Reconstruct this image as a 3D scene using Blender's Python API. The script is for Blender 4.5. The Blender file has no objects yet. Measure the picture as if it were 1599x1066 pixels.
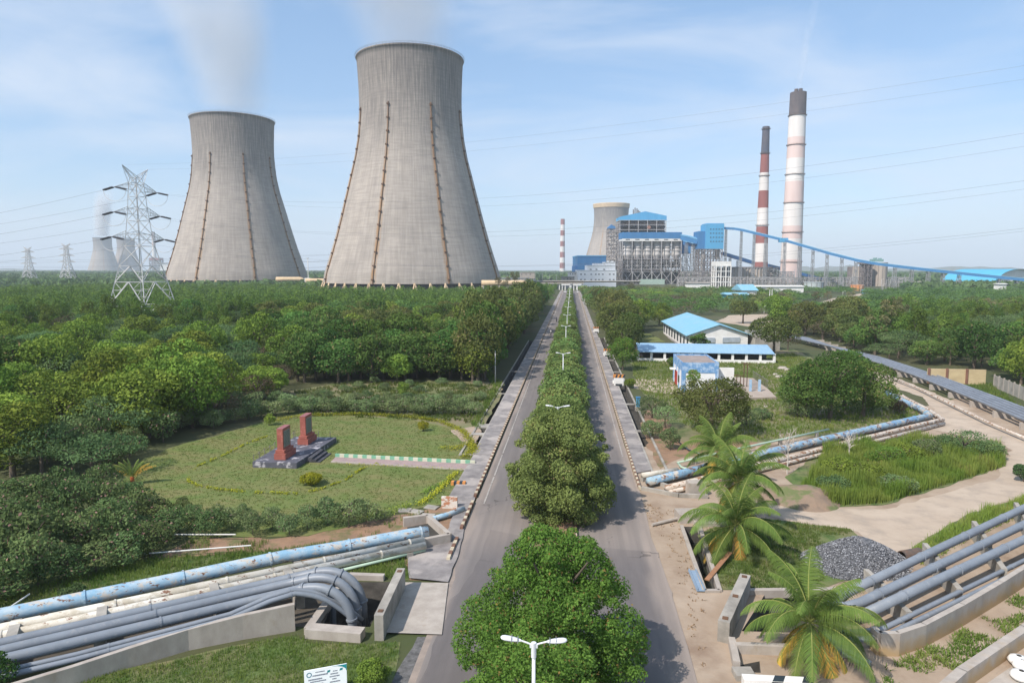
import bpy, math, random
import numpy as np
from mathutils import Vector, Matrix, noise, geometry
R = math.radians
scene = bpy.context.scene
col = scene.collection
# ---------------------------------------------------------------- camera
H = 20.0; F = 1066.0; CX, CY = 799.5, 533.0; HY = 420.0
PITCH = math.atan((CY - HY) / F); YAW = R(4.98)
cam = bpy.data.cameras.new('camera'); camo = bpy.data.objects.new('camera', cam); col.objects.link(camo)
camo.location = (0, 0, H); camo.rotation_euler = (R(90) - PITCH, 0, YAW)
cam.sensor_width = 36; cam.lens = 24.0; cam.clip_start = 0.5; cam.clip_end = 40000
scene.camera = camo
# ---------------------------------------------------------------- world, sun, exposure
SUN_EL = R(47); SUN_PHI = R(48)          # light travels towards +X and +Y
w = bpy.data.worlds.new('World'); scene.world = w; w.use_nodes = True
nt = w.node_tree; N = nt.nodes; L = nt.links; N.clear()
out = N.new('ShaderNodeOutputWorld'); bg = N.new('ShaderNodeBackground'); sky = N.new('ShaderNodeTexSky')
sky.sky_type = 'NISHITA'; sky.sun_disc = False; sky.sun_elevation = SUN_EL
sd = Vector((-math.cos(SUN_PHI), -math.sin(SUN_PHI)))      # horizontal direction TO the sun
sky.sun_rotation = math.atan2(sd.x, sd.y)
sky.altitude = 0; sky.air_density = 1.0; sky.dust_density = 0.7; sky.ozone_density = 2.2
tc = N.new('ShaderNodeTexCoord'); mp = N.new('ShaderNodeMapping'); mp.inputs['Scale'].default_value = (1.3, 2.4, 6.5)
mp.inputs['Rotation'].default_value = (0.22, 0.12, 0.5)
n1 = N.new('ShaderNodeTexNoise'); n1.inputs['Scale'].default_value = 1.5; n1.inputs['Detail'].default_value = 9; n1.inputs['Roughness'].default_value = .56; n1.inputs['Distortion'].default_value = .5
cr = N.new('ShaderNodeValToRGB'); cr.color_ramp.elements[0].position = .40; cr.color_ramp.elements[0].color = (0, 0, 0, 1); cr.color_ramp.elements[1].position = .76; cr.color_ramp.elements[1].color = (1, 1, 1, 1)
mx = N.new('ShaderNodeMix'); mx.data_type = 'RGBA'; mx.inputs[7].default_value = (3.4, 3.75, 4.3, 1)
mul = N.new('ShaderNodeMath'); mul.operation = 'MULTIPLY'; mul.inputs[1].default_value = .9
L.new(tc.outputs['Generated'], mp.inputs[0]); L.new(mp.outputs[0], n1.inputs['Vector']); L.new(n1.outputs[0], cr.inputs[0])
mk = N.new('ShaderNodeMix'); mk.data_type = 'RGBA'; mk.inputs[0].default_value = .5; mk.inputs[7].default_value = (.80, 1.62, 2.75, 1)   # milky veil of the hazy sky
L.new(sky.outputs[0], mk.inputs[6]); L.new(cr.outputs[0], mul.inputs[0]); L.new(mul.outputs[0], mx.inputs[0]); L.new(mk.outputs[2], mx.inputs[6])
L.new(mx.outputs[2], bg.inputs[0]); bg.inputs[1].default_value = 0.135; L.new(bg.outputs[0], out.inputs[0])
sl = bpy.data.lights.new('sun', 'SUN'); sl.energy = 3.3; sl.angle = R(.6); sl.color = (1, .93, .86)
so = bpy.data.objects.new('sun', sl); col.objects.link(so)
ldir = Vector((math.cos(SUN_EL) * math.cos(SUN_PHI), math.cos(SUN_EL) * math.sin(SUN_PHI), -math.sin(SUN_EL)))
so.rotation_euler = ldir.to_track_quat('-Z', 'Y').to_euler(); so.location = (0, 0, 600)
scene.view_settings.view_transform = 'Standard'; scene.view_settings.look = 'None'
scene.view_settings.exposure = 0.8; scene.view_settings.gamma = 1
scene.cycles.max_bounces = 6; scene.cycles.diffuse_bounces = 3; scene.cycles.glossy_bounces = 2
scene.cycles.transmission_bounces = 3; scene.cycles.volume_bounces = 1; scene.cycles.transparent_max_bounces = 6
scene.cycles.use_denoising = True
scene.cycles.volume_max_steps = 96
# ---------------------------------------------------------------- pixel <-> place (photograph pixels, 1599 x 1066)
RM = camo.rotation_euler.to_matrix()
def ray(px, py): return RM @ Vector(((px - CX) / F, -(py - CY) / F, -1.0))
def P(px, py, z=0.0):
    d = ray(px, py); t = (z - H) / d.z
    return Vector((d.x * t, d.y * t, z))
def Q(px, py, D): return Vector((0, 0, H)) + ray(px, py) * D      # D = depth along the camera axis
RI = RM.transposed()
def proj(p):
    v = RI @ (Vector(p) - Vector((0, 0, H)))
    if v.z > -1e-3: return None
    return (CX + F * v.x / -v.z, CY - F * v.y / -v.z, -v.z)
def gz(px, D):                                                    # ground point in pixel column px at depth D
    y = CY; 
    fwd = RM @ Vector((0, 0, -1)); rt = RM @ Vector((1, 0, 0)); up = RM @ Vector((0, 1, 0))
    b = fwd * D + rt * ((px - CX) / F * D); v = (-H - b.z) / up.z
    p = b + up * v; return Vector((p.x, p.y, 0))
rt = Vector((math.cos(YAW), math.sin(YAW), 0)); fw = Vector((-math.sin(YAW), math.cos(YAW), 0))
def A(px, py, Y):                         # point at horizontal distance Y seen through a pixel
    d = ray(px, py); return Vector((0, 0, H)) + d * (Y / d.dot(fw))
def zat(py, Y, px=900): return A(px, py, Y).z
def inpoly(x, y, poly):
    c = False; n = len(poly); j = n - 1
    for i in range(n):
        xi, yi = poly[i][0], poly[i][1]; xj, yj = poly[j][0], poly[j][1]
        if (yi > y) != (yj > y) and x < (xj - xi) * (y - yi) / (yj - yi) + xi: c = not c
        j = i
    return c
# ---------------------------------------------------------------- materials
MATS = {}
def newmat(name):
    m = bpy.data.materials.new(name); m.use_nodes = True
    return m, m.node_tree.nodes, m.node_tree.links, m.node_tree.nodes['Principled BSDF']
def c4(c): return (c[0], c[1], c[2], 1)
def mat(name, c1, c2=None, scale=1.0, rough=.8, metal=0.0, lo=.35, hi=.65, bump=0.0, c3=None, s3=.1, lo3=.5, hi3=.6, stretch=(1, 1, 1), detail=6, bscale=None, spec=.3):
    if name in MATS: return MATS[name]
    m, N, L, b = newmat(name)
    b.inputs['Roughness'].default_value = rough; b.inputs['Metallic'].default_value = metal
    b.inputs['Specular IOR Level'].default_value = spec
    geo = N.new('ShaderNodeNewGeometry'); mp = N.new('ShaderNodeMapping'); mp.inputs['Scale'].default_value = stretch
    L.new(geo.outputs['Position'], mp.inputs[0])
    def nz(s, lo, hi):
        n = N.new('ShaderNodeTexNoise'); n.inputs['Scale'].default_value = s; n.inputs['Detail'].default_value = detail; n.inputs['Roughness'].default_value = .62
        L.new(mp.outputs[0], n.inputs['Vector'])
        r = N.new('ShaderNodeMapRange'); r.inputs[1].default_value = lo; r.inputs[2].default_value = hi
        L.new(n.outputs[0], r.inputs[0]); return r.outputs[0]
    if c2 is None: c2 = tuple(x * .75 for x in c1)
    f = nz(scale, lo, hi); x = N.new('ShaderNodeMix'); x.data_type = 'RGBA'
    x.inputs[6].default_value = c4(c1); x.inputs[7].default_value = c4(c2); L.new(f, x.inputs[0]); res = x.outputs[2]
    if c3:
        f3 = nz(s3, lo3, hi3); y = N.new('ShaderNodeMix'); y.data_type = 'RGBA'; L.new(f3, y.inputs[0]); L.new(res, y.inputs[6]); y.inputs[7].default_value = c4(c3); res = y.outputs[2]
    L.new(res, b.inputs['Base Color'])
    if bump:
        bn = N.new('ShaderNodeTexNoise'); bn.inputs['Scale'].default_value = bscale or scale * 3; bn.inputs['Detail'].default_value = 5; L.new(mp.outputs[0], bn.inputs['Vector'])
        bu = N.new('ShaderNodeBump'); bu.inputs['Strength'].default_value = .6; bu.inputs['Distance'].default_value = bump; L.new(bn.outputs[0], bu.inputs['Height']); L.new(bu.outputs[0], b.inputs['Normal'])
    MATS[name] = m; return m
def leafmat(name, ca, cb, cc=None, trans=.25, pc=.93, hue=.12):
    """foliage: per-leaf 'tint' picks between two greens, a few leaves take a third colour, each plant varies a little"""
    if name in MATS: return MATS[name]
    g_ = lambda c: (c[0] * 1.5, c[1] * 1.45, c[2] * 1.7) if c and 'green' in name or 'olive' in name or 'shrub' in name or 'plant' in name or 'median' in name or 'mango' in name else c
    ca = g_(ca); cb = g_(cb); cc = g_(cc) if cc else None
    m, N, L, b = newmat(name); N.remove(b); o = N['Material Output']
    at = N.new('ShaderNodeAttribute'); at.attribute_name = 'tint'
    oi = N.new('ShaderNodeObjectInfo')
    r = N.new('ShaderNodeValToRGB'); e = r.color_ramp.elements
    e[0].position = .0; e[0].color = c4(ca); e[1].position = .85; e[1].color = c4(cb)
    if cc: k = e.new(pc); k.color = c4(cb); k2 = e.new(min(.999, pc + .03)); k2.color = c4(cc)
    L.new(at.outputs['Fac'], r.inputs[0])
    hs = N.new('ShaderNodeHueSaturation')
    a1 = N.new('ShaderNodeMapRange'); a1.inputs[3].default_value = .5 - hue * .25; a1.inputs[4].default_value = .5 + hue * .12; L.new(oi.outputs['Random'], a1.inputs[0]); L.new(a1.outputs[0], hs.inputs['Hue'])
    mu = N.new('ShaderNodeMath'); mu.operation = 'MULTIPLY'; mu.inputs[1].default_value = 7.31; L.new(oi.outputs['Random'], mu.inputs[0])
    fr = N.new('ShaderNodeMath'); fr.operation = 'FRACT'; L.new(mu.outputs[0], fr.inputs[0])
    a2 = N.new('ShaderNodeMapRange'); a2.inputs[3].default_value = .72; a2.inputs[4].default_value = 1.25; L.new(fr.outputs[0], a2.inputs[0]); L.new(a2.outputs[0], hs.inputs['Value'])
    L.new(r.outputs[0], hs.inputs['Color'])
    d = N.new('ShaderNodeBsdfDiffuse'); t = N.new('ShaderNodeBsdfTranslucent'); x = N.new('ShaderNodeMixShader'); x.inputs[0].default_value = trans
    L.new(hs.outputs[0], d.inputs[0]); L.new(hs.outputs[0], t.inputs[0]); L.new(d.outputs[0], x.inputs[1]); L.new(t.outputs[0], x.inputs[2]); L.new(x.outputs[0], o.inputs[0])
    MATS[name] = m; return m
# ---------------------------------------------------------------- mesh building
def tag(o, label=None, cat=None, group=None, kind=None):
    if label: o['label'] = label
    if cat: o['category'] = cat
    if group: o['group'] = group
    if kind: o['kind'] = kind
    return o
def empty(name, loc=(0, 0, 0), label=None, cat=None, group=None, rz=0):
    o = bpy.data.objects.new(name, None); col.objects.link(o); o.location = loc; o.rotation_euler = (0, 0, rz); o.empty_display_size = .3
    return tag(o, label, cat, group)
class MB:
    def __init__(s): s.v = []; s.f = []; s.m = []; s.k = 0
    def mat(s, k): s.k = k; return s
    def add(s, vs, fs):
        b = len(s.v); s.v += [tuple(v) for v in vs]; s.f += [tuple(b + i for i in f) for f in fs]; s.m += [s.k] * len(fs); return s
    def box(s, c, d, rz=0.0, taper=1.0):
        hx, hy, hz = d[0] / 2, d[1] / 2, d[2] / 2; ca, sa = math.cos(rz), math.sin(rz); vs = []
        for z in (-hz, hz):
            t = taper if z > 0 else 1
            for x, y in ((-hx, -hy), (hx, -hy), (hx, hy), (-hx, hy)):
                x *= t; y *= t; vs.append((c[0] + x * ca - y * sa, c[1] + x * sa + y * ca, c[2] + z))
        return s.add(vs, [(0, 3, 2, 1), (4, 5, 6, 7), (0, 1, 5, 4), (1, 2, 6, 5), (2, 3, 7, 6), (3, 0, 4, 7)])
    def cyl(s, p0, p1, r0, r1=None, n=10, caps=True):
        p0 = Vector(p0); p1 = Vector(p1); r1 = r0 if r1 is None else r1; d = (p1 - p0)
        if d.length < 1e-6: return s
        d.normalize(); u = d.orthogonal().normalized(); w_ = d.cross(u); vs = []
        for p, r in ((p0, r0), (p1, r1)):
            for i in range(n):
                a = 2 * math.pi * i / n; vs.append(p + (u * math.cos(a) + w_ * math.sin(a)) * r)
        fs = [(i, (i + 1) % n, n + (i + 1) % n, n + i) for i in range(n)]
        if caps: fs += [tuple(range(n - 1, -1, -1)), tuple(range(n, 2 * n))]
        return s.add(vs, fs)
    def beam(s, p0, p1, w, h=None):
        p0 = Vector(p0); p1 = Vector(p1); h = w if h is None else h; d = (p1 - p0)
        if d.length < 1e-6: return s
        d.normalize(); u = d.cross(Vector((0, 0, 1)))
        if u.length < 1e-3: u = Vector((1, 0, 0))
        u.normalize(); q = u.cross(d); vs = []
        for p in (p0, p1):
            for a, b in ((-1, -1), (1, -1), (1, 1), (-1, 1)): vs.append(p + u * a * w / 2 + q * b * h / 2)
        return s.add(vs, [(0, 3, 2, 1), (4, 5, 6, 7), (0, 1, 5, 4), (1, 2, 6, 5), (2, 3, 7, 6), (3, 0, 4, 7)])
    def tube(s, path, r, n=10, rs=None, caps=True):
        path = [Vector(p) for p in path]; m = len(path); u = None; vs = []
        for i, p in enumerate(path):
            d = (path[min(i + 1, m - 1)] - path[max(i - 1, 0)]).normalized()
            u = d.orthogonal().normalized() if u is None else (u - d * u.dot(d)).normalized()
            w_ = d.cross(u); rr = rs[i] if rs else r
            for k in range(n):
                a = 2 * math.pi * k / n; vs.append(p + (u * math.cos(a) + w_ * math.sin(a)) * rr)
        fs = []
        for i in range(m - 1):
            for k in range(n): fs.append((i * n + k, i * n + (k + 1) % n, (i + 1) * n + (k + 1) % n, (i + 1) * n + k))
        if caps: fs += [tuple(range(n - 1, -1, -1)), tuple(range((m - 1) * n, m * n))]
        return s.add(vs, fs)
    def lathe(s, prof, n=32, c=(0, 0, 0), a0=0, a1=2 * math.pi, close=True):
        vs = []; full = abs(a1 - a0 - 2 * math.pi) < 1e-6; k = n if full else n + 1
        for r, z in prof:
            for i in range(k):
                a = a0 + (a1 - a0) * i / n; vs.append((c[0] + r * math.cos(a), c[1] + r * math.sin(a), c[2] + z))
        fs = []
        for j in range(len(prof) - 1):
            for i in range(n): fs.append((j * k + i, j * k + (i + 1) % k, (j + 1) * k + (i + 1) % k, (j + 1) * k + i))
        return s.add(vs, fs)
    def prism(s, pts, z0, z1):
        a = sum(pts[i][0] * pts[(i + 1) % len(pts)][1] - pts[(i + 1) % len(pts)][0] * pts[i][1] for i in range(len(pts)))
        if a < 0: pts = pts[::-1]
        n = len(pts); vs = [(p[0], p[1], z0) for p in pts] + [(p[0], p[1], z1) for p in pts]
        return s.add(vs, [tuple(range(n - 1, -1, -1)), tuple(range(n, 2 * n))] + [(i, (i + 1) % n, n + (i + 1) % n, n + i) for i in range(n)])
    def quad(s, a, b, c, d): return s.add([a, b, c, d], [(0, 1, 2, 3)])
    def build(s, name, mats, parent=None, smooth=False, origin=None, local=False):
        me = bpy.data.meshes.new(name); off = Vector((0, 0, 0))
        if not local:
            if parent is not None:
                off = Vector(parent.location)
                if parent.parent: off = off + Vector(parent.parent.location)
            elif origin is None and s.v:
                A = np.array(s.v); off = Vector(((A[:, 0].min() + A[:, 0].max()) / 2, (A[:, 1].min() + A[:, 1].max()) / 2, A[:, 2].min()))
            elif origin is not None: off = Vector(origin)
        me.from_pydata([(v[0] - off.x, v[1] - off.y, v[2] - off.z) for v in s.v], [], s.f)
        if not isinstance(mats, (list, tuple)): mats = [mats]
        for m in mats: me.materials.append(m)
        if len(mats) > 1: me.polygons.foreach_set('material_index', s.m)
        if smooth: me.polygons.foreach_set('use_smooth', [True] * len(s.f))
        me.update(); o = bpy.data.objects.new(name, me); col.objects.link(o)
        if parent is not None: o.parent = parent
        elif not local: o.location = off
        return o
def kids(o): return [c for c in o.children]
def copy_tree(o, parent=None):
    c = o.copy(); col.objects.link(c); c.parent = parent
    for ch in kids(o): copy_tree(ch, c)
    return c
# fast leaf geometry ------------------------------------------------------
def leaf_arrays(pts, nrm, size, rng, asp=.55, tint=None, flat=None):
    n = len(pts); t = rng.normal(size=(n, 3)); u = np.cross(nrm, t); u /= np.linalg.norm(u, axis=1)[:, None] + 1e-9
    v = np.cross(nrm, u); v /= np.linalg.norm(v, axis=1)[:, None] + 1e-9; s = (np.asarray(size) * np.ones(n))[:, None]
    V = np.empty((n, 4, 3)); V[:, 0] = pts + u * s; V[:, 1] = pts + v * s * asp; V[:, 2] = pts - u * s; V[:, 3] = pts - v * s * asp
    return V.reshape(-1, 3), (rng.random(n) if tint is None else tint)
def quads_mesh(name, V, tint, mats, parent=None, loc=(0, 0, 0)):
    n = len(V) // 4; me = bpy.data.meshes.new(name)
    me.vertices.add(4 * n); me.vertices.foreach_set('co', np.ascontiguousarray(V, dtype=np.float32).ravel())
    me.loops.add(4 * n); me.loops.foreach_set('vertex_index', np.arange(4 * n, dtype=np.int32))
    me.polygons.add(n); me.polygons.foreach_set('loop_start', np.arange(0, 4 * n, 4, dtype=np.int32)); me.polygons.foreach_set('loop_total', np.full(n, 4, dtype=np.int32))
    me.update(calc_edges=True)
    a = me.attributes.new('tint', 'FLOAT', 'FACE'); a.data.foreach_set('value', np.asarray(tint, dtype=np.float32))
    me.materials.append(mats); o = bpy.data.objects.new(name, me); col.objects.link(o); o.parent = parent; o.location = loc
    return o
def crown_arrays(lobes, n, leaf, rng, shell=.3, rnd=.55, asp=.55, under=.5):
    lb = np.array(lobes, float); wgt = (lb[:, 3] * lb[:, 4] + lb[:, 3] * lb[:, 5]); wgt /= wgt.sum()
    k = rng.choice(len(lb), size=int(n * 1.7), p=wgt); d = rng.normal(size=(len(k), 3)); d /= np.linalg.norm(d, axis=1)[:, None]
    d[:, 2] = np.where((d[:, 2] < 0) & (rng.random(len(k)) > under), -d[:, 2], d[:, 2])
    r = 1 - shell * rng.random(len(k)) ** 1.6; r += rng.normal(size=len(k)) * .05
    p = lb[k, :3] + d * r[:, None] * lb[k, 3:6]
    keep = np.ones(len(k), bool)
    for j in range(len(lb)):
        q = (p - lb[j, :3]) / lb[j, 3:6]; keep &= ~((np.sum(q * q, axis=1) < .55) & (k != j))
    p = p[keep][:n]; d = d[keep][:n]; k = k[keep][:n]
    nr = d + rng.normal(size=d.shape) * rnd; nr /= np.linalg.norm(nr, axis=1)[:, None] + 1e-9
    lt = rng.random(len(lb)); tint = np.clip(.55 * lt[k] + .25 * rng.random(len(k)) + .2 * rng.random(len(k)), 0, .9)
    tint = np.where(rng.random(len(k)) > .965, .99, tint)
    return leaf_arrays(p, nr, leaf * (.7 + .6 * rng.random(len(k))), rng, asp, tint)
def lobes_round(R_, Hh, n, rng, lobe=.42, zb=.35, flat=1.0):
    out = [(0, 0, Hh * (zb + 1) / 2, R_ * .62, R_ * .62, Hh * (1 - zb) / 2 * .82)]
    for i in range(n):
        a = rng.random() * 2 * math.pi; e = math.asin(rng.random() ** .8 * .98) if i % 4 else -.3 * rng.random()
        rr = R_ * lobe * (.7 + .6 * rng.random()); cz = Hh * (zb + 1) / 2; hz = Hh * (1 - zb) / 2
        out.append(((R_ - rr) * math.cos(e) * math.cos(a), (R_ - rr) * math.cos(e) * math.sin(a), cz + (hz - rr * .6) * math.sin(e), rr, rr, rr * .8 * flat))
    return out
def trunk_mb(hh, r, rng, spread, nb=4, lean=0.0):
    mb = MB(); fork = hh * .45; top = Vector((lean, 0, fork))
    mb.tube([(0, 0, -.15), (lean * .3, 0, fork * .5), top], r, 7, rs=[r * 1.35, r, r * .8], caps=False)
    for i in range(nb):
        a = 2 * math.pi * (i + rng.random() * .5) / nb; e = top + Vector((math.cos(a) * spread, math.sin(a) * spread, hh * (.3 + .15 * rng.random())))
        mb.tube([top - Vector((0, 0, r)), top.lerp(e, .5) + Vector((0, 0, hh * .03)), e], r, 5, rs=[r * .65, r * .45, r * .18], caps=False)
    return mb
# ================================================================ SETTING
rng0 = np.random.default_rng(7); random.seed(11)
concrete = mat('concrete', (.40, .37, .32), (.27, .25, .22), .9, .9, bump=.02, c3=(.18, .165, .14), s3=.35, lo3=.52, hi3=.72)
concrete_pale = mat('pale_concrete', (.42, .375, .325), (.33, .29, .25), 1.2, .9, bump=.015, c3=(.28, .22, .15), s3=.8, lo3=.58, hi3=.8, stretch=(1, 1, .5))
slab_grey = mat('slab_grey', (.29, .265, .25), (.17, .155, .15), .7, .95, bump=.02, c3=(.38, .34, .31), s3=.25, lo3=.5, hi3=.62)
asphalt = mat('asphalt', (.185, .165, .155), (.15, .135, .128), .18, .92, bump=.01, bscale=14, c3=(.215, .19, .175), s3=.6, lo3=.45, hi3=.75, stretch=(1, .16, 1))
asphalt_old = mat('asphalt_dark', (.145, .130, .126), (.12, .108, .105), .25, .92, bump=.01, bscale=14, c3=(.17, .152, .145), s3=.7, lo3=.45, hi3=.75, stretch=(1, .2, 1))
dust = mat('road_dust', (.32, .26, .215), (.24, .20, .17), 1.4, .95, bump=.02)
sand = mat('sand', (.38, .30, .225), (.30, .225, .16), .32, .95, bump=.06, bscale=2.2, c3=(.24, .17, .12), s3=.16, lo3=.52, hi3=.68)
track = mat('dirt_track', (.46, .375, .29), (.38, .30, .225), .25, .95, bump=.04, bscale=1.5, c3=(.33, .275, .22), s3=.5, lo3=.5, hi3=.7)
earth = mat('red_earth', (.30, .185, .115), (.22, .14, .09), .8, .95, bump=.08, c3=(.12, .13, .05), s3=.5, lo3=.52, hi3=.66)
lawnm = mat('lawn', (.115, .155, .038), (.175, .165, .062), .22, .95, lo=.38, hi=.64, bump=.05, bscale=5, c3=(.085, .14, .028), s3=.9, lo3=.54, hi3=.72, stretch=(1, 1.5, 1))
grassm = mat('grass', (.10, .15, .04), (.18, .16, .08), .3, .95, bump=.08, bscale=4, c3=(.055, .10, .022), s3=.8, lo3=.48, hi3=.66)
fieldm = mat('field_grass', (.14, .165, .06), (.22, .175, .11), .11, .95, bump=.08, bscale=3, c3=(.07, .105, .03), s3=.25, lo3=.5, hi3=.66)
groundm = mat('ground_scrub', (.055, .075, .025), (.085, .080, .038), .03, .95, bump=.1, bscale=1, c3=(.15, .12, .08), s3=.012, lo3=.6, hi3=.72)
waterm = mat('drain_water', (.03, .035, .025), (.02, .024, .018), .5, .15, spec=.5)
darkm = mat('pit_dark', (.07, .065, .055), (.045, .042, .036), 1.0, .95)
white = mat('white_paint', (.78, .77, .73), (.66, .64, .60), .6, .7)
white_line = mat('road_paint', (.42, .39, .35), (.25, .225, .205), 2.0, .8)
kerb_cream = mat('kerb_cream', (.60, .52, .38), (.40, .34, .25), 2.0, .85)
kerb_red = mat('kerb_terracotta', (.22, .115, .075), (.13, .075, .055), 2.0, .85)

# holes in the ground (pits and drains), as world polygons
def pix(l, z=0): return [tuple(P(x, y, z)[:2]) for x, y in l]
HOLES = {
 'pit_left': pix([(470, 978), (545, 908), (612, 908), (578, 978)]),
 'drain_near': pix([(1064, 822), (1092, 822), (1124, 924), (1100, 924)]),
 'pit_right': pix([(1158, 985), (1196, 925), (1330, 925), (1320, 990)]),
 'box_right': pix([(1145, 1040), (1186, 1032), (1188, 1050), (1147, 1048)]),
 'drain_right': [(8.25, 68), (9.45, 66), (9.45, 200), (8.25, 200)],
 'drain_left_a': [(-11.7, 66.5), (-10.5, 66.5 + 5.2), (-10.5, 80), (-11.7, 80)],
 'drain_left_b': [(-11.7, 81.2), (-10.5, 81.2), (-10.5, 84), (-11.7, 84)],
 'drain_left_c': [(-11.7, 86), (-10.5, 86), (-10.5, 190), (-11.7, 190)],
}
HOLES['drain_left_a'] = [(-11.7, 71.8), (-10.5, 71.8), (-10.5, 80), (-11.7, 80)]
def rough_edge(poly, step, amp, seed=0):
    out = []
    for i in range(len(poly)):
        a = Vector(poly[i][:2]); b = Vector(poly[(i + 1) % len(poly)][:2]); n = max(1, int((b - a).length / step)); t = (b - a).normalized() if (b - a).length > 0 else Vector((1, 0)); nn = Vector((-t.y, t.x))
        for k in range(n):
            p = a.lerp(b, k / n); o = noise.noise(Vector((p.x * .45, p.y * .45, seed))) * amp + noise.noise(Vector((p.x * 2.1, p.y * 2.1, seed + 9))) * amp * .4
            out.append(tuple(p + nn * o))
    return out
def sheet(name, poly, z, m, kind='structure', edge=None, seed=0):
    if edge: poly = rough_edge(poly, edge[0], edge[1], seed)
    hs = [h for h in HOLES.values() if all(inpoly(x, y, poly) for x, y in h)]
    loops = [[Vector((x, y, 0)) for x, y in poly]] + [[Vector((x, y, 0)) for x, y in h] for h in hs]
    flat = [v for l in loops for v in l]
    tris = geometry.tessellate_polygon(loops)
    mb = MB(); mb.add([(v.x, v.y, z) for v in flat], [tuple(t) for t in tris])
    o = mb.build(name, m, origin=(0, 0, 0))
    for p in o.data.polygons:
        if p.normal.z < 0: p.flip()
    tag(o, kind=kind); return o
G = 14000
sheet('ground', [(-G, -600), (G, -600), (G, G), (-G, G)], 0, groundm)
tag(bpy.data.objects['ground'], 'dull green brown scrub ground reaching to the horizon')
# hole walls and floors
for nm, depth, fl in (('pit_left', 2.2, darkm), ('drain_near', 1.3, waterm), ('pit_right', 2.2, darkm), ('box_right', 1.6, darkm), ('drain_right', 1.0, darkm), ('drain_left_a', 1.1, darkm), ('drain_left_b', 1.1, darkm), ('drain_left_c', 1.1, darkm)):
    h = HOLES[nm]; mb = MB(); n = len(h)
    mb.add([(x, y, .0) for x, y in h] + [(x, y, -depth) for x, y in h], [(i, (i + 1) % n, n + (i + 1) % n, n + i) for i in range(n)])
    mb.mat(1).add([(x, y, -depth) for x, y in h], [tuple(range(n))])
    tag(mb.build('pit_walls' if 'pit' in nm or 'box' in nm else 'drain_channel', [mat('shade_dark_concrete', (.14, .13, .115), (.06, .056, .05), .9, .95), fl]), kind='structure')  # wall concrete coloured darker to paint in the shadow down the holes
# ---- roads
YF = 640.0
RX0, RX1 = -8.05, 6.15; MX0, MX1 = -2.75, .55
def strip(name, pts_l, pts_r, z, m):
    mb = MB(); n = len(pts_l); mb.add([(x, y, z) for x, y in pts_l] + [(x, y, z) for x, y in pts_r], [(i, n + i, n + i + 1, i + 1) for i in range(n - 1)])
    return tag(mb.build(name, m, origin=(0, 0, 0)), kind='structure')
ys = [0, 15, 25, 30, 34, 38, 42, 46, 50, 55, 60, 66, 75] + list(range(85, 640, 20)) + [YF]
def wig(x, y, a, s): return x + (noise.noise(Vector((y * .35, s, 0))) * a if y < 66 else 0)
sheet_sh = strip('road', [(wig(-7.4 if y < 45 else RX0, y, .18, 1), y) for y in ys], [(wig(6.3 if y < 62 else RX1, y, .35, 4), y) for y in ys], .05, asphalt)
sheet_sh['label'] = 'straight two carriageway asphalt road with planted median'
tag(sheet('road_patch', rough_edge([(.9, 20), (6.2, 20), (6.3, 47.3), (.7, 47.8)], 1, .25), .055, asphalt_old))
tag(sheet('road_patch', rough_edge([(-7.3, 15), (-2.9, 15), (-3.2, 49.5), (-6.1, 50.5), (-6.3, 44), (-7.2, 37)], 1, .4), .055, asphalt_old))
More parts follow.
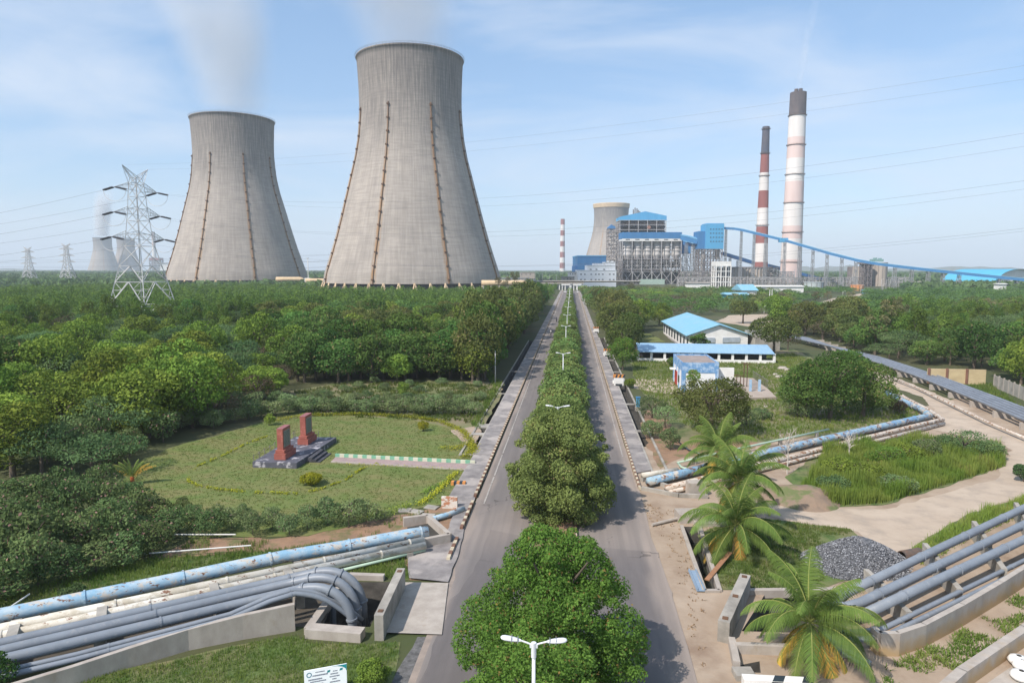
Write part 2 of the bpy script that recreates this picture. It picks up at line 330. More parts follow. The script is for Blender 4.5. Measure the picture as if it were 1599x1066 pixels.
def dusty(m):
    N = m.node_tree.nodes; L = m.node_tree.links; b = N['Principled BSDF']; src = b.inputs['Base Color'].links[0].from_socket
    geo = N.new('ShaderNodeNewGeometry'); sp = N.new('ShaderNodeSeparateXYZ'); L.new(geo.outputs['Position'], sp.inputs[0])
    def mr(v, a, b_, c=0, d=1, sm=True):
        n = N.new('ShaderNodeMapRange'); n.interpolation_type = 'SMOOTHSTEP' if sm else 'LINEAR'; n.inputs[1].default_value = a; n.inputs[2].default_value = b_; n.inputs[3].default_value = c; n.inputs[4].default_value = d; L.new(v, n.inputs[0]); return n.outputs[0]
    def mth(op, a, b_):
        n = N.new('ShaderNodeMath'); n.operation = op
        for k, v in enumerate((a, b_)): (L.new(v, n.inputs[k]) if hasattr(v, 'is_output') else setattr(n.inputs[k], 'default_value', v))
        return n.outputs[0]
    def nz(sc, st):
        mp = N.new('ShaderNodeMapping'); mp.inputs['Scale'].default_value = st; L.new(geo.outputs['Position'], mp.inputs[0]); n = N.new('ShaderNodeTexNoise'); n.inputs['Scale'].default_value = sc; n.inputs['Detail'].default_value = 5; L.new(mp.outputs[0], n.inputs['Vector']); return n.outputs[0]
    x = mth('ADD', sp.outputs[0], mth('MULTIPLY', mth('SUBTRACT', nz(.5, (1, .3, 1)), .5), 2.2))
    e = mth('MAXIMUM', mr(x, 4.7, 6.2), mr(x, -6.9, -8.1)); e = mth('MULTIPLY', e, .85)
    cross = mr(mth('ADD', sp.outputs[1], mth('MULTIPLY', nz(.3, (1, 1, 1)), 8)), 62, 54); e2 = mth('MULTIPLY', mth('MULTIPLY', cross, mr(sp.outputs[1], 44, 50)), .4); e = mth('MAXIMUM', e, e2)
    mx = N.new('ShaderNodeMix'); mx.data_type = 'RGBA'; L.new(e, mx.inputs[0]); L.new(src, mx.inputs[6]); mx.inputs[7].default_value = (.34, .28, .235, 1)
    tr = mr(nz(1.0, (1.4, .012, 1)), .42, .62, 0, .28, False); m2 = N.new('ShaderNodeMix'); m2.data_type = 'RGBA'; L.new(tr, m2.inputs[0]); L.new(mx.outputs[2], m2.inputs[6]); m2.inputs[7].default_value = (.10, .092, .088, 1)
    vo = N.new('ShaderNodeTexVoronoi'); vo.feature = 'DISTANCE_TO_EDGE'; vo.inputs['Scale'].default_value = .16; mp = N.new('ShaderNodeMapping'); mp.inputs['Scale'].default_value = (1.3, .5, 1); dn = N.new('ShaderNodeTexNoise'); dn.inputs['Scale'].default_value = .8; L.new(geo.outputs['Position'], dn.inputs['Vector'])
    ad = N.new('ShaderNodeVectorMath'); ad.operation = 'ADD'; sc = N.new('ShaderNodeVectorMath'); sc.operation = 'SCALE'; sc.inputs[3].default_value = 2.5; L.new(dn.outputs['Color'], sc.inputs[0]); L.new(geo.outputs['Position'], ad.inputs[0]); L.new(sc.outputs[0], ad.inputs[1]); L.new(ad.outputs[0], mp.inputs[0]); L.new(mp.outputs[0], vo.inputs['Vector'])
    ck = mth('MULTIPLY', mr(vo.outputs['Distance'], .012, .003, 0, 1, False), mr(nz(.12, (1, 1, 1)), .5, .6)); m3 = N.new('ShaderNodeMix'); m3.data_type = 'RGBA'; L.new(mth('MULTIPLY', ck, .6), m3.inputs[0]); L.new(m2.outputs[2], m3.inputs[6]); m3.inputs[7].default_value = (.05, .045, .042, 1)
    L.new(m3.outputs[2], b.inputs['Base Color'])
dusty(asphalt); dusty(asphalt_old)
strip('verge_strip', [(-7.75, y) for y in (10, 30, 45, 58)], [(-7.0, y) for y in (10, 30, 45, 58)], .04, dust)
mb = MB()
for x in (RX0 + .75, RX1 - .55):
    y = 56 if x < 0 else 72
    while y < YF:
        mb.box((x, y + 4, .071), (.13, 7.6, .004)); y += 8
tag(mb.build('edge_line', white_line, origin=(0, 0, 0)), kind='structure')
# median bed with kerbs
mb = MB(); mb.box(((MX0 + MX1) / 2, 350, .12), (MX1 - MX0 - .3, 640, .24)); tag(mb.build('median_bed', earth), kind='structure')
def kerb_run(name, x, y0, y1, w_, h_, step=.62, gap=.06, skip=None):
    mb = MB(); y = y0; k = 0
    while y < y1:
        st = step if y < 200 else step * 3
        if not (skip and skip(y)): mb.mat(k % 2).box((x, y + st / 2, h_ / 2 + .03), (w_, st - gap * (1 if y < 200 else .2), h_))
        y += st; k += 1
    return tag(mb.build(name, [kerb_cream, kerb_red], origin=(0, 0, 0)), kind='structure')
kerb_run('kerb', -8.28, 44.5, YF, .24, .30, skip=lambda y: 48 < y < 49.5 or (56 < y < 57.2))
kerb_run('kerb', 6.33, 61, YF, .22, .30)
kerb_run('kerb', MX0 + .06, 18, YF, .16, .28, step=1.2); kerb_run('kerb', MX1 - .06, 18, YF, .16, .28, step=1.2)
# footpaths
pth = tag(sheet('footpath', [(-10.3, 71.3), (-8.4, 71.3), (-8.4, YF), (-10.3, YF)], .20, slab_grey))
mb = MB(); mb.prism([(-10.35, 71.3), (-8.41, 71.3), (-8.41, YF), (-10.35, YF)], 0, .19); tag(mb.build('footpath', slab_grey, origin=(0, 0, 0)), kind='structure')
mb = MB(); mb.prism([(-10.6, 56.5), (-8.4, 56.5), (-8.41, 71.2), (-10.35, 71.2)], 0, .17); tag(mb.build('footpath', slab_grey, origin=(0, 0, 0)), kind='structure')
mb = MB(); mb.prism([(6.46, 66), (8.0, 67), (8.0, YF), (6.46, YF)], 0, .19); tag(mb.build('footpath', slab_grey, origin=(0, 0, 0)), kind='structure')
bpy.data.objects.remove(pth)
# drain lips
def wall(mb, a, b, t, z0, z1):
    a = Vector((a[0], a[1], 0)); b = Vector((b[0], b[1], 0)); d = (b - a).normalized(); n = Vector((-d.y, d.x, 0)) * t / 2
    mb.prism([(a - n)[:2], (b - n)[:2], (b + n)[:2], (a + n)[:2]], z0, z1)
mb = MB(); wall(mb, (8.12, 66.5), (8.12, 200), .2, -.3, .14); wall(mb, (9.6, 65), (9.6, 200), .24, -.3, .2); wall(mb, (8.2, 66.6), (9.6, 64.9), .25, -.3, .15)
for y in (84, 101, 119, 133, 150, 170): mb.box((8.85, y, .05), (1.3, .5, .14))
tag(mb.build('drain_kerb', concrete, origin=(0, 0, 0)), kind='structure')
mb = MB(); wall(mb, (-10.42, 71), (-10.42, 190), .13, -.3, .16); wall(mb, (-11.85, 71), (-11.85, 190), .22, -.3, .16)
mb.box((-11.1, 80.6, .06), (1.3, 1.1, .16)); mb.box((-11.1, 85, .06), (1.3, 1.9, .16)); mb.box((-11.1, 71.4, .06), (1.4, .5, .16)); mb.box((-11.1, 108, .05), (1.3, .3, .12)); mb.box((-11.1, 132, .05), (1.3, .3, .12))
tag(mb.build('drain_kerb', concrete, origin=(0, 0, 0)), kind='structure')
# ---- left side sheets
sheet('dirt', pix([(236, 880), (300, 838), (420, 842), (520, 826), (600, 808), (640, 800), (700, 790), (740, 776), (735, 800), (720, 850), (690, 905), (640, 905), (630, 870), (560, 868), (420, 880), (300, 905)]), .012, earth, edge=(1, .5), seed=1)
lawn_poly = [(180, 762), (215, 722), (262, 700), (330, 682), (420, 656), (520, 649), (640, 654), (705, 668), (738, 688), (748, 700), (737, 738), (722, 770), (700, 786), (640, 796), (600, 806), (480, 838), (300, 838), (215, 800)]
sheet('lawn', pix(lawn_poly), .03, lawnm, edge=(1.2, .5), seed=2)
sheet('clearing', pix([(455, 610), (560, 592), (700, 594), (785, 598), (781, 622), (757, 662), (744, 676), (640, 668), (480, 655), (420, 668)]), .02, fieldm, edge=(2, .8), seed=3)
sheet('bare_soil', pix([(704, 672), (740, 666), (752, 672), (744, 692), (722, 690)]), .05, sand, edge=(.7, .3), seed=4)
sheet('grass_verge', pix([(-160, 1000), (0, 930), (120, 880), (240, 872), (330, 868), (440, 858), (600, 836), (520, 852), (300, 905), (0, 985), (-160, 1020)]), .02, grassm, edge=(1, .3), seed=5)
sheet('grass_verge', pix([(-120, 1120), (60, 1070), (250, 1035), (400, 1000), (462, 992), (486, 1004), (560, 1006), (626, 1002), (624, 1030), (612, 1066), (590, 1140)]), .02, grassm, edge=(1, .25), seed=6)
sheet('grass_verge', pix([(560, 884), (628, 862), (640, 905), (612, 905)]), .025, grassm, edge=(1, .2), seed=7)
sheet('dark_soil', pix([(-200, 1075), (60, 1036), (460, 978), (500, 978), (545, 900), (500, 890), (300, 925), (0, 995), (-200, 1040)]), .011, mat('dark_soil', (.11, .09, .07), (.07, .06, .045), .8, .95), edge=(1, .2), seed=8)
sheet('gravel_strip', pix([(652, 994), (690, 994), (658, 1066), (640, 1150), (590, 1150), (612, 1066)]), .035, mat('dark_gravel', (.16, .155, .15), (.08, .078, .075), 3, .95, bump=.05), edge=(1, .15), seed=9)
sheet('concrete_apron', pix([(612, 911), (700, 912), (690, 993), (600, 990), (590, 985)]), .12, concrete_pale)
sheet('broken_paving', pix([(640, 862), (690, 855), (706, 842), (728, 808), (760, 742), (752, 740), (722, 772), (697, 832), (660, 828)]), .16, slab_grey, edge=(.8, .15), seed=10)
sheet('broken_paving', pix([(640, 905), (637, 876), (640, 862), (728, 812), (712, 880), (700, 911)]), .15, slab_grey, edge=(.8, .15), seed=12)
# ---- right side sheets
sheet('sand', pix([(970, 700), (1008, 696), (1050, 690), (1100, 700), (1300, 672), (1500, 620), (1700, 690), (2300, 1000), (2300, 1500), (1040, 1500), (1060, 1066), (1045, 985), (1015, 870), (980, 775), (968, 740)]), .012, sand, edge=(1.2, .5), seed=13)
sheet('sand', pix([(1000, 660), (1010, 640), (1040, 650), (1060, 690), (1180, 690), (1180, 700), (1060, 716), (1030, 732), (1014, 700)]), .016, earth, edge=(1.2, .5), seed=14)
sheet('field', pix([(982, 552), (1090, 540), (1240, 545), (1300, 575), (1370, 590), (1400, 620), (1440, 652), (1300, 680), (1190, 690), (1060, 690), (1030, 640), (992, 600)]), .014, fieldm, edge=(2, .8), seed=15)
sheet('dirt_track', pix([(1290, 552), (1330, 560), (1390, 586), (1480, 622), (1560, 668), (1640, 700), (1700, 760), (1600, 775), (1520, 800), (1440, 846), (1420, 868), (1395, 880), (1340, 830), (1240, 812), (1196, 804), (1190, 786), (1300, 796), (1380, 795), (1450, 774), (1560, 745), (1578, 712), (1570, 690), (1480, 676), (1440, 668), (1468, 655), (1440, 620), (1380, 600), (1330, 580)]), .03, track, edge=(1.2, .7), seed=16)
sheet('dirt_track', pix([(988, 592), (1045, 592), (1060, 606), (1075, 618), (1020, 612), (990, 606)]), .03, track, edge=(1.2, .4), seed=17)
sheet('grass_verge', pix([(1090, 836), (1150, 806), (1240, 815), (1330, 826), (1352, 850), (1400, 880), (1330, 905), (1250, 925), (1200, 922), (1126, 921)]), .035, grassm, edge=(1, .4), seed=18)
sheet('grass_verge', pix([(1225, 745), (1290, 700), (1400, 692), (1500, 692), (1560, 700), (1572, 728), (1480, 758), (1380, 790), (1300, 792), (1250, 770)]), .035, grassm, edge=(1, .4), seed=19)
sheet('grass_verge', pix([(1418, 858), (1520, 800), (1640, 760), (1640, 790), (1500, 850), (1430, 890)]), .04, grassm, edge=(1, .4), seed=20)
sheet('planting_bed', pix([(1385, 1040), (1500, 985), (1620, 905), (1700, 880), (1700, 960), (1560, 1050), (1480, 1120), (1350, 1120), (1340, 1066)]), .02, sand, edge=(1, .2), seed=21)
sheet('concrete_yard', pix([(1530, 1075), (1640, 1000), (1800, 900), (1900, 1200), (1480, 1200)]), .05, concrete_pale)
sheet('dirt_track', pix([(1118, 502), (1140, 492), (1200, 490), (1215, 503), (1185, 512)]), .02, track, edge=(3, 1.5), seed=22)
sheet('dirt_track', pix([(1035, 520), (1050, 514), (1074, 534), (1064, 545)]), .03, slab_grey, edge=(3, .6), seed=24)
sheet('lawn', pix([(990, 520), (1012, 520), (1040, 534), (992, 534)]), .03, lawnm, edge=(3, .6), seed=25)
sheet('dirt_track', pix([(1226, 482), (1262, 478), (1300, 466), (1345, 458), (1348, 463), (1310, 472), (1270, 486), (1235, 490)]), .03, track, edge=(3, 1), seed=31)
# far water on the left
sheet('lagoon', [tuple(gz(-400, 640)[:2]), tuple(gz(-60, 700)[:2]), tuple(gz(26, 600)[:2]), tuple(gz(20, 560)[:2]), tuple(gz(-400, 480)[:2])], .05, mat('lagoon_water', (.12, .16, .19), (.10, .14, .17), .05, .1, spec=.6))
# sea and far coast in the haze, right of the chimneys
mbh = MB()
for (cx, D, wd, hh) in ((1530, 5200, 900, 60), (1300, 5600, 700, 75), (-100, 6500, 1500, 40)):
    c = gz(cx, D); prof = []
    n = 24
    vs = []; 
    for i in range(n + 1):
        t = i / n; hz = hh * math.sin(math.pi * t) ** .7 * (.6 + .5 * noise.noise(Vector((i * .4, cx, 0))))
        vs += [(c.x + (t - .5) * wd * 2, c.y, -1), (c.x + (t - .5) * wd * 2, c.y + 260, max(1, hz)), (c.x + (t - .5) * wd * 2, c.y + 700, -1)]
    fs = []
    for i in range(n):
        for k in range(2): fs.append((i * 3 + k, i * 3 + 3 + k, i * 3 + 4 + k, i * 3 + 1 + k))
    mbh.add(vs, fs)
tag(mbh.build('hills', groundm, smooth=True), 'low far hills fading on the horizon', kind='structure')
# ================================================================ COOLING TOWERS AND CHIMNEYS
def tower_mat(rot):
    m, N, L, b = newmat('tower_concrete'); b.inputs['Roughness'].default_value = .92; b.inputs['Specular IOR Level'].default_value = .15
    tc = N.new('ShaderNodeTexCoord'); sp = N.new('ShaderNodeSeparateXYZ'); L.new(tc.outputs['Object'], sp.inputs[0])
    def mth(op, a, c=None, v=None):
        n = N.new('ShaderNodeMath'); n.operation = op
        if hasattr(a, 'links') or hasattr(a, 'is_output'): L.new(a, n.inputs[0])
        else: n.inputs[0].default_value = a
        if c is not None:
            if hasattr(c, 'is_output'): L.new(c, n.inputs[1])
            else: n.inputs[1].default_value = c
        return n.outputs[0]
    ang = mth('ARCTAN2', sp.outputs[1], sp.outputs[0]); z = sp.outputs[2]
    def nz(vx, vy, vz, scale, det=5):
        c = N.new('ShaderNodeCombineXYZ'); 
        for i, v in enumerate((vx, vy, vz)):
            if v is not None: L.new(v, c.inputs[i])
        n = N.new('ShaderNodeTexNoise'); n.inputs['Scale'].default_value = scale; n.inputs['Detail'].default_value = det; n.inputs['Roughness'].default_value = .65; L.new(c.outputs[0], n.inputs['Vector']); return n.outputs[0]
    def mr(v, a, b_, c=0, d=1):
        n = N.new('ShaderNodeMapRange'); n.inputs[1].default_value = a; n.inputs[2].default_value = b_; n.inputs[3].default_value = c; n.inputs[4].default_value = d; L.new(v, n.inputs[0]); return n.outputs[0]
    def mix(f, a, b_, blend='MIX'):
        n = N.new('ShaderNodeMix'); n.data_type = 'RGBA'; n.blend_type = blend
        L.new(f, n.inputs[0]) if hasattr(f, 'is_output') else setattr(n.inputs[0], 'default_value', f)
        for k, v in ((6, a), (7, b_)):
            if hasattr(v, 'is_output'): L.new(v, n.inputs[k])
            else: n.inputs[k].default_value = c4(v)
        return n.outputs[2]
    a30 = mth('MULTIPLY', ang, 34.0); z02 = mth('MULTIPLY', z, .035)
    streak = nz(a30, None, z02, 1.0, 7)            # vertical water streaks
    a12 = mth('MULTIPLY', ang, 9.0); z05 = mth('MULTIPLY', z, .03); blot = nz(a12, z05, None, 1.0, 8)
    zl = mth('MULTIPLY', z, .62); al = mth('MULTIPLY', ang, 3.0); lifts = nz(al, None, zl, 1.0, 3)
    base = mix(mr(blot, .3, .7), (.465, .41, .355), (.365, .32, .275))
    base = mix(mr(lifts, .42, .60, 0, .36), base, (.225, .205, .185))
    base = mix(mr(nz(mth('MULTIPLY', ang, 2.2), mth('MULTIPLY', z, .012), None, 1.0, 4), .5, .72, 0, .45), base, (.20, .18, .165))
    up = mr(z, 85, 190); s2 = mr(streak, .36, .62)
    ws = mth('MULTIPLY', mr(z, 100, 190, .25, .9), s2)
    base = mix(ws, base, (.13, .12, .115))
    base = mix(mth('MULTIPLY', mr(z, 120, 205), .35), base, (.14, .13, .125))
    pale = mth('MULTIPLY', mr(z, 150, 100), mr(nz(mth('MULTIPLY', ang, 60.0), None, z02, 1.0, 3), .58, .7, 0, .35)); base = mix(pale, base, (.50, .46, .41))
    # shuttering joints: horizontal and vertical hairlines
    fz = mth('FRACT', mth('MULTIPLY', z, .34)); lz = mr(fz, .06, .0, 0, .30); base = mix(lz, base, (.13, .12, .11))
    fa = mth('FRACT', mth('MULTIPLY', ang, 96 / (2 * math.pi) * 1.0)); la = mr(fa, .07, .0, 0, .3); base = mix(la, base, (.15, .14, .13))
    # rust under the ladder ribs (every 45 degrees)
    fr = mth('FRACT', mth('ADD', mth('MULTIPLY', ang, 8 / (2 * math.pi)), .5)); ds = mth('ABSOLUTE', mth('SUBTRACT', fr, .5))
    rn = nz(mth('MULTIPLY', ang, 80.0), None, mth('MULTIPLY', z, .09), 1.0, 4)
    rw = mth('MULTIPLY', mr(ds, .055, .01), mr(rn, .40, .56)); rw = mth('MULTIPLY', rw, mr(z, 158, 120)); base = mix(rw, base, (.33, .19, .08))
    L.new(base, b.inputs['Base Color']); MATS['tower'] = m; return m
towerm = tower_mat(0)
cream = mat('cream_paint', (.62, .47, .30), (.50, .37, .23), .2, .8)
rust = mat('rust_dark', (.16, .085, .045), (.09, .055, .04), .6, .9)
grey_steel = mat('grey_steel', (.30, .31, .32), (.22, .23, .24), .4, .6, metal=.2)
TP = [(78.5, 8.5), (77.6, 16), (72.6, 32), (67.5, 49), (62.8, 67), (58.3, 85), (53.9, 103), (49.6, 120), (46.4, 138), (44.8, 156), (44.3, 168), (44.5, 182), (45.2, 198), (45.8, 207)]
def prof_r(z):
    for (r0, z0), (r1, z1) in zip(TP, TP[1:]):
        if z <= z1: return r0 + (r1 - r0) * (z - z0) / (z1 - z0)
    return TP[-1][0]
fine = [(prof_r(z), z) for z in np.linspace(8.5, 207, 46)]
def build_tower(full=True):
    t = empty('cooling_tower')
    sh = MB().lathe(fine + [(46.5, 207.3), (46.5, 208.6), (44.9, 208.6)] + [(r - .9, z) for r, z in fine[::-1]], 128)
    sh.build('shell', towerm, t, smooth=True, local=True)
    if full:
        rail = MB()
        for i in range(96):
            a = 2 * math.pi * i / 96; rail.beam((47.0 * math.cos(a), 47.0 * math.sin(a), 208.6), (47.0 * math.cos(a), 47.0 * math.sin(a), 209.9), .14)
        for zz in (209.2, 209.9): rail.lathe([(46.95, zz), (47.1, zz), (47.1, zz + .12), (46.95, zz + .12), (46.95, zz)], 96)
        rail.build('railing', grey_steel, t, local=True)
        for k in range(8):
            a = 2 * math.pi * k / 8; rb = MB(); ca, sa = math.cos(a), math.sin(a)
            zz = np.linspace(9, 162, 30); rb.mat(1).tube([((prof_r(z) + .55) * ca, (prof_r(z) + .55) * sa, z) for z in zz], .5, 6).mat(0)
            for z in np.linspace(12, 160, 14):
                r = prof_r(z) + .9; rb.box((r * ca, r * sa, z), (1.5, 2.0, 1.3), a)
            rb.build('ladder_pipe', [rust, mat('rust_orange', (.30, .165, .075), (.16, .10, .06), .12, .9)], t, local=True)
        lg = MB()
        lg.beam((78.5, -3.2, 9), (81.5, -.6, 0), 1.0); lg.beam((78.5, -3.2, 9), (81.5, -5.6, 0), 1.0)
        me = None
        for k in range(40):
            if me is None: o = lg.build('support_leg', cream, t, local=True); me = o.data
            else: o = bpy.data.objects.new('support_leg', me); col.objects.link(o); o.parent = t
            o.rotation_euler = (0, 0, 2 * math.pi * k / 40)
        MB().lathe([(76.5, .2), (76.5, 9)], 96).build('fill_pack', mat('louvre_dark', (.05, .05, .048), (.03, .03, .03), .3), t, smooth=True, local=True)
        MB().lathe([(83, -.5), (84, -.5), (84, 1.4), (83.4, 1.4), (83.4, -.5)], 96).build('basin_wall', concrete, t, smooth=True, local=True)
    return t
tw = build_tower()
def face_rot(c): return math.atan2(-c.y, -c.x)     # angle of the direction towards the camera
def fit(c, px, py): return A(px, py, c.dot(fw)).z / 208.6
c2 = gz(646, 615); tw.scale.z = fit(c2, 562, 94); tw.location = c2; tw.rotation_euler.z = face_rot(c2) + R(22.5) - R(1.5)
tag(tw, 'largest concrete cooling tower, directly left of the road end', 'cooling tower', 'concrete cooling towers')
t1 = copy_tree(tw); c1 = gz(374, 812); t1.location = c1; t1.scale.z = fit(c1, 308, 188); t1.rotation_euler.z = face_rot(c1) + R(12.0)
tag(t1, 'second big concrete cooling tower, behind the lattice pylon on the left', 'cooling tower', 'concrete cooling towers')
tf = build_tower(False)
bandm = MB().lathe([(46.5, 197), (47.7, 207.5), (47.7, 209), (45.5, 209)], 96); bandm.build('rim_band', cream, tf, smooth=True, local=True)
c3 = gz(953, 1800); tf.location = c3; tf.scale.z = fit(c3, 926, 319); tf.rotation_euler.z = face_rot(c3) + R(20)
tag(tf, 'distant cooling tower with a cream rim behind the boiler house', 'cooling tower', 'concrete cooling towers')
for px, lb in ((163, 'far hazy cooling tower with a white steam plume at the left'), (199, 'far hazy cooling tower seen through the near lattice pylon')):
    c = gz(px, 3700 if px < 180 else 3850); o = copy_tree(tf); o.location = c; o.rotation_euler.z = face_rot(c); tag(o, lb, 'cooling tower', 'concrete cooling towers')
    for k in kids(o):
        if k.name.startswith('rim_band'): bpy.data.objects.remove(k)
# cream ducts at the tower feet
def duct(px0, px1, D, z, r, label, bend):
    a = gz(px0, D); b = gz(px1, D); a.z = b.z = z; t = empty('water_duct', (b.x, b.y, 0), label, 'duct', 'cream ducts beside the cooling towers')
    d = (b - a).normalized()
    def arc(p, sc): return [p + d * (sc * math.sin(q)) + Vector((0, 0, -sc * (1 - math.cos(q)))) for q in np.linspace(0, math.pi / 2, 8)]
    MB().tube([a, a.lerp(b, .5)] + arc(b, bend), r, 14).build('main_pipe', cream, t, smooth=True)
    e = a.lerp(b, .82)
    MB().tube([e + Vector((0, -1.2 * r, 0))] + [p + Vector((0, -1.2 * r, 0)) for p in arc(e, bend)], r * .9, 14).build('branch_pipe', cream, t, smooth=True)
    for k in range(5): q = a.lerp(b, k / 5 + .05); MB().box((q.x, q.y, (z - r) / 2), (1.2, r * 1.6, z - r)).build('pipe_support', concrete, t)
duct(752, 815, 520, 9.5, 2.1, 'cream water duct with curved ends at the right foot of the largest tower', 5.5)
duct(432, 468, 715, 9.5, 2.3, 'cream water duct at the right foot of the second cooling tower', 5)
duct(478, 504, 660, 9, 2.0, 'short cream duct between the two big cooling towers', 4)
# chimneys
ch_red = mat('chimney_red', (.30, .105, .085), (.24, .085, .075), .05, .9, stretch=(1, 1, .2))
ch_pink = mat('chimney_pink', (.68, .54, .49), (.60, .46, .42), .05, .9, stretch=(1, 1, .2))
ch_white = mat('chimney_white', (.74, .70, .66), (.62, .58, .54), .05, .9, stretch=(1, 1, .2))
ch_dark = mat('chimney_soot', (.075, .068, .075), (.13, .105, .10), .12, .9, stretch=(1, 1, .25))
ch_blue = mat('chimney_blue_black', (.06, .075, .11), (.10, .09, .10), .12, .9, stretch=(1, 1, .25))
def chimney(px, D, ytop, rt, rb, bands, rings, label, basey=441, tilt=0):
    c = gz(px, D); t = empty('chimney', c, label, 'chimney'); hz = lambda y: A(px, y, c.dot(fw)).z
    Ht = hz(ytop)
    def rad(z): return rb + (rt - rb) * (z / Ht) ** .85
    mats = [ch_white, ch_red, ch_pink, ch_dark, ch_blue]; mb = MB(); last = Ht
    for y, k in bands:
        z0 = max(0, hz(y)); zz = np.linspace(z0, last, 4); mb.mat(k).lathe([(rad(z), z) for z in zz], 32, c=c); last = z0
    mb.mat(3).lathe([(rt, Ht), (rt * .7, Ht), (rt * .7, Ht - 6)], 32, c=c)
    mb.build('shaft', mats, t, smooth=True)
    for y in rings:
        z = hz(y); r = rad(z); g = MB().lathe([(r - .1, z - .5), (r + 1.3, z - .1), (r + 1.3, z + .1), (r - .1, z + .1)], 32, c=c)
        for i in range(24):
            a = 2 * math.pi * i / 24; g.beam((c.x + (r + 1.25) * math.cos(a), c.y + (r + 1.25) * math.sin(a), z), (c.x + (r + 1.25) * math.cos(a), c.y + (r + 1.25) * math.sin(a), z + 1.3), .12)
        g.lathe([(r + 1.2, z + 1.2), (r + 1.35, z + 1.2), (r + 1.35, z + 1.35), (r + 1.2, z + 1.35)], 32, c=c)
        g.build('platform', rust, t)
    return t, c, Ht
tc_, cc, hh_ = chimney(1234, 980, 145, 10.9, 14.8, [(180.5, 3), (215, 0), (248, 2), (284, 0), (317, 2), (353, 0), (373, 2), (405, 0), (470, 2)], (181, 227, 273, 317, 363, 409), 'tallest chimney, white and pale pink with a sooty black top')
fl = MB()
for a in range(4): fl.cyl((cc.x + 4 * math.cos(a * 1.57 + .5), cc.y + 4 * math.sin(a * 1.57 + .5), hh_ - 4), (cc.x + 4 * math.cos(a * 1.57 + .5), cc.y + 4 * math.sin(a * 1.57 + .5), hh_ + 4.5), 2.6, n=16)
fl.build('flue', ch_dark, tc_, smooth=False)
chimney(1187, 1000, 198, 4.9, 10.4, [(241, 4), (270, 1), (298, 0), (325, 1), (354, 0), (380, 1), (409, 0), (470, 1)], (202, 240, 275, 352), 'dark topped chimney with deep red and white bands, left of the tallest one')
yb = [350.9, 359.7, 368.2, 376.6, 384.7, 393.5, 402, 410.3, 418.8]
chimney(878, 2700, 342, 8.0, 11, [(y, (1, 0)[i % 2]) for i, y in enumerate(yb)] + [(440, 0)], (), 'small distant chimney with even red and white bands over the road end')
chimney(242.5, 3700, 362, 8.5, 12, [(374, 2), (378, 0), (383, 2), (390, 0), (402, 0), (440, 1)], (), 'pale distant chimney seen through the lattice pylon')
# ================================================================ POWER PLANT
def fbox(mb, x0, x1, yt, yb, Y, dep, base=False):
    a = A(x0, yt, Y); b = A(x1, yt, Y); z1 = a.z; z0 = -.3 if base else A(x0, yb, Y).z
    c = (a + b) / 2 + fw * dep / 2; return mb.box((c.x, c.y, (z0 + z1) / 2), ((b - a).length, dep, z1 - z0), YAW)
blue = mat('cladding_blue', (.045, .19, .40), (.04, .165, .35), .15, .6, stretch=(1, 1, .1))
blue_l = mat('cladding_sky_blue', (.09, .36, .60), (.08, .32, .54), .2, .6, stretch=(1, 1, .1))
blue_d = mat('cladding_deep_blue', (.03, .15, .38), (.03, .13, .33), .15, .6)
roofblue = mat('roof_blue', (.22, .45, .56), (.18, .40, .52), .5, .5, stretch=(4, 4, 1), c3=(.30, .44, .50), s3=.12, lo3=.5, hi3=.7)
shedblue = mat('shed_blue', (.28, .43, .57), (.23, .38, .52), 1.2, .5, stretch=(3, .3, 1))
teal = mat('roof_teal', (.06, .36, .42), (.05, .30, .36), .3, .6)
beige = mat('beige_wall', (.44, .38, .32), (.34, .29, .24), .12, .9, stretch=(1, 1, .3))
pinkish = mat('light_steel', (.42, .40, .39), (.33, .32, .31), .3, .6)
steel = mat('brown_steel', (.21, .19, .185), (.15, .13, .125), .3, .7)
glassm = mat('window_dark', (.04, .05, .06), (.03, .04, .05), .5, .25, spec=.5)
orange = mat('tank_orange', (.62, .27, .10), (.52, .22, .09), .3, .7)
ducting = mat('duct_grey', (.50, .47, .44), (.38, .36, .34), .25, .6)
dark_in = mat('machinery_dark', (.075, .072, .075), (.05, .05, .055), .4, .8)
def frame(mb, x0, x1, yt, yb, Y, dep, nx, nz_, w_, xb=True, ny=2, base=False):
    """steel frame between pixel columns and rows"""
    a = A(x0, yt, Y); b = A(x1, yt, Y); z1 = a.z; z0 = 0 if base else A(x0, yb, Y).z
    g = lambda i, j, k: Vector((a.x + (b.x - a.x) * i / nx, a.y + (b.y - a.y) * i / nx, 0)) + fw * dep * j / max(1, ny - 1) + Vector((0, 0, z0 + (z1 - z0) * k / nz_))
    for j in range(ny):
        for i in range(nx + 1): mb.beam(g(i, j, 0), g(i, j, nz_), w_)
        for k in range(nz_ + 1): mb.beam(g(0, j, k), g(nx, j, k), w_ * .8)
        if xb:
            for i in range(nx):
                for k in range(nz_):
                    if (i + k + j) % 2 == 0 or xb == 2: mb.beam(g(i, j, k), g(i + 1, j, k + 1), w_ * .6)
                    if (i + k + j) % 2 == 1 or xb == 2: mb.beam(g(i + 1, j, k), g(i, j, k + 1), w_ * .6)
    for i in (0, nx):
        for k in range(nz_ + 1):
            for j in range(ny - 1): mb.beam(g(i, j, k), g(i, j + 1, k), w_ * .8)
            if k < nz_ and xb:
                for j in range(ny - 1): mb.beam(g(i, j, k), g(i, j + 1, k + 1), w_ * .6)
    return g
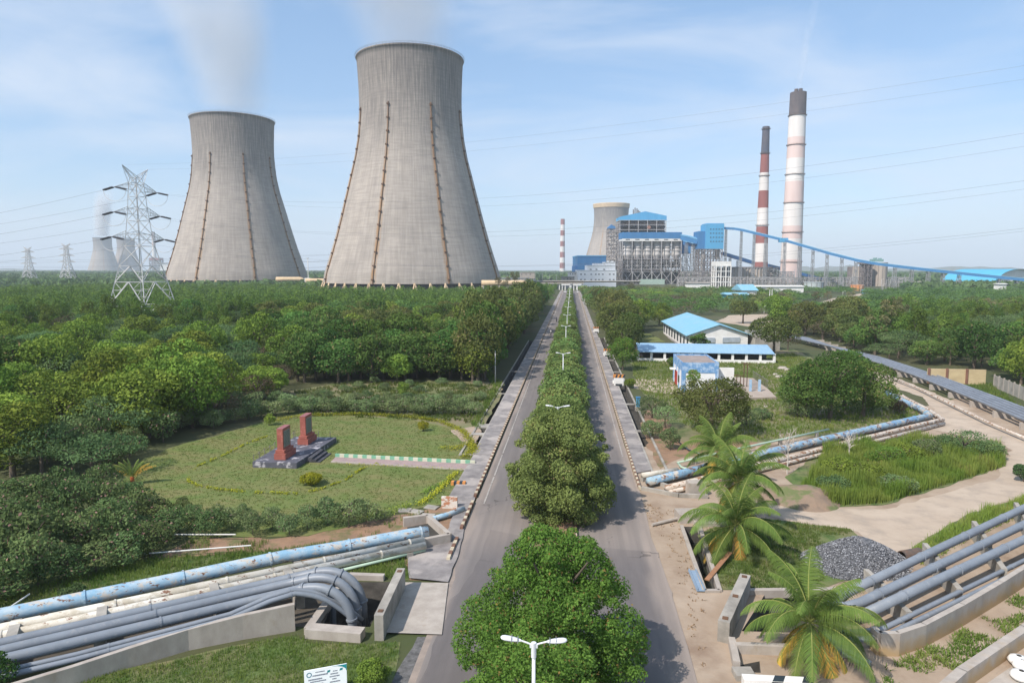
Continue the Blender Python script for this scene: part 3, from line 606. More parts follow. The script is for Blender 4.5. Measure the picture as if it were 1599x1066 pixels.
# --- boiler house (the silo bay in front)
Yb = 900; o = A(1018, 440, Yb); t = empty('silo_bay', (o.x, o.y, 0), 'steel framed bay of grey silos under a wide blue cladding band', 'industrial building')
mb = MB(); frame(mb, 972, 1064, 376, 424, Yb, 28, 6, 1, 1.0, xb=False, ny=3); frame(mb, 972, 1064, 390, 404, Yb + 14, 14, 6, 1, .6, xb=True, ny=2); frame(mb, 972, 1064, 404, 420, Yb + 1, 25, 12, 3, .6, xb=True, ny=3); frame(mb, 972, 1064, 424, 440, Yb, 28, 6, 1, 1.0, xb=2, ny=3, base=True); mb.build('frame', pinkish, t)
mb = MB(); fbox(mb, 971.5, 1065, 362.5, 372.5, Yb - .6, 30); mb.build('blue_band', blue, t)
mb = MB(); fbox(mb, 971.8, 1064.6, 372.7, 376.5, Yb - .8, 30); f_ = mb.build('white_band', white, t)
for i in range(6):
    mb = MB(); fbox(mb, 977 + i * 15, 983.5 + i * 15, 373.4, 374.6, Yb - 1.0, .4); mb.build('vent_slot', glassm, t)
for i in range(6):
    px = 980 + i * 15.1; c = A(px, 400, Yb + 9); r = 6.0; zt = zat(376.5, Yb + 9); zb = zat(398, Yb + 9)
    mb = MB(); ph = [(r, zt - c.z)]
    for q in range(4): zz = zt + (zb - zt) * (q + 1) / 4 - c.z; ph += [(r, zz + .8), (r * .86, zz + .5), (r * .86, zz)] if q < 3 else [(r, zz)]
    mb.lathe(ph + [(r * .2, zat(412, Yb) - c.z)], 20, c=c); mb.build('silo', ducting, t, smooth=False)
for yy in (404, 421, 424):
    mb = MB(); fbox(mb, 972, 1064, yy, yy + 1.2, Yb + .5, 27); mb.build('floor_deck', steel, t)
mb = MB(); fbox(mb, 974, 1062, 408, 418, Yb + 20, 6); fbox(mb, 974, 1062, 426, 439, Yb + 22, 6)
for i in range(14): c = A(977 + i * 6.4, 430, Yb + 6); mb.cyl((c.x, c.y, 1), (c.x, c.y, zat(421, Yb)), 1.6, n=8)
mb.build('machinery', dark_in, t)
mb = MB(); fbox(mb, 1000, 1038, 436, 441, Yb - 8, 7, base=True); mb.build('entrance_canopy', mat('pale_green', (.40, .52, .44)), t)
# --- boiler tower behind
Yc = 960; o = A(1000, 440, Yc); t = empty('boiler_house', (o.x, o.y, 0), 'tall open steel boiler house with a pale blue gabled top', 'industrial building')
mb = MB(); frame(mb, 968, 1040, 344, 366, Yc, 34, 5, 3, .9, xb=False, ny=3); frame(mb, 968, 1040, 366, 441, Yc, 34, 5, 6, .9, xb=True, ny=2, base=True); mb.build('frame', pinkish, t)
mb = MB()
a = A(968, 344, Yc); b = A(1041, 344, Yc); pk = A(1008, 330, Yc); zl = zat(338.5, Yc); zr = zat(337, Yc)
pts = [a, b, Vector((b.x, b.y, zr)), pk, Vector((a.x, a.y, zl))]; bk = [p + fw * 36 for p in pts]
mb.add(pts + bk, [(0, 1, 2, 3, 4), (9, 8, 7, 6, 5), (4, 3, 8, 9), (3, 2, 7, 8), (0, 4, 9, 5), (1, 6, 7, 2), (0, 5, 6, 1)]); mb.build('roof_cladding', blue_l, t)
for yy in (348.5, 353, 358, 363):
    mb = MB(); fbox(mb, 968, 1040, yy, yy + .7, Yc + 1, 32); mb.build('floor_deck', steel, t)
mb = MB()
random.seed(5)
for i in range(60):
    x = random.uniform(969, 1037); y = random.uniform(345, 362); fbox(mb, x, x + random.uniform(1, 5), y, y + random.uniform(1, 3.5), Yc + random.uniform(3, 26), 3)
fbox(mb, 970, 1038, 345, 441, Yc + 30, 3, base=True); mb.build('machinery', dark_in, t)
mb = MB(); c = A(1013.5, 355, Yc - 1); mb.cyl(c, c + fw * 3, 2.4, n=16); mb.build('duct_opening', mat('duct_red', (.35, .18, .13)), t)
for i, px in enumerate((989, 991.6, 994.5, 996.8, 999)):
    c = A(px, 333, Yc + 20); mb = MB().cyl((c.x, c.y, zat(336, Yc + 20)), (c.x, c.y, zat((327, 324.5, 325.5, 328, 330)[i], Yc + 20)), .9, n=10); mb.build('vent_stack', steel, t)
# --- lift tower on the left of the boiler
Yl = 950; o = A(958, 440, Yl); t = empty('stair_tower', (o.x, o.y, 0), 'narrow brown steel stair tower with a small blue cap', 'tower')
mb = MB(); frame(mb, 950, 966, 357, 441, Yl, 16, 2, 14, .7, xb=True, ny=2, base=True); mb.build('frame', steel, t)
mb = MB()
for k in range(12): fbox(mb, 951 + (k % 3) * 3, 956 + (k % 3) * 4, 361 + k * 6.3, 364.5 + k * 6.3, Yl + 2, 10)
mb.build('ducting', ducting, t)
mb = MB(); a = A(950, 358, Yl); b = A(961, 358, Yl); pk = A(955, 350.5, Yl); pts = [a, b, A(961, 354, Yl), pk, A(950, 355, Yl)]; bk = [p + fw * 14 for p in pts]
mb.add(pts + bk, [(0, 1, 2, 3, 4), (9, 8, 7, 6, 5), (4, 3, 8, 9), (3, 2, 7, 8), (0, 4, 9, 5), (1, 6, 7, 2), (0, 5, 6, 1)]); mb.build('cap', blue, t)
# --- turbine hall and offices
Yt = 860; o = A(922, 440, Yt); t = empty('turbine_hall', (o.x, o.y, 0), 'plain deep blue clad hall behind the white stepped offices', 'industrial building')
mb = MB(); fbox(mb, 902, 946.5, 399.5, 441, Yt, 70, base=True); mb.build('wall', blue, t)
mb = MB(); fbox(mb, 901.6, 946.9, 398.8, 400.3, Yt - .5, 71); mb.build('roof', blue_l, t)
mb = MB(); fbox(mb, 898.5, 902, 415, 441, Yt + .6, 50, base=True); mb.build('side_wing', blue_d, t)
Yo = 780; o = A(935, 441, Yo); t = empty('office_building', (o.x, o.y, 0), 'white stepped office block with rows of small dark windows', 'office building')
blocks = [(903.5, 962.5, 422, 40), (917.5, 961, 414.5, 30), (944.5, 961, 409.5, 22), (927.5, 944, 411.5, 18)]
for i, (x0, x1, y, dp) in enumerate(blocks):
    mb = MB(); fbox(mb, x0, x1, y, 441, Yo + i * .8, dp, base=True); fbox(mb, x0 - .2, x1 + .2, y - .5, y + .3, Yo + i * .8 - .4, dp + .6); mb.build('wall', mat('office_white', (.86, .86, .86), (.80, .80, .80), .1, .8), t)
for y in (427.5, 435.7):
    for x in (906, 912, 922, 929, 934, 940, 951, 957):
        mb = MB(); fbox(mb, x, x + 2.6, y, y + 1.5, Yo - .15, .3); mb.build('window', glassm, t)
for x in (921, 930, 942):
    mb = MB(); fbox(mb, x, x + 2.8, 420, 421.2, Yo + .4, .5); mb.build('window', glassm, t)
mb = MB(); fbox(mb, 948, 951, 407, 410, Yo + 10, 4); fbox(mb, 954, 958, 407.4, 410, Yo + 10, 4); mb.build('roof_plant', white, t)
# low annexes left of the offices
for (x0, x1, y, Y, dp, m, lb, cat) in (
    (878, 897, 432.5, 730, 16, concrete_pale, 'low flat roofed pale building left of the white offices', 'building'),
    (888, 902, 425, 800, 14, white, 'small two storey white building at the foot of the blue hall', 'building'),
    (825, 836, 436, 700, 14, white, 'small white shed near the curved cream duct', 'building'),
    (812, 835, 425.5, 1000, 30, concrete_pale, 'hazy pale concrete building right of the largest tower', 'building')):
    o = A((x0 + x1) / 2, 440, Y); t = empty('plant_building', (o.x, o.y, 0), lb, cat); mb = MB(); fbox(mb, x0, x1, y, 441, Y, dp, base=True); mb.build('wall', m, t)
    mb = MB(); fbox(mb, x0 - .4, x1 + .4, y - .7, y + .25, Y - .5, dp + 1); mb.build('roof', concrete, t)
    for k in range(3): mb = MB(); fbox(mb, x0 + 2 + k * (x1 - x0 - 3) / 3, x0 + 3.4 + k * (x1 - x0 - 3) / 3, y + 2, y + 3.5, Y - .2, .4); mb.build('window', glassm, t)
# pipe bridge over the road end
o = A(880, 440, 660); t = empty('pipe_bridge', (o.x, o.y, 0), 'long white pipe bridge crossing behind the end of the road', 'pipe bridge')
mb = MB(); fbox(mb, 826, 912, 441.0, 442.8, 660, 4); fbox(mb, 848, 912, 438.2, 439, 661, 2.5); mb.build('deck', concrete_pale, t)
mb = MB()
for k in range(10): fbox(mb, 828 + k * 9, 829.3 + k * 9, 442.8, 450, 661, 2, base=True)
mb.build('pier', white, t)
mb = MB()
for k in range(4): a = A(760, 438.6 + k * .5, 664 + k); b = A(1000, 438.6 + k * .5, 664 + k); mb.cyl(a, b, .45, n=8)
mb.build('pipe_run', ducting, t)
# gate house across the road end
o = A(893, 446, 640); t = empty('gate_house', (o.x, o.y, 0), 'white gate portal over the end of the avenue', 'gate')
mb = MB(); fbox(mb, 877, 890, 443.6, 445.3, 640, 5); fbox(mb, 895, 908, 443.6, 445.3, 640, 5); mb.build('canopy', white, t)
for x in (877.5, 882, 889, 895.5, 901, 907): mb = MB(); fbox(mb, x, x + 1.1, 445.3, 453, 640.5, 1.2, base=True); mb.build('post', white, t)
# --- conveyor transfer tower
Yv = 860; o = A(1112, 440, Yv); t = empty('transfer_tower', (o.x, o.y, 0), 'bright blue box tower on tall steel legs with rows of openings', 'transfer tower')
mb = MB(); fbox(mb, 1103, 1131, 350, 389, Yv, 26); fbox(mb, 1104, 1130.4, 348.6, 350.2, Yv + 1, 24); mb.build('cladding', blue_l, t)
mb = MB(); fbox(mb, 1091, 1102.6, 361, 388.6, Yv + 4, 24); mb.build('side_cladding', blue, t)
for r_ in range(4):
    for k in range(5): mb = MB(); fbox(mb, 1109 + k * 4.4, 1110.9 + k * 4.4, 357 + r_ * 6.4, 358.6 + r_ * 6.4, Yv - .2, .4); mb.build('opening', glassm, t)
mb = MB(); frame(mb, 1091, 1128, 389, 440, Yv, 24, 4, 5, .8, xb=2, ny=3, base=True); mb.build('trestle', steel, t)
mb = MB(); fbox(mb, 1119, 1124, 390, 404, Yv + 6, 8); fbox(mb, 1096, 1100, 392, 441, Yv + 8, 5, base=True); mb.build('chute', ducting, t)
# --- conveyors
def conveyor(label, pts, w_, h_, m, legs, name='conveyor', roofm=None):
    """pts: (px, py, Y)"""
    P3 = [A(*p) for p in pts]; o = P3[0]; t = empty(name, (o.x, o.y, 0), label, 'conveyor')
    g = MB(); rf = MB()
    for a, b in zip(P3, P3[1:]):
        g.beam(a, b, w_, h_); rf.beam(a + Vector((0, 0, h_ * .55)), b + Vector((0, 0, h_ * .55)), w_ * 1.12, h_ * .2)
    g.build('gallery', m, t); rf.build('roof', roofm or mat('gallery_roof', (.12, .33, .52), (.14, .34, .50), .1), t)
    for (px, py, Y) in legs:
        p = A(px, py, Y); mb = MB(); z = p.z - h_ / 2; s = w_ * .42
        for k in (-1, 1):
            for j in (-1, 1): mb.beam(p + rt * k * s * .5 + fw * j * s - Vector((0, 0, h_ / 2)), Vector((p.x, p.y, 0)) + rt * k * s * .8 + fw * j * s * 1.3, .45)
        n = max(3, int(z / 7))
        for q in range(n):
            z0 = z * q / n; z1 = z * (q + 1) / n; a_ = s * (.8 - .3 * q / n)
            for j in (-1, 1):
                mb.beam(Vector((p.x, p.y, z0)) - rt * a_ + fw * j * s, Vector((p.x, p.y, z1)) + rt * a_ + fw * j * s, .28)
                mb.beam(Vector((p.x, p.y, z0)) + rt * a_ + fw * j * s, Vector((p.x, p.y, z1)) - rt * a_ + fw * j * s, .28)
                mb.beam(Vector((p.x, p.y, z1)) - rt * a_ + fw * j * s, Vector((p.x, p.y, z1)) + rt * a_ + fw * j * s, .28)
        mb.build('trestle', grey_steel, t)
    return t
def along(pts, xs):
    out = []
    for x in xs:
        for (x0, y0, Y0), (x1, y1, Y1) in zip(pts, pts[1:]):
            if x0 <= x <= x1: f = (x - x0) / (x1 - x0); out.append((x, y0 + (y1 - y0) * f, Y0 + (Y1 - Y0) * f)); break
    return out
mainp = [(1131, 356.5, 865), (1148, 357.5, 860), (1160, 359.5, 850), (1222, 374.5, 810), (1300, 397, 770), (1340, 407, 750), (1372, 412.5, 735), (1440, 420.5, 705), (1530, 430, 670), (1640, 441, 635)]
conveyor('long bright blue inclined conveyor gallery descending to the right', mainp, 3.8, 2.5, blue, along(mainp, (1134, 1158, 1178, 1196, 1226, 1249, 1270, 1292, 1315, 1337, 1398, 1424, 1450, 1473, 1498, 1560, 1588)))
mb = MB(); fbox(mb, 1220, 1231, 371.5, 378, 806, 9); o = mb.build('conveyor_cabin', blue_l); tag(o, 'small blue cabin on the long conveyor in front of the tallest chimney', 'cabin')
conveyor('short blue conveyor between the silo bay and the blue tower', [(1065, 371, 890), (1078, 373.5, 880), (1091, 377.5, 870)], 6, 6, blue, [(1072, 375, 885), (1082, 378, 878)])
conveyor('lower blue conveyor sloping down under the first one', [(1065, 378, 905), (1082, 383, 895), (1092, 388, 890)], 5, 4, blue_d, [(1088, 388, 892)])
conveyor('dark blue low conveyor sloping down behind the chimneys', [(1128, 396, 900), (1176, 410.5, 930)], 4.5, 3.5, blue_d, [(1140, 401, 905), (1152, 405, 915)])
conveyor('dark blue ground conveyor right of the tallest chimney', [(1196, 414, 1040), (1248, 427, 1050), (1285, 437, 1060)], 5, 4, blue_d, [(1262, 432, 1052)])
o = A(1072, 440, 930); t = empty('dust_hopper', (o.x, o.y, 0), 'blue hopper hanging beside the silo bay', 'hopper')
mb = MB(); fbox(mb, 1065.5, 1079, 376, 396, 930, 14); mb.build('cladding', blue, t)
mb = MB(); frame(mb, 1066, 1078, 396, 440, 930, 13, 2, 4, .7, ny=2, base=True); mb.build('leg_frame', steel, t)
# --- white tank frame, ash silos, long beige bunker
o = A(1130, 440, 740); t = empty('water_tank_tower', (o.x, o.y, 0), 'white concrete tank on an open four storey frame', 'water tower')
mb = MB(); fbox(mb, 1118, 1142, 408, 415, 740, 17); mb.build('tank', white, t)
mb = MB(); frame(mb, 1118.5, 1141.5, 415, 448, 740, 16, 3, 4, 1.0, xb=False, ny=3, base=True); mb.build('frame', white, t)
mb = MB(); fbox(mb, 1122, 1138, 418, 447, 748, 6, base=True); mb.build('stairwell', dark_in, t)
o = A(1170, 440, 900); t = empty('ash_bunker', (o.x, o.y, 0), 'long beige bunker with a dark roof line at the chimney foot', 'industrial building')
mb = MB(); fbox(mb, 1143, 1206, 418.5, 441, 900, 30, base=True)
mb.build('wall', beige, t)
mb = MB(); fbox(mb, 1142, 1206.5, 416.6, 418.7, 899, 32); mb.build('roof', steel, t)
mb = MB()
for k in range(14): fbox(mb, 1144 + k * 4.7, 1144.9 + k * 4.7, 418.7, 441, 898.6, 1.4, base=True)
mb.build('buttress', ducting, t)
def rack(x0, x1, yt, Y, dep, nx, nz_, label, m=steel, clutter=0, seed=0, w_=.5):
    o = A((x0 + x1) / 2, 440, Y); t = empty('steel_rack', (o.x, o.y, 0), label, 'steel rack'); mb = MB(); frame(mb, x0, x1, yt, 441, Y, dep, nx, nz_, w_, xb=True, ny=2, base=True); mb.build('frame', m, t)
    random.seed(seed); mb = MB()
    for k in range(clutter):
        x = random.uniform(x0, x1 - 3); y = random.uniform(yt + 1, 440); fbox(mb, x, x + random.uniform(1, 5), y, y + random.uniform(.8, 3), Y + random.uniform(1, dep - 2), 3)
    if clutter: mb.build('equipment', ducting, t)
    mb = MB()
    for k in range(3):
        y = yt + 1 + k * 3.3; mb.cyl(A(x0, y, Y + 1 + k), A(x1, y, Y + 1 + k), .5, n=6)
    mb.build('pipe_run', pinkish, t)
rack(1064, 1118, 424, 840, 14, 12, 3, 'low steel pipe rack under the blue transfer tower', clutter=50, seed=1)
rack(946, 972, 408, 890, 20, 5, 6, 'steel pipe rack between the offices and the silo bay', clutter=30, seed=2)
rack(1060, 1230, 433, 790, 8, 30, 2, 'long low pipe rack in front of the chimneys', m=pinkish, clutter=60, seed=3)
rack(1196, 1216, 418, 860, 14, 4, 4, 'dark steel rack between the two chimneys', m=dark_in, clutter=25, seed=4)
rack(1236, 1420, 433, 800, 8, 34, 2, 'long low pipe rack right of the tallest chimney', m=pinkish, clutter=50, seed=6)
rack(740, 826, 434, 780, 8, 16, 1, 'thin steel pipe rack right of the largest cooling tower', m=grey_steel, clutter=14, seed=7)
rack(1205, 1240, 424, 900, 12, 8, 3, 'steel rack round the foot of the tallest chimney', m=grey_steel, clutter=20, seed=8)
# --- silos and tanks on the right
def roundt(name, px, Y, yt, r, m, label, cat, roof=None, h0=0, cone=0.0):
    c = gz(px, Y); z = zat(yt, Y, px); t = empty(name, (c.x, c.y, 0), label, cat)
    MB().lathe([(r, h0), (r, z)], 28, c=(c.x, c.y, 0)).build('wall', m, t, smooth=True)
    MB().lathe([(r * 1.03, z), (r * 1.03, z + .4), (.05, z + .5 + cone)], 28, c=(c.x, c.y, 0)).build('roof', roof or m, t)
    mb = MB()
    for k in range(12): a = 2 * math.pi * k / 12; mb.beam((c.x + r * 1.02 * math.cos(a), c.y + r * 1.02 * math.sin(a), 0), (c.x + r * 1.02 * math.cos(a), c.y + r * 1.02 * math.sin(a), z), .3)
    mb.build('stiffener', steel, t); return t
roundt('ash_silo', 1338, 830, 416.5, 6.2, beige, 'beige ash silo with a dark neighbour beneath the long conveyor', 'silo')
roundt('ash_silo', 1328, 850, 417, 4.2, steel, 'dark slim ash silo left of the beige one', 'silo')
roundt('ash_silo', 1372, 800, 410.5, 8.0, beige, 'wide beige ash silo carrying teal machinery under the conveyor', 'silo')
o = A(1355, 440, 790); t = empty('bunker_frame', (o.x, o.y, 0), 'dark open steel frame left of the wide beige silo', 'steel frame')
mb = MB(); frame(mb, 1350, 1362, 411, 442, 790, 10, 2, 6, .9, xb=True, ny=3, base=True); fbox(mb, 1347, 1366, 409.5, 412, 789, 12); mb.build('frame', steel, t)
mb = MB(); fbox(mb, 1351, 1361, 413, 441, 795, 4, base=True); mb.build('panel', dark_in, t)
mb = MB(); fbox(mb, 1362, 1380, 404.5, 408.5, 798, 6); fbox(mb, 1366, 1370, 402.5, 405, 799, 4); fbox(mb, 1374, 1377, 403, 405, 799, 4); tag(mb.build('roof_machinery', mat('teal_steel', (.22, .38, .36))), 'teal machinery on top of the wide beige silo', 'machinery')
roundt('storage_tank', 1338, 640, 445.5, 5.8, orange, 'bright orange storage tank low among the trees', 'tank')
roundt('storage_tank', 1270, 700, 441, 9.5, mat('tank_grey', (.40, .45, .44), (.34, .38, .38), .3), 'pale grey green round tank right of the tallest chimney', 'tank')
roundt('storage_tank', 1348.5, 560, 453, 1.7, blue_l, 'left small bright blue water tank on the far right embankment', 'tank'); roundt('storage_tank', 1356.5, 560, 453.5, 1.7, blue_l, 'right small bright blue water tank on the far right embankment', 'tank')
# coal shed: half barrel vault
o = A(1545, 440, 900); t = empty('coal_shed', (o.x, o.y, 0), 'huge bright blue barrel vault coal shed at the right', 'coal shed')
mb = MB(); n = 18; c0 = A(1592, 440, 760); ax = (rt * -.45 + fw).normalized(); cr_ = Vector((ax.y, -ax.x, 0)); Rr = 42; ring = []
for dd in (0, 60):
    for i in range(n + 1):
        a = math.pi * i / n; ring.append(Vector((c0.x, c0.y, 0)) + ax * dd + cr_ * Rr * math.cos(a) + Vector((0, 0, 20 * math.sin(a) ** .8)))
mb.add(ring, [(i, i + 1, n + 2 + i, n + 1 + i) for i in range(n)]); mb.build('roof', mat('vault_blue', (.08, .38, .56), (.08, .34, .52), .1), t)
mb = MB(); a = [p for p in ring[n + 1:]]; mb.add([p + ax * 3 for p in ring[:n + 1]], [tuple(range(n + 1))]); mb.build('end_wall', white, t)
# long low sheds and roofs among the right trees
def shed(x0, x1, yt, yb, Y, dep, wm, rm, label, ridge=2.0, name='shed'):
    a = A(x0, yt, Y); b = A(x1, yt, Y); o = (a + b) / 2; t = empty(name, (o.x, o.y, 0), label, 'shed'); zt = a.z; m_ = fw * dep
    mb = MB(); fbox(mb, x0, x1, yt + .3, yb, Y, dep, base=True); mb.build('wall', wm, t)
    mb = MB(); e = rt * 1.0; f_ = fw * 1.0; v = [a - e - f_, b + e - f_, b + e + m_ + f_, a - e + m_ + f_]; r0 = a - e + m_ * .5 + Vector((0, 0, ridge)); r1 = b + e + m_ * .5 + Vector((0, 0, ridge))
    mb.add(v + [r0, r1], [(0, 1, 5, 4), (2, 3, 4, 5), (0, 4, 3), (1, 2, 5), (0, 3, 2, 1)]); mb.build('roof', rm, t)
shed(1165, 1255, 447.5, 452, 560, 14, white, white, 'long low white shed in front of the chimneys', 1.0)
shed(1074, 1109, 442, 445, 640, 10, white, concrete_pale, 'low white shed left of the tank tower', .6)
shed(1136, 1168, 460, 464.5, 420, 12, teal, roofblue, 'small teal walled shed in the trees', 1.2)
shed(1160, 1182, 453.5, 459, 470, 22, white, roofblue, 'blue gabled roof rising from the trees before the white shed', 4.0)
shed(1428, 1450, 440, 444, 700, 8, white, concrete_pale, 'small pale bridge house behind the right trees', .5)
shed(1560, 1572, 443.5, 447, 560, 6, white, white, 'tiny white hut under the end of the conveyor', .6)
shed(1228, 1240, 482, 493, 300, 8, mat('pink_wall', (.5, .40, .33)), concrete_pale, 'small pinkish hut half hidden behind the right trees', .5)
# faraway plant seen through the left pylon
for (x0, x1, y, m, lb) in ((248, 264, 411, white, 'hazy white hall of the far plant left of the second tower'), (262, 274, 419, blue_l, 'hazy pale blue hall of the far plant'), (233, 248, 403, ch_red, 'hazy red topped frame of the far plant'), (17, 22, 426, white, 'tiny white far building at the left horizon')):
    Y = 3500; a = A((x0 + x1) / 2, 440, Y); t = empty('far_hall', (a.x, a.y, 0), lb, 'industrial building')
    mb = MB()
    if m is ch_red: frame(mb, x0, x1, y, 424, Y, 40, 4, 4, 4, ny=2, base=True); mb.build('frame', grey_steel, t); mb = MB(); fbox(mb, x0, x1, y, y + 3, Y - 3, 46); mb.build('red_deck', ch_red, t)
    else: fbox(mb, x0, x1, y, 424, Y, 60, base=True); mb.build('wall', m, t); mb = MB(); fbox(mb, x0 - 1, x1 + 1, y - .8, y, Y - 4, 70); mb.build('roof', concrete, t)
# ================================================================ PYLONS AND POLES
galv = mat('galvanised', (.62, .61, .59), (.50, .49, .48), .8, .6, metal=.0)
def pylon_mb(Ht, detail=True, w_=.32):
    """double circuit tension tower, line along local Y; returns part meshes and arm tips"""
    lv = [(0, 9.2), (7, 8.0), (16, 6.3), (22, 5.1), (29.5, 3.6), (34, 3.1), (39, 2.7), (43.5, 2.3), (48, 2.1), (52.5, 1.8), (55, 1.4)]
    k = Ht / 59.0; lv = [(z * k, a * k) for z, a in lv]; body = MB()
    cn = lambda z, a: [Vector((sx * a, sy * a, z)) for sx, sy in ((-1, -1), (1, -1), (1, 1), (-1, 1))]
    for (z0, a0), (z1, a1) in zip(lv, lv[1:]):
        c0 = cn(z0, a0); c1 = cn(z1, a1); th = w_ * k * (1 if z0 < 25 * k else .75)
        for i in range(4):
            j = (i + 1) % 4; body.beam(c0[i], c1[i], th * 1.5); body.beam(c1[i], c1[j], th * .8)
            if z0 < 20 * k:
                mid = (c1[i] + c1[j]) / 2; body.beam(c0[i], mid, th); body.beam(c0[j], mid, th)
                for f in (.33, .66): body.beam(c0[i].lerp(c1[i], f), c0[i].lerp(mid, f), th * .6); body.beam(c0[j].lerp(c1[j], f), c0[j].lerp(mid, f), th * .6); body.beam(c0[i].lerp(mid, f), c0[i].lerp(c1[i], min(1, f + .33)), th * .5)
            else: body.beam(c0[i], c1[j], th * .7); body.beam(c0[j], c1[i], th * .7)
    arms = []; tips = []
    for z, L_, a in ((32 * k, 9.4 * k, 3.4 * k), (41 * k, 8.6 * k, 2.6 * k), (50 * k, 8.2 * k, 2.1 * k)):
        for s in (-1, 1):
            m = MB(); tip = Vector((s * (a + L_), 0, z + .6 * k)); th = w_ * k * .7
            for q in (-1, 1):
                m.beam((s * a, q * a, z), tip, th); m.beam((s * a * .9, q * a * .9, z + 3.2 * k), tip, th)
                for f in (.2, .4, .6, .8): m.beam(Vector((s * a, q * a, z)).lerp(tip, f), Vector((s * a * .9, q * a * .9, z + 3.2 * k)).lerp(tip, f), th * .6); m.beam(Vector((s * a, q * a, z)).lerp(tip, f), Vector((s * a * .9, q * a * .9, z + 3.2 * k)).lerp(tip, max(0, f - .2)), th * .5)
            arms.append(m); tips.append(tip)
    peaks = []
    for s in (-1, 1):
        m = MB(); tip = Vector((s * 6.2 * k, 0, 59 * k))
        for q in (-1, 1): m.beam((s * 1.4 * k, q * 1.4 * k, 55 * k), tip, w_ * k * .7); m.beam((0, q * 1.4 * k, 55 * k), tip, w_ * k * .6); m.beam((s * 1.8 * k, q * 1.6 * k, 52.5 * k), tip, w_ * k * .6)
        for f in (.3, .6): m.beam(Vector((s * 1.8 * k, 1.6 * k, 52.5 * k)).lerp(tip, f), Vector((0, 1.4 * k, 55 * k)).lerp(tip, f), w_ * k * .5); m.beam(Vector((s * 1.8 * k, -1.6 * k, 52.5 * k)).lerp(tip, f), Vector((0, -1.4 * k, 55 * k)).lerp(tip, f), w_ * k * .5)
        peaks.append((m, tip))
    return body, arms, tips, peaks
def make_pylon(loc, rz, Ht, label, insul=True, w_=.32):
    t = empty('transmission_pylon', loc, label, 'pylon', 'lattice transmission pylons', rz)
    body, arms, tips, peaks = pylon_mb(Ht, w_=w_)
    body.build('lattice_body', galv, t, local=True)
    for a in arms: a.build('cross_arm', galv, t, local=True)
    for m, tp in peaks: m.build('earth_wire_peak', galv, t, local=True)
    if insul:
        for tp in tips:
            for s in (-1, 1):
                ins = MB()
                for q in (-.35, .35):
                    e = tp + Vector((q, s * 4.6, -1.0)); ins.cyl(tp + Vector((q, s * .4, -.1)), e, .16, n=6)
                    for f in np.linspace(.1, .95, 12): p = (tp + Vector((q, s * .4, -.1))).lerp(e, f); ins.cyl(p, p + (e - tp).normalized() * .12, .3, n=8)
                ins.build('insulator', mat('insulator_grey', (.10, .10, .11), (.07, .07, .08), 1, .4), t, local=True)
            jp = MB(); jp.tube([tp + Vector((0, 4.8 * math.cos(a), -1.0 - 4.0 * math.sin(a))) for a in np.linspace(0, math.pi, 11)], .07, 5); jp.build('jumper_wire', galv, t, local=True)
    return t, tips, [p[1] for p in peaks]
def world_pt(t, v): return Matrix.Translation(t.location) @ Matrix.Rotation(t.rotation_euler.z, 4, 'Z') @ Vector(v)
g0 = gz(225, 252); endR = A(1900, 400, 122); endR.z = 0; dR = (endR - g0); rzp = math.atan2(dR.y, dR.x) - math.pi / 2
far_t = A(-420, 430, 520); far_t.z = 0
pyl, tips, pks = make_pylon(g0, rzp + R(12), 56.5, 'large near lattice pylon standing in the left wood', w_=.22)
wirem = mat('conductor', (.16, .16, .17), (.13, .13, .14), 1, .5, metal=.4)
def span(a, b, sag, r, label, n=26, name='power_line'):
    pts = [a.lerp(b, i / n) - Vector((0, 0, 4 * sag * (i / n) * (1 - i / n))) for i in range(n + 1)]
    o = MB().tube(pts, r, 4).build(name, wirem); tag(o, label, 'power line', 'overhead power lines'); return o
R2 = Matrix.Rotation(rzp, 4, 'Z'); kk = 58.5 / 59
for i, tp in enumerate(tips):
    side = -1 if i % 2 == 0 else 1; lvn = ('lowest', 'middle', 'top')[i // 2]; sd_ = 'nearer' if side < 0 else 'farther'
    q = endR + (R2 @ Vector((tp.x, 0, tp.z)))
    a1_ = world_pt(pyl, tp + Vector((0, -4.6 if (world_pt(pyl, (0, -1, 0)) - endR).length < (world_pt(pyl, (0, 1, 0)) - endR).length else 4.6, -1)))
    a2_ = world_pt(pyl, tp + Vector((0, 4.6 if (world_pt(pyl, (0, -1, 0)) - endR).length < (world_pt(pyl, (0, 1, 0)) - endR).length else -4.6, -1)))
    span(a1_, q, 10, .022, 'power line from the %s arm of the near pylon sweeping right, %s circuit' % (lvn, sd_))
    span(a2_, far_t + (R2 @ Vector((tp.x, 0, tp.z))), 10, .04, 'power line leaving the %s arm of the near pylon to the left, %s circuit' % (lvn, sd_))
for i, tp in enumerate(pks):
    span(world_pt(pyl, tp), endR + (R2 @ Vector((tp.x, 0, tp.z + 3))), 5, .016, 'thin earth wire from the %s peak of the near pylon sweeping right' % ('left', 'right')[i])
for px, D, Ht, lb in ((47, 900, 49, 'farther of the two small distant pylons, the left one at the lagoon'), (107, 860, 52, 'second small distant pylon, between the lagoon and the far towers')):
    c = gz(px, D); t_, tp_, pk_ = make_pylon(c, R(8), Ht, lb, insul=False, w_=.5)
    for j, tp in enumerate(tp_):
        if j % 2: continue
        a = world_pt(t_, tp); span(a - rt * 700, a + rt * 500, 14, .09, 'distant power line level with the %s arm of the %s small pylon' % (('lowest', 'middle', 'top')[j // 2], 'left' if px == 47 else 'right'))
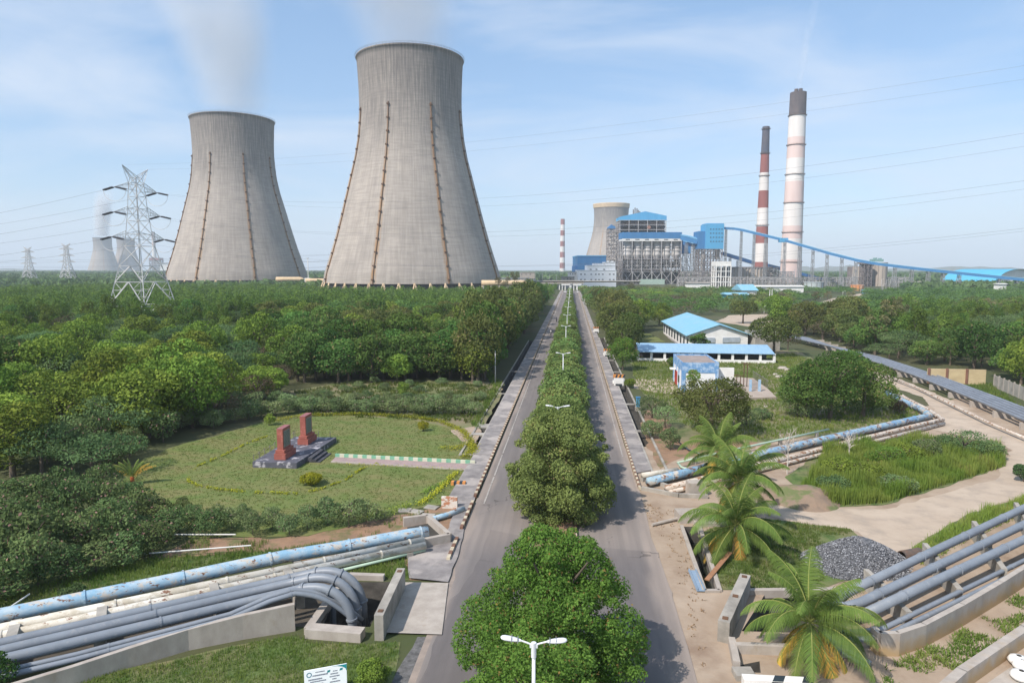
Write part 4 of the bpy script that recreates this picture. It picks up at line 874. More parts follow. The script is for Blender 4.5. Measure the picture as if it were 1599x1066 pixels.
def pole(px, D, ytop, label, r=.12, head=None, m=None, name='pole', cat='pole', group=None):
    c = gz(px, D); z = zat(ytop, D, px); t = empty(name, c, label, cat, group)
    MB().cyl(c, (c.x, c.y, z), r * 1.3, r * .7, 8).build('shaft', m or galv, t, smooth=True)
    if head == 'ring':
        MB().lathe([(1.2, z - .4), (1.2, z + .2), (1.0, z + .2), (1.0, z - .4)], 16, c=(c.x, c.y, 0)).build('lamp_ring', galv, t)
    elif head == 'arm':
        MB().beam((c.x, c.y, z - .1), (c.x + 1.2, c.y, z + .2), .12).build('arm', galv, t); MB().box((c.x + 1.5, c.y, z + .2), (.9, .35, .16)).build('lamp_head', white, t)
    else: MB().box((c.x, c.y, z - 1.2), (.12, .35, .5)).build('bracket', m or galv, t)
    return t
pole(482, 690, 403, 'tall floodlight mast between the two big cooling towers', .45, 'ring', name='floodlight_mast', cat='mast')
MBb = MB(); c = gz(482, 688); MBb.box((c.x, c.y, 5.5), (6, 5, 11)); tag(MBb.build('service_hut', white), 'small white service cabin at the foot of the floodlight mast', 'hut')
pole(773.5, 120, 546, 'thin grey pole at the edge of the brown clearing', .09)
pole(1201, 330, 452, 'thin tall twin pole left side behind the blue roofs', .18); pole(1204.5, 330, 452, 'thin tall twin pole right side behind the blue roofs', .18)
pole(1476, 300, 478, 'leaning whitish stub pole above the right wood', .2, m=white); pole(1446, 330, 480, 'short brown stub pole above the right wood', .2, m=steel)
for i, (px, D, y) in enumerate(((1193, 300, 478), (1234, 420, 466), (1252, 420, 468), (1281, 460, 462), (1316, 520, 455), (1378, 520, 444), (1376, 640, 436), (1383, 600, 437), (1389, 620, 436), (1344, 560, 446))):
    pole(px, D, y, 'slim single arm street lamp among the far right trees', .13, 'arm', name='far_street_lamp', cat='street lamp', group='street lamps beyond the right trees')
for i, px in enumerate(range(748, 870, 11)):
    pole(px, 900 + (i * 37) % 90, 424 + (i * 7) % 6, 'thin grey mast on the horizon right of the largest cooling tower', .25, m=grey_steel, name='far_mast', cat='mast', group='thin masts right of the largest cooling tower')
for i, px in enumerate((1240, 1262, 1286, 1300, 1318, 1330, 1392, 1412)):
    pole(px, 780, 420 + (i * 5) % 9, 'thin grey mast behind the low pipe rack right of the chimneys', .25, m=grey_steel, name='far_mast', cat='mast', group='thin masts right of the chimneys')
# ================================================================ STREET LAMPS, PIPES, WALLS, MONUMENTS, BUILDINGS
lamp_white = mat('lamp_white', (.72, .73, .74), (.62, .63, .64), 2, .45)
def make_lamp():
    t = empty('street_lamp')
    MB().cyl((0, 0, 0), (0, 0, 7.75), .095, .055, 12).build('pole', lamp_white, t, smooth=True, local=True)
    MB().cyl((0, 0, 0), (0, 0, .5), .16, .14, 12).build('base', concrete, t, local=True)
    MB().cyl((0, 0, 7.45), (0, 0, 7.95), .085, .085, 12).box((0, 0, 7.85), (.26, .1, .12)).build('collar', lamp_white, t, local=True)
    for s in (-1, 1):
        MB().tube([(0, 0, 7.85), (s * .2, 0, 7.93), (s * .42, 0, 8.0), (s * .6, 0, 8.04)], .03, 8).build('arm', lamp_white, t, smooth=True, local=True)
        mb = MB(); prof = [(0.42, .045, .04), (.5, .075, .055), (.62, .105, .07), (.8, .13, .08), (.95, .125, .075), (1.04, .09, .055), (1.08, .03, .02)]; ring = []
        n = 12; vs = []; fs = []
        for x, a, b in prof:
            for i in range(n): q = 2 * math.pi * i / n; vs.append((s * x, a * math.cos(q), 8.0 + .13 * (x - .42) + max(-.035, b * math.sin(q))))
        for j in range(len(prof) - 1):
            for i in range(n): fs.append((j * n + i, j * n + (i + 1) % n, (j + 1) * n + (i + 1) % n, (j + 1) * n + i))
        mb.add(vs, fs + [tuple(range(n)), tuple(range((len(prof) - 1) * n, len(prof) * n))]); h = mb.build('lamp_head', lamp_white, t, smooth=True, local=True)
        g = MB().box((s * .52, 0, 8.02), (.02, .19, .16)); g.box((s * .72, 0, 8.045), (.015, .25, .17)); g.build('clamp_band', grey_steel, h, local=True)
    return t
lamp0 = make_lamp()
llab = ['twin armed street lamp nearest the camera, over the bright green median tree', 'second twin armed street lamp, above the tall olive median tree', 'third twin armed street lamp, its white pole clear of the hedge', 'fourth twin armed street lamp along the median', 'fifth twin armed street lamp along the median', 'sixth twin armed street lamp along the median']
for k in range(15):
    o = lamp0 if k == 0 else copy_tree(lamp0); o.location = (-1.12, 21.0 + 38.2 * k + (0, 0, 0, 9, 6)[min(k, 4)], 0.0)
    tag(o, llab[k] if k < 6 else 'small far twin armed street lamp near the end of the avenue', 'street lamp', 'twin armed street lamps on the median' if k < 6 else 'far twin armed street lamps on the median')
# ---- pipes
grey_pipe = mat('grey_pipe_paint', (.22, .245, .275), (.185, .205, .23), .7, .45, c3=(.26, .27, .28), s3=3, lo3=.55, hi3=.7, spec=.4)
def peel(name, base, base2, rustc=(.17, .08, .045), amt=.57, stain=(.48, .44, .38), s=1.3):
    m, N, L, b = newmat(name); b.inputs['Roughness'].default_value = .75
    geo = N.new('ShaderNodeNewGeometry')
    def nz(sc, lo, hi, off=0):
        mp = N.new('ShaderNodeMapping'); mp.inputs['Location'].default_value = (off, off, 0); mp.inputs['Scale'].default_value = (.55, .8, 1.2); n = N.new('ShaderNodeTexNoise'); n.inputs['Scale'].default_value = sc; n.inputs['Detail'].default_value = 8; n.inputs['Roughness'].default_value = .7
        L.new(geo.outputs['Position'], mp.inputs[0]); L.new(mp.outputs[0], n.inputs['Vector']); r = N.new('ShaderNodeMapRange'); r.inputs[1].default_value = lo; r.inputs[2].default_value = hi; L.new(n.outputs[0], r.inputs[0]); return r.outputs[0]
    def mix(f, a, b_):
        n = N.new('ShaderNodeMix'); n.data_type = 'RGBA'; L.new(f, n.inputs[0])
        for k, v in ((6, a), (7, b_)):
            if hasattr(v, 'is_output'): L.new(v, n.inputs[k])
            else: n.inputs[k].default_value = c4(v)
        return n.outputs[2]
    c = mix(nz(.5 * s, .42, .6), base, base2); c = mix(nz(1.0 * s, .52, .58, 5), c, stain); c = mix(nz(2.0 * s, amt, amt + .03, 11), c, rustc)
    L.new(c, b.inputs['Base Color']); MATS[name] = m; return m
old_blue = peel('peeling_blue_paint', (.22, .38, .50), (.42, .50, .54), s=1.9, amt=.585)
old_blue2 = peel('faded_blue_paint', (.16, .30, .45), (.30, .42, .48), amt=.55)
old_white = peel('peeling_cream_paint', (.52, .48, .40), (.60, .58, .52), stain=(.42, .38, .30), amt=.585)
old_white2 = peel('rusty_cream_paint', (.50, .42, .34), (.56, .50, .43), rustc=(.24, .12, .06), amt=.53)
green_pipe = mat('pale_green_pipe', (.42, .55, .42), (.36, .47, .37), 1, .7)
def pline(pts, z): return [P(x, y, zz if zz is not None else z) for x, y, zz in [(p + (None,))[:3] for p in pts]]
def pipe_thing(name, pts, r, m, label, group=None, flanges=None, n=14, supports=None, sup_w=None, fm=None):
    """pts: 3D points"""
    o = pts[len(pts) // 2]; t = empty(name, (o.x, o.y, 0), label, 'pipe', group)
    MB().tube(pts, r, n).build('pipe_wall', m, t, smooth=True)
    L_ = [0]
    for a, b in zip(pts, pts[1:]): L_.append(L_[-1] + (b - a).length)
    def at(s):
        for i in range(len(pts) - 1):
            if s <= L_[i + 1]: return pts[i].lerp(pts[i + 1], (s - L_[i]) / max(1e-6, L_[i + 1] - L_[i])), (pts[i + 1] - pts[i]).normalized()
        return pts[-1], (pts[-1] - pts[-2]).normalized()
    if flanges:
        s = flanges * .6
        while s < L_[-1]:
            p, d = at(s); MB().cyl(p - d * .05, p + d * .05, r * 1.14, n=n).build('weld_collar', fm or m, t); s += flanges
    if supports:
        s = supports * .4
        while s < L_[-1] - .3:
            p, d = at(s)
            if p.z - r > .12: MB().box((p.x, p.y, (p.z - r * .8) / 2 - .03), (sup_w or r * 2.2, .45, p.z - r * .8 + .06), math.atan2(d.y, d.x) + math.pi / 2).build('saddle_block', concrete, t)
            s += supports
    return t
def line3(a, b, n=6): return [a.lerp(b, i / n) for i in range(n + 1)]
# left: old blue and cream pipes, partly buried
pipe_thing('old_pipe', pline([(-160, 992), (0, 961), (150, 930), (300, 899), (440, 869), (560, 849), (640, 834), (668, 830)], .95), .42, old_blue, 'fat peeling blue pipe running into the concrete frame on the left', 'old pipes left of the road', 5.2, supports=6)
pipe_thing('old_pipe', pline([(-160, 1014), (662, 843)], .75), .26, old_white, 'upper peeling cream pipe beside the fat blue one', 'old pipes left of the road', 6, supports=8)
pipe_thing('old_pipe', pline([(-160, 1027), (664, 851)], .6), .26, old_white, 'lower peeling cream pipe along the grey pipes', 'old pipes left of the road', 7, supports=8)
pipe_thing('old_pipe', pline([(520, 893), (600, 874), (664, 858)], .3), .10, green_pipe, 'thin pale green pipe below the cream pipes', 'old pipes left of the road')
pipe_thing('old_pipe', pline([(668, 812), (700, 803), (724, 794)], .3), .22, old_blue, 'short broken blue pipe end on the paving by the lawn corner', 'old pipes left of the road')
# concrete frame round the pipe end
mb = MB(); fr = pix([(630, 822), (668, 817), (702, 848), (663, 856)]); 
for a, b in ((0, 1), (1, 2), (2, 3)): wall(mb, fr[a], fr[b], .35, 0, .75)
tag(mb.build('pipe_chamber', concrete_pale), 'low open concrete chamber where the fat blue pipe ends', 'chamber')
mb = MB(); mb.prism(pix([(636, 826), (668, 820), (696, 846), (664, 850)]), 0.02, .17); tag(mb.build('frame_floor', darkm), kind='structure')
# left: grey pipes diving into the pit
a_dir = (P(540, 893, 1.3) - P(0, 1010, 1.3)).normalized()
gp = [((-220, 1082), (0, 1028), (200, 991), (380, 940), (474, 918), 'front'), ((-220, 1068), (0, 1016), (200, 977), (380, 928), (483, 903), 'middle'), ((-220, 1054), (0, 1004), (200, 964), (380, 917), (494, 893), 'back')]
for i, g in enumerate(gp):
    base = pline([g[0], g[1], g[2], g[3]], 1.2); b9 = P(g[4][0], g[4][1], 1.2); base = [base[0].lerp(b9, f) for f in (0, .25, .5, .75, .93)]; e = P(g[4][0], g[4][1], 1.55); d = (e - base[-1]); d.z = 0; d.normalize(); d = (d + Vector((.25, -.12, 0))).normalized(); rh, rv = 2.9, 2.1
    arc = [e + d * rh * math.sin(q) + Vector((0, 0, .35 * math.sin(min(q * 2, math.pi)) - rv * (1 - math.cos(q)))) for q in np.linspace(0, math.pi / 2, 12)]
    path = base + [base[-1].lerp(e, .5)] + arc + [arc[-1] - Vector((0, 0, 1.6))]
    t = pipe_thing('grey_pipe', path, .265, grey_pipe, 'large grey pipe diving into the left pit, %s of three' % g[5], 'large grey pipes left of the road', 7.5)
    for q in (.02, .45, .97): k = q * 11; p = arc[int(k)]; dd = (arc[min(11, int(k) + 1)] - arc[max(0, int(k) - 1)]).normalized(); MB().cyl(p - dd * .05, p + dd * .05, .33, n=16).build('flange', grey_pipe, t)
W0, W1 = P(118, 1067), P(461, 983); wd = (W1 - W0).normalized(); wn = Vector((-wd.y, wd.x, 0))
for i, lb in enumerate(('upper', 'lower')):
    o_ = wn * (1.25 - i * .5); a0 = W0 - wd * 22 + o_ + Vector((0, 0, .75)); a1 = W1 - wd * 3.2 + o_ + Vector((0, 0, 1.15)); e0 = W1 + wd * .2 + o_ + Vector((0, 0, 1.75)); dn = P(566 - i * 8, 968 + i * 5, -.5)
    pts = [a0, W0 + o_ + Vector((0, 0, .85)), a1, a1.lerp(e0, .6) + Vector((0, 0, .12)), e0] + [e0.lerp(dn, f) + Vector((0, 0, .5 * math.sin(f * math.pi))) for f in np.linspace(.12, 1, 8)]
    pipe_thing('grey_pipe', pts, .14, grey_pipe, 'small grey pipe sloping into the left pit, %s of two' % lb, 'small grey pipes left of the road', 9)
# pipe sleepers under grey pipes
for i, (x, y) in enumerate(((165, 995), (350, 955), (20, 1025), (470, 925))):
    p = P(x, y, .5); mb = MB(); mb.box((p.x - .9, p.y + .9, .45), (.5, 4.6, .9), math.atan2(a_dir.y, a_dir.x)); tag(mb.build('pipe_sleeper', concrete), 'concrete sleeper under the grey pipes left of the road', 'pipe support', 'concrete sleepers under the left grey pipes')
# retaining wall left
wl = [P(x, y, 0) for x, y in ((-260, 1180), (118, 1067), (200, 1041), (295, 1013), (380, 996), (461, 983))]; wh = [.8, .95, 1.02, 1.15, 1.35, 1.55]
t = empty('retaining_wall', wl[-1], 'long pale concrete retaining wall below the left grey pipes', 'wall')
mb = MB(); jb = MB(); n9 = [Vector((-(wl[min(k + 1, 5)] - wl[max(k - 1, 0)]).y, (wl[min(k + 1, 5)] - wl[max(k - 1, 0)]).x, 0)).normalized() * .14 for k in range(6)]
vs = []
for p, h_, n_ in zip(wl, wh, n9): vs += [p - n_ - Vector((0, 0, .3)), p + n_ - Vector((0, 0, .3)), p + n_ + Vector((0, 0, h_)), p - n_ + Vector((0, 0, h_))]
mb.add(vs, [(k * 4 + a, k * 4 + 4 + a, k * 4 + 4 + (a + 1) % 4, k * 4 + (a + 1) % 4) for k in range(5) for a in range(4)] + [(0, 1, 2, 3), (23, 22, 21, 20)]); mb.build('wall', concrete_pale, t)
for (a, b), (h0, h1) in zip(zip(wl, wl[1:]), zip(wh, wh[1:])):
    k9 = int((b - a).length / 1.5)
    for k in range(1, k9): p = a.lerp(b, k / k9); d = (b - a).normalized(); q = Vector((d.y, -d.x, 0)); hh9 = h0 + (h1 - h0) * k / k9 - .03; jb.box((p.x + q.x * .145, p.y + q.y * .145, hh9 / 2), (.035, .012, hh9), math.atan2(d.y, d.x))
jb.build('formwork_joint', concrete, t)
# left pit kerbs and parapet
pl = HOLES['pit_left']; t = empty('pipe_pit', (pl[0][0], pl[0][1], 0), 'concrete pipe pit with raised rim left of the road', 'pipe pit')
mb = MB(); o_ = pix([(481, 991), (598, 1001)]); wall(mb, o_[0], (pl[3][0], o_[1][1] + .1), .75, -.1, .52); wall(mb, o_[0], pix([(541, 905)])[0], .45, -.1, .42); wall(mb, pix([(545, 903)])[0], pix([(600, 905)])[0], .4, -.1, .35); mb.build('rim', concrete_pale, t)
mb = MB(); wall(mb, pix([(592, 1000)])[0], pix([(627, 921)])[0], .5, -.1, 1.45); mb.build('parapet', concrete, t)
mb = MB()
for f in (.08, .92): a = P(592, 1000).lerp(P(627, 921), f); mb.box((a.x, a.y, 1.46), (.28, .28, .05)); 
mb.build('socket', rust, t)
c = P(520, 945); MB().cyl((c.x, c.y, -2), (c.x, c.y, 1.3), .17, n=12).build('standpipe', grey_pipe, t)
# thin rails and sticks along the dirt
for a, b, lb in (((225, 864), (392, 851), 'thin white pole lying on the red earth bank'), ((266, 834), (368, 834), 'thin pinkish pole lying under the left shrubs'), ((0, 958), (46, 927), 'thin leaning white bar by the left pipes'), ((925, 0), (926, 1), None)):
    if lb: o = MB().cyl(P(a[0], a[1], .35), P(b[0], b[1], .5), .05, n=6).build('pole', white); tag(o, lb, 'pole')
# right: old blue and cream pipes with the elbow
def zl(l, z): return pline(l, z)
elb = [(1012, 752), (1090, 733), (1200, 706), (1330, 676), (1420, 656), (1452, 649)]
elb2 = [(1040, 762), (1120, 742), (1230, 715), (1350, 684), (1440, 662), (1472, 655)]
pipe_thing('old_pipe', zl(elb, .55) + zl([(1440, 640), (1410, 626), (1385, 612)], .6), .40, old_blue2, 'fat faded blue pipe crossing the right field to a sharp elbow', 'old pipes right of the road', 5)
pipe_thing('old_pipe', zl(elb2, .5) + zl([(1450, 640), (1420, 625), (1388, 606), (1370, 598)], .5), .27, old_white2, 'rusty cream pipe in front of the faded blue one', 'old pipes right of the road', 5)
pipe_thing('old_pipe', zl([(1046, 768), (1130, 748), (1240, 720), (1360, 690), (1474, 661)], .3), .2, old_white2, 'lower rusty cream pipe with dark rail beneath', 'old pipes right of the road', 6)
pipe_thing('old_pipe', zl([(1003, 742), (1030, 738), (1058, 734)], .6), .26, old_white, 'short cream pipe end at the right kerb', 'old pipes right of the road')
pipe_thing('old_pipe', zl([(1058, 722), (1064, 729), (1076, 733)], .5) , .10, green_pipe, 'short bent pale green pipe left of the palms', 'pale green pipes right of the road')
pipe_thing('old_pipe', zl([(1058, 722), (1140, 703), (1220, 686), (1294, 670)], .6), .11, green_pipe, 'long thin pale green pipe running up the right field', 'pale green pipes right of the road', supports=7)
pipe_thing('black_hose', zl([(1060, 690), (1075, 702), (1098, 710)], .15), .09, glassm, 'short black hose on the bare soil behind the palms', None)
mb = MB()
for a, b in (((1002, 752), (1040, 742)), ((1002, 765), (1060, 776)), ((1060, 776), (1105, 778)), ((1018, 753), (1062, 769))): wall(mb, P(*a), P(*b), .3, 0, .35)
tag(mb.build('broken_kerb', concrete), 'broken low concrete kerbs where the right pipes start', 'kerb')
for x, y, s, h, lb in ((1086, 772, 1.5, 1.2, 'pale concrete block beside the old pipes right of the road'), (1078, 812, 2.2, .75, 'flat concrete block at the head of the near right drain'), (1106, 816, 2.6, .3, 'low concrete slab bridging the near right drain')):
    p = P(x, y); o = MB().box((p.x, p.y, h / 2), (s, s * .7, h), .15).build('concrete_block', concrete_pale); tag(o, lb, 'concrete block')
o = MB().cyl(P(1018, 819, .15), P(1062, 808, .2), .13, n=8).build('concrete_post', concrete_pale); tag(o, 'pale concrete post lying on the right shoulder', 'post')
# near drain lips
mb = MB(); dn = HOLES['drain_near']; 
for a, b in ((0, 3), (3, 2), (1, 2)): wall(mb, dn[a], dn[b], .28, -.3, .16)
tag(mb.build('drain_kerb', concrete_pale), kind='structure')
p0, p1 = P(1081, 893), P(1095, 925); o = MB().beam(p0 + Vector((0, 0, .12)), p1 + Vector((0, 0, .12)), .55, .06); o.beam(p0 + Vector((-.22, 0, .2)), p1 + Vector((-.22, 0, .2)), .06, .12); o.beam(p0 + Vector((.22, 0, .2)), p1 + Vector((.22, 0, .2)), .06, .12)
tag(o.build('steel_channel', mat('channel_blue', (.25, .33, .42), (.2, .27, .35), 2, .5)), 'blue grey steel channel lying beside the near right drain', 'steel channel')
# right pit parapet and walls
t = empty('pipe_pit', P(1140, 990), 'concrete pipe pit with thick parapet right of the road, behind the front palm', 'pipe pit')
mb = MB(); wall(mb, P(1129, 1003), P(1163, 925), .62, -.2, 1.2); mb.build('parapet', concrete, t)
mb = MB(); wall(mb, P(1148, 1018), P(1330, 1024), .35, -.2, .5); wall(mb, P(1142, 1006), P(1150, 1045), .35, -.2, .45); wall(mb, P(1166, 927), P(1325, 925), .35, -.2, .3); mb.build('rim', concrete_pale, t)
mb = MB()
for f in (.06, .5, .94): a = P(1129, 1003).lerp(P(1163, 925), f); mb.box((a.x, a.y, 1.22), (.3, .3, .05), -.3)
mb.build('socket', rust, t)
mb = MB(); q = P(1208, 1080); mb.box((q.x, q.y, .35), (2.9, .5, .7), 0); o = mb.build('striped_barrier', white); tag(o, 'white kerb block with black diagonal stripes at the bottom right', 'barrier')
mb = MB()
for k in range(2): x = q.x - .55 + k * 1.35; mb.add([(x, q.y - .255, .08), (x + .5, q.y - .255, .08), (x + .9, q.y - .255, .68), (x + .4, q.y - .255, .68)], [(0, 1, 2, 3)]); mb.add([(x + .4, q.y - .25, .704), (x + .9, q.y - .25, .704), (x + 1.15, q.y + .25, .704), (x + .65, q.y + .25, .704)], [(0, 1, 2, 3)])
s_ = mb.build('black_stripe', glassm, origin=(0, 0, 0)); s_.parent = o; s_.location = -Vector(o.location)
mb = MB(); wall(mb, P(1146, 1056), P(1176, 1056), .8, 0, .3); tag(mb.build('concrete_block', concrete), 'flat concrete slab left of the striped barrier', 'concrete block')
# right: big grey pipes
for i, (a, b, lb, z0, z1) in enumerate((((1303, 934), (1760, 716), 'back', 1.6, 1.6), ((1345, 940), (1780, 732), 'middle', 1.55, 1.6), ((1352, 957), (1800, 748), 'front', 1.5, 1.6))):
    p0 = P(a[0], a[1], z0); p1 = P(b[0], b[1], z1); pts = line3(p0, p1, 5)
    if i == 1:
        pts = [P(1292, 945, 1.35), P(1320, 947, 1.4)] + pts
    pipe_thing('grey_pipe', pts, .27, grey_pipe, 'large grey pipe rising to the lower right corner, %s of three' % lb, 'large grey pipes at the lower right', 6.2)
for i, (a, b, lb) in enumerate((((1375, 983), (1800, 778), 'upper'), ((1378, 995), (1800, 792), 'lower'))):
    p0 = P(a[0], a[1], .8); p1 = P(b[0], b[1], .8); pipe_thing('grey_pipe', [p0 - Vector((2.0, .1, .2))] + line3(p0, p1, 5), .15, grey_pipe, 'small grey pipe along the curved wall, %s of two' % lb, 'small grey pipes at the lower right', 6.5)
for i, f in enumerate((.03, .17, .31, .45, .6, .75, .9)):
    a = P(1330, 930).lerp(P(1770, 722), f); b = P(1400, 990).lerp(P(1810, 795), f); mb = MB(); wall(mb, a, b, .35, 0, 1.0 if True else 0); a2 = a.lerp(b, -.02); b2 = a.lerp(b, .55); wall(mb, a2, b2, .3, 1.0, 1.3)
    tag(mb.build('pipe_sleeper', concrete), 'stepped concrete sleeper under the grey pipes at the lower right', 'pipe support', 'concrete sleepers at the lower right')
tag(sheet('pipe_trench_floor', pix([(1310, 950), (1345, 915), (1780, 700), (1830, 800), (1400, 1010)]), .045, sand))
def stained():
    m = concrete_pale.copy(); m.name = 'stained_wall'; N = m.node_tree.nodes; L = m.node_tree.links; b = N['Principled BSDF']; src = b.inputs['Base Color'].links[0].from_socket; geo = N.new('ShaderNodeNewGeometry'); sp = N.new('ShaderNodeSeparateXYZ'); L.new(geo.outputs['Position'], sp.inputs[0])
    n = N.new('ShaderNodeTexNoise'); n.inputs['Scale'].default_value = 1.1; n.inputs['Detail'].default_value = 6; L.new(geo.outputs['Position'], n.inputs['Vector']); a = N.new('ShaderNodeMath'); a.operation = 'MULTIPLY_ADD'; a.inputs[1].default_value = -1.3; L.new(n.outputs[0], a.inputs[0]); L.new(sp.outputs[2], a.inputs[2])
    r = N.new('ShaderNodeMapRange'); r.inputs[1].default_value = .25; r.inputs[2].default_value = -.45; L.new(a.outputs[0], r.inputs[0]); x = N.new('ShaderNodeMix'); x.data_type = 'RGBA'; x.inputs[7].default_value = (.40, .28, .15, 1); L.new(r.outputs[0], x.inputs[0]); L.new(src, x.inputs[6]); L.new(x.outputs[2], b.inputs['Base Color']); return m
stain_m = stained()
wr = [P(x, y) for x, y in ((1362, 1012), (1372, 1022), (1400, 1022), (1440, 1008), (1500, 975), (1560, 938), (1640, 885), (1760, 812))]
mb = MB()
for a, b in zip(wr, wr[1:]): wall(mb, a, b + (b - a).normalized() * .04, .3, -.3, 1.25)
tag(mb.build('retaining_wall', stain_m), 'curved pale retaining wall round the grey pipes at the lower right', 'wall')
wr = [P(x, y) for x, y in ((1470, 1100), (1500, 1072), (1599, 1003), (1760, 890))]
mb = MB()
for a, b in zip(wr, wr[1:]): wall(mb, a, b + (b - a).normalized() * .04, .45, -.2, .9)
tag(mb.build('yard_wall', stain_m), 'low wall along the planting bed in the bottom right corner', 'wall')
sh_ = MB()
q = P(1300, 1000, .25); o = MB().cyl(P(1285, 993, .6), P(1360, 1035, .25), .12, n=10); o.cyl(P(1285, 1000, .55), P(1355, 1041, .2), .08, n=8); tag(o.build('grey_pipe', grey_pipe), 'short pair of grey pipes lying behind the front palm', 'pipe')
for i, (x, y) in enumerate(((1590, 1038), (1597, 1046), (1594, 1062))):
    p = P(x, y); o = bpy.data.objects.new('rubble_bag', None); 
    mb = MB(); prof = [(.05, 0), (.42, .06), (.5, .2), (.4, .36), (.12, .46)]; mb.lathe([(r, z) for r, z in prof], 12, c=(p.x, p.y, .06)); tag(mb.build('sack', white, smooth=True), 'white sack lying in the concrete yard at the bottom right', 'sack', 'white sacks in the yard')
# black culvert pipe
a = P(1408, 869, .35); b = P(1436, 864, .35); t = empty('culvert_pipe', (a.x, a.y, 0), 'short dark open pipe by the gravel heap', 'pipe')
mb = MB(); d = (b - a).normalized(); u = d.cross(Vector((0, 0, 1))); w_ = u.cross(d); n = 18
ringp = lambda c_, r: [c_ + (u * math.cos(2 * math.pi * i / n) + w_ * math.sin(2 * math.pi * i / n)) * r for i in range(n)]
rr = [ringp(a, .42), ringp(b, .42), ringp(b, .36), ringp(a, .36)]; vs = [v for r in rr for v in r]; fs = []
for j in range(4):
    k = (j + 1) % 4
    for i in range(n): fs.append((j * n + i, j * n + (i + 1) % n, k * n + (i + 1) % n, k * n + i))
mb.add(vs, fs).build('pipe_wall', mat('old_iron', (.09, .08, .075), (.16, .10, .07), 2, .8), t)
# earth mound left of the tall grass
c = P(1252, 778); mb = MB(); n = 40; rg = [1, .85, .7, .55, .4, .2, 0]; vs = []
for r in rg:
    for i in range(n):
        a = 2 * math.pi * i / n; q = r * (1 + .15 * math.sin(a * 3)); z = 1.1 * (1 - r ** 1.6) * (1 + .5 * noise.noise(Vector((math.cos(a) * r * 2, math.sin(a) * r * 2, 5)))); vs.append((c.x + 4.2 * q * math.cos(a), c.y + 3.2 * q * math.sin(a), z - (.1 if r == 1 else 0)))
mb.add(vs, [(j * n + i, j * n + (i + 1) % n, (j + 1) * n + (i + 1) % n, (j + 1) * n + i) for j in range(len(rg) - 1) for i in range(n)])
tag(mb.build('earth_mound', mat('mound_soil', (.27, .19, .13), (.20, .15, .11), .8, .95, bump=.15, c3=(.13, .15, .06), s3=.5, lo3=.5, hi3=.6), smooth=True), 'low reddish earth mound left of the tall grass island', kind='structure')
# gravel heap
gm = mat('gravel_pebbles', (.17, .175, .185), (.06, .062, .068), 5, .95, bump=.06, bscale=6)
c = P(1338, 880); mb = MB(); n = 56; rg = [1, .97, .9, .8, .7, .6, .5, .38, .25, .12, 0]; vs = []
for r in rg:
    for i in range(n):
        a = 2 * math.pi * i / n; q = r * (1 + .10 * math.sin(a * 2 + 1) + .06 * math.sin(5 * a)); z = 1.9 * (1 - r ** 1.35) * (1 + .1 * noise.noise(Vector((a, r * 3, 0)))) + .08 * noise.noise(Vector((math.cos(a) * r * 9, math.sin(a) * r * 9, 3)))
        vs.append((c.x + 3.3 * q * math.cos(a), c.y + 3.0 * q * math.sin(a), z + (0 if r < 1 else -.1)))
mb.add(vs, [(j * n + i, j * n + (i + 1) % n, (j + 1) * n + (i + 1) % n, (j + 1) * n + i) for j in range(len(rg) - 1) for i in range(n)])
hp = mb.build('gravel_heap', gm, smooth=True); tag(hp, 'heap of dark grey crushed stone beside the dirt track', 'gravel heap')
V = []; T_ = []; rg_ = np.random.default_rng(3)
k = 9000; rad = np.sqrt(rg_.random(k)); an = rg_.random(k) * 6.283; q = rad * (1 + .10 * np.sin(an * 2 + 1) + .06 * np.sin(5 * an)) * 1.03
pts = np.stack([3.3 * q * np.cos(an), 3.0 * q * np.sin(an), 1.9 * (1 - np.minimum(rad, 1) ** 1.35) + .04], 1); nr = rg_.normal(size=(k, 3)); nr[:, 2] = abs(nr[:, 2]) + .3; nr /= np.linalg.norm(nr, axis=1)[:, None]
V, T_ = leaf_arrays(pts, nr, .03 + .04 * rg_.random(k), rg_, .8)
sm = leafmat('loose_stone', (.07, .072, .078), (.30, .305, .32), trans=0.0, hue=0)
s_ = quads_mesh('loose_stones', V, T_, sm, parent=hp, loc=tuple(Vector((c.x, c.y, 0)) - Vector(hp.location))); s_['kind'] = 'stuff'
# ---- monuments
mon_red = mat('red_granite', (.34, .11, .08), (.27, .085, .065), 1.2, .5, c3=(.45, .16, .13), s3=3, lo3=.55, hi3=.7)
mon_top = mat('dull_red_top', (.30, .12, .12), (.25, .10, .10), 2, .7); plq = mat('plaque_grey', (.25, .26, .22), (.19, .20, .17), 3, .5)
plat = mat('platform_slate', (.115, .115, .135), (.08, .08, .10), 1.5, .7, c3=(.42, .40, .42), s3=1.1, lo3=.56, hi3=.62)
MO = P(463, 709) - Vector((-29.6, 73.7, 0))
_before = set(bpy.data.objects)
t = empty('monument_platform', (-29.6, 74, 0), 'dark slate platform under the two red monuments', 'platform')
mb = MB().prism([(-32, 68.4), (-27.4, 68.4), (-27.0, 79), (-31.9, 79)], 0, .62); mb.build('slab', plat, t)
mb = MB()
for k in range(3): mb.box((-26.9 + k * .42, 72.4, .26 - k * .1), (.44, 3.4, .52 - k * .2))
mb.build('steps', mat('step_slate', (.05, .05, .058), (.08, .08, .09), 1), t)
mb = MB()
for k in range(9): mb.cyl((-31.9, 68.5 + k * 1.25, .6), (-31.9, 68.5 + k * 1.25, 1.35), .035, n=6)
for k in range(4): mb.cyl((-31.9 + k * 1.4, 78.9, .6), (-31.9 + k * 1.4, 78.9, 1.35), .035, n=6)
for k in range(8): mb.tube([(-31.9, 68.5 + k * 1.25 + f * 1.25, 1.3 - .6 * f * (1 - f)) for f in (0, .25, .5, .75, 1)], .018, 4)
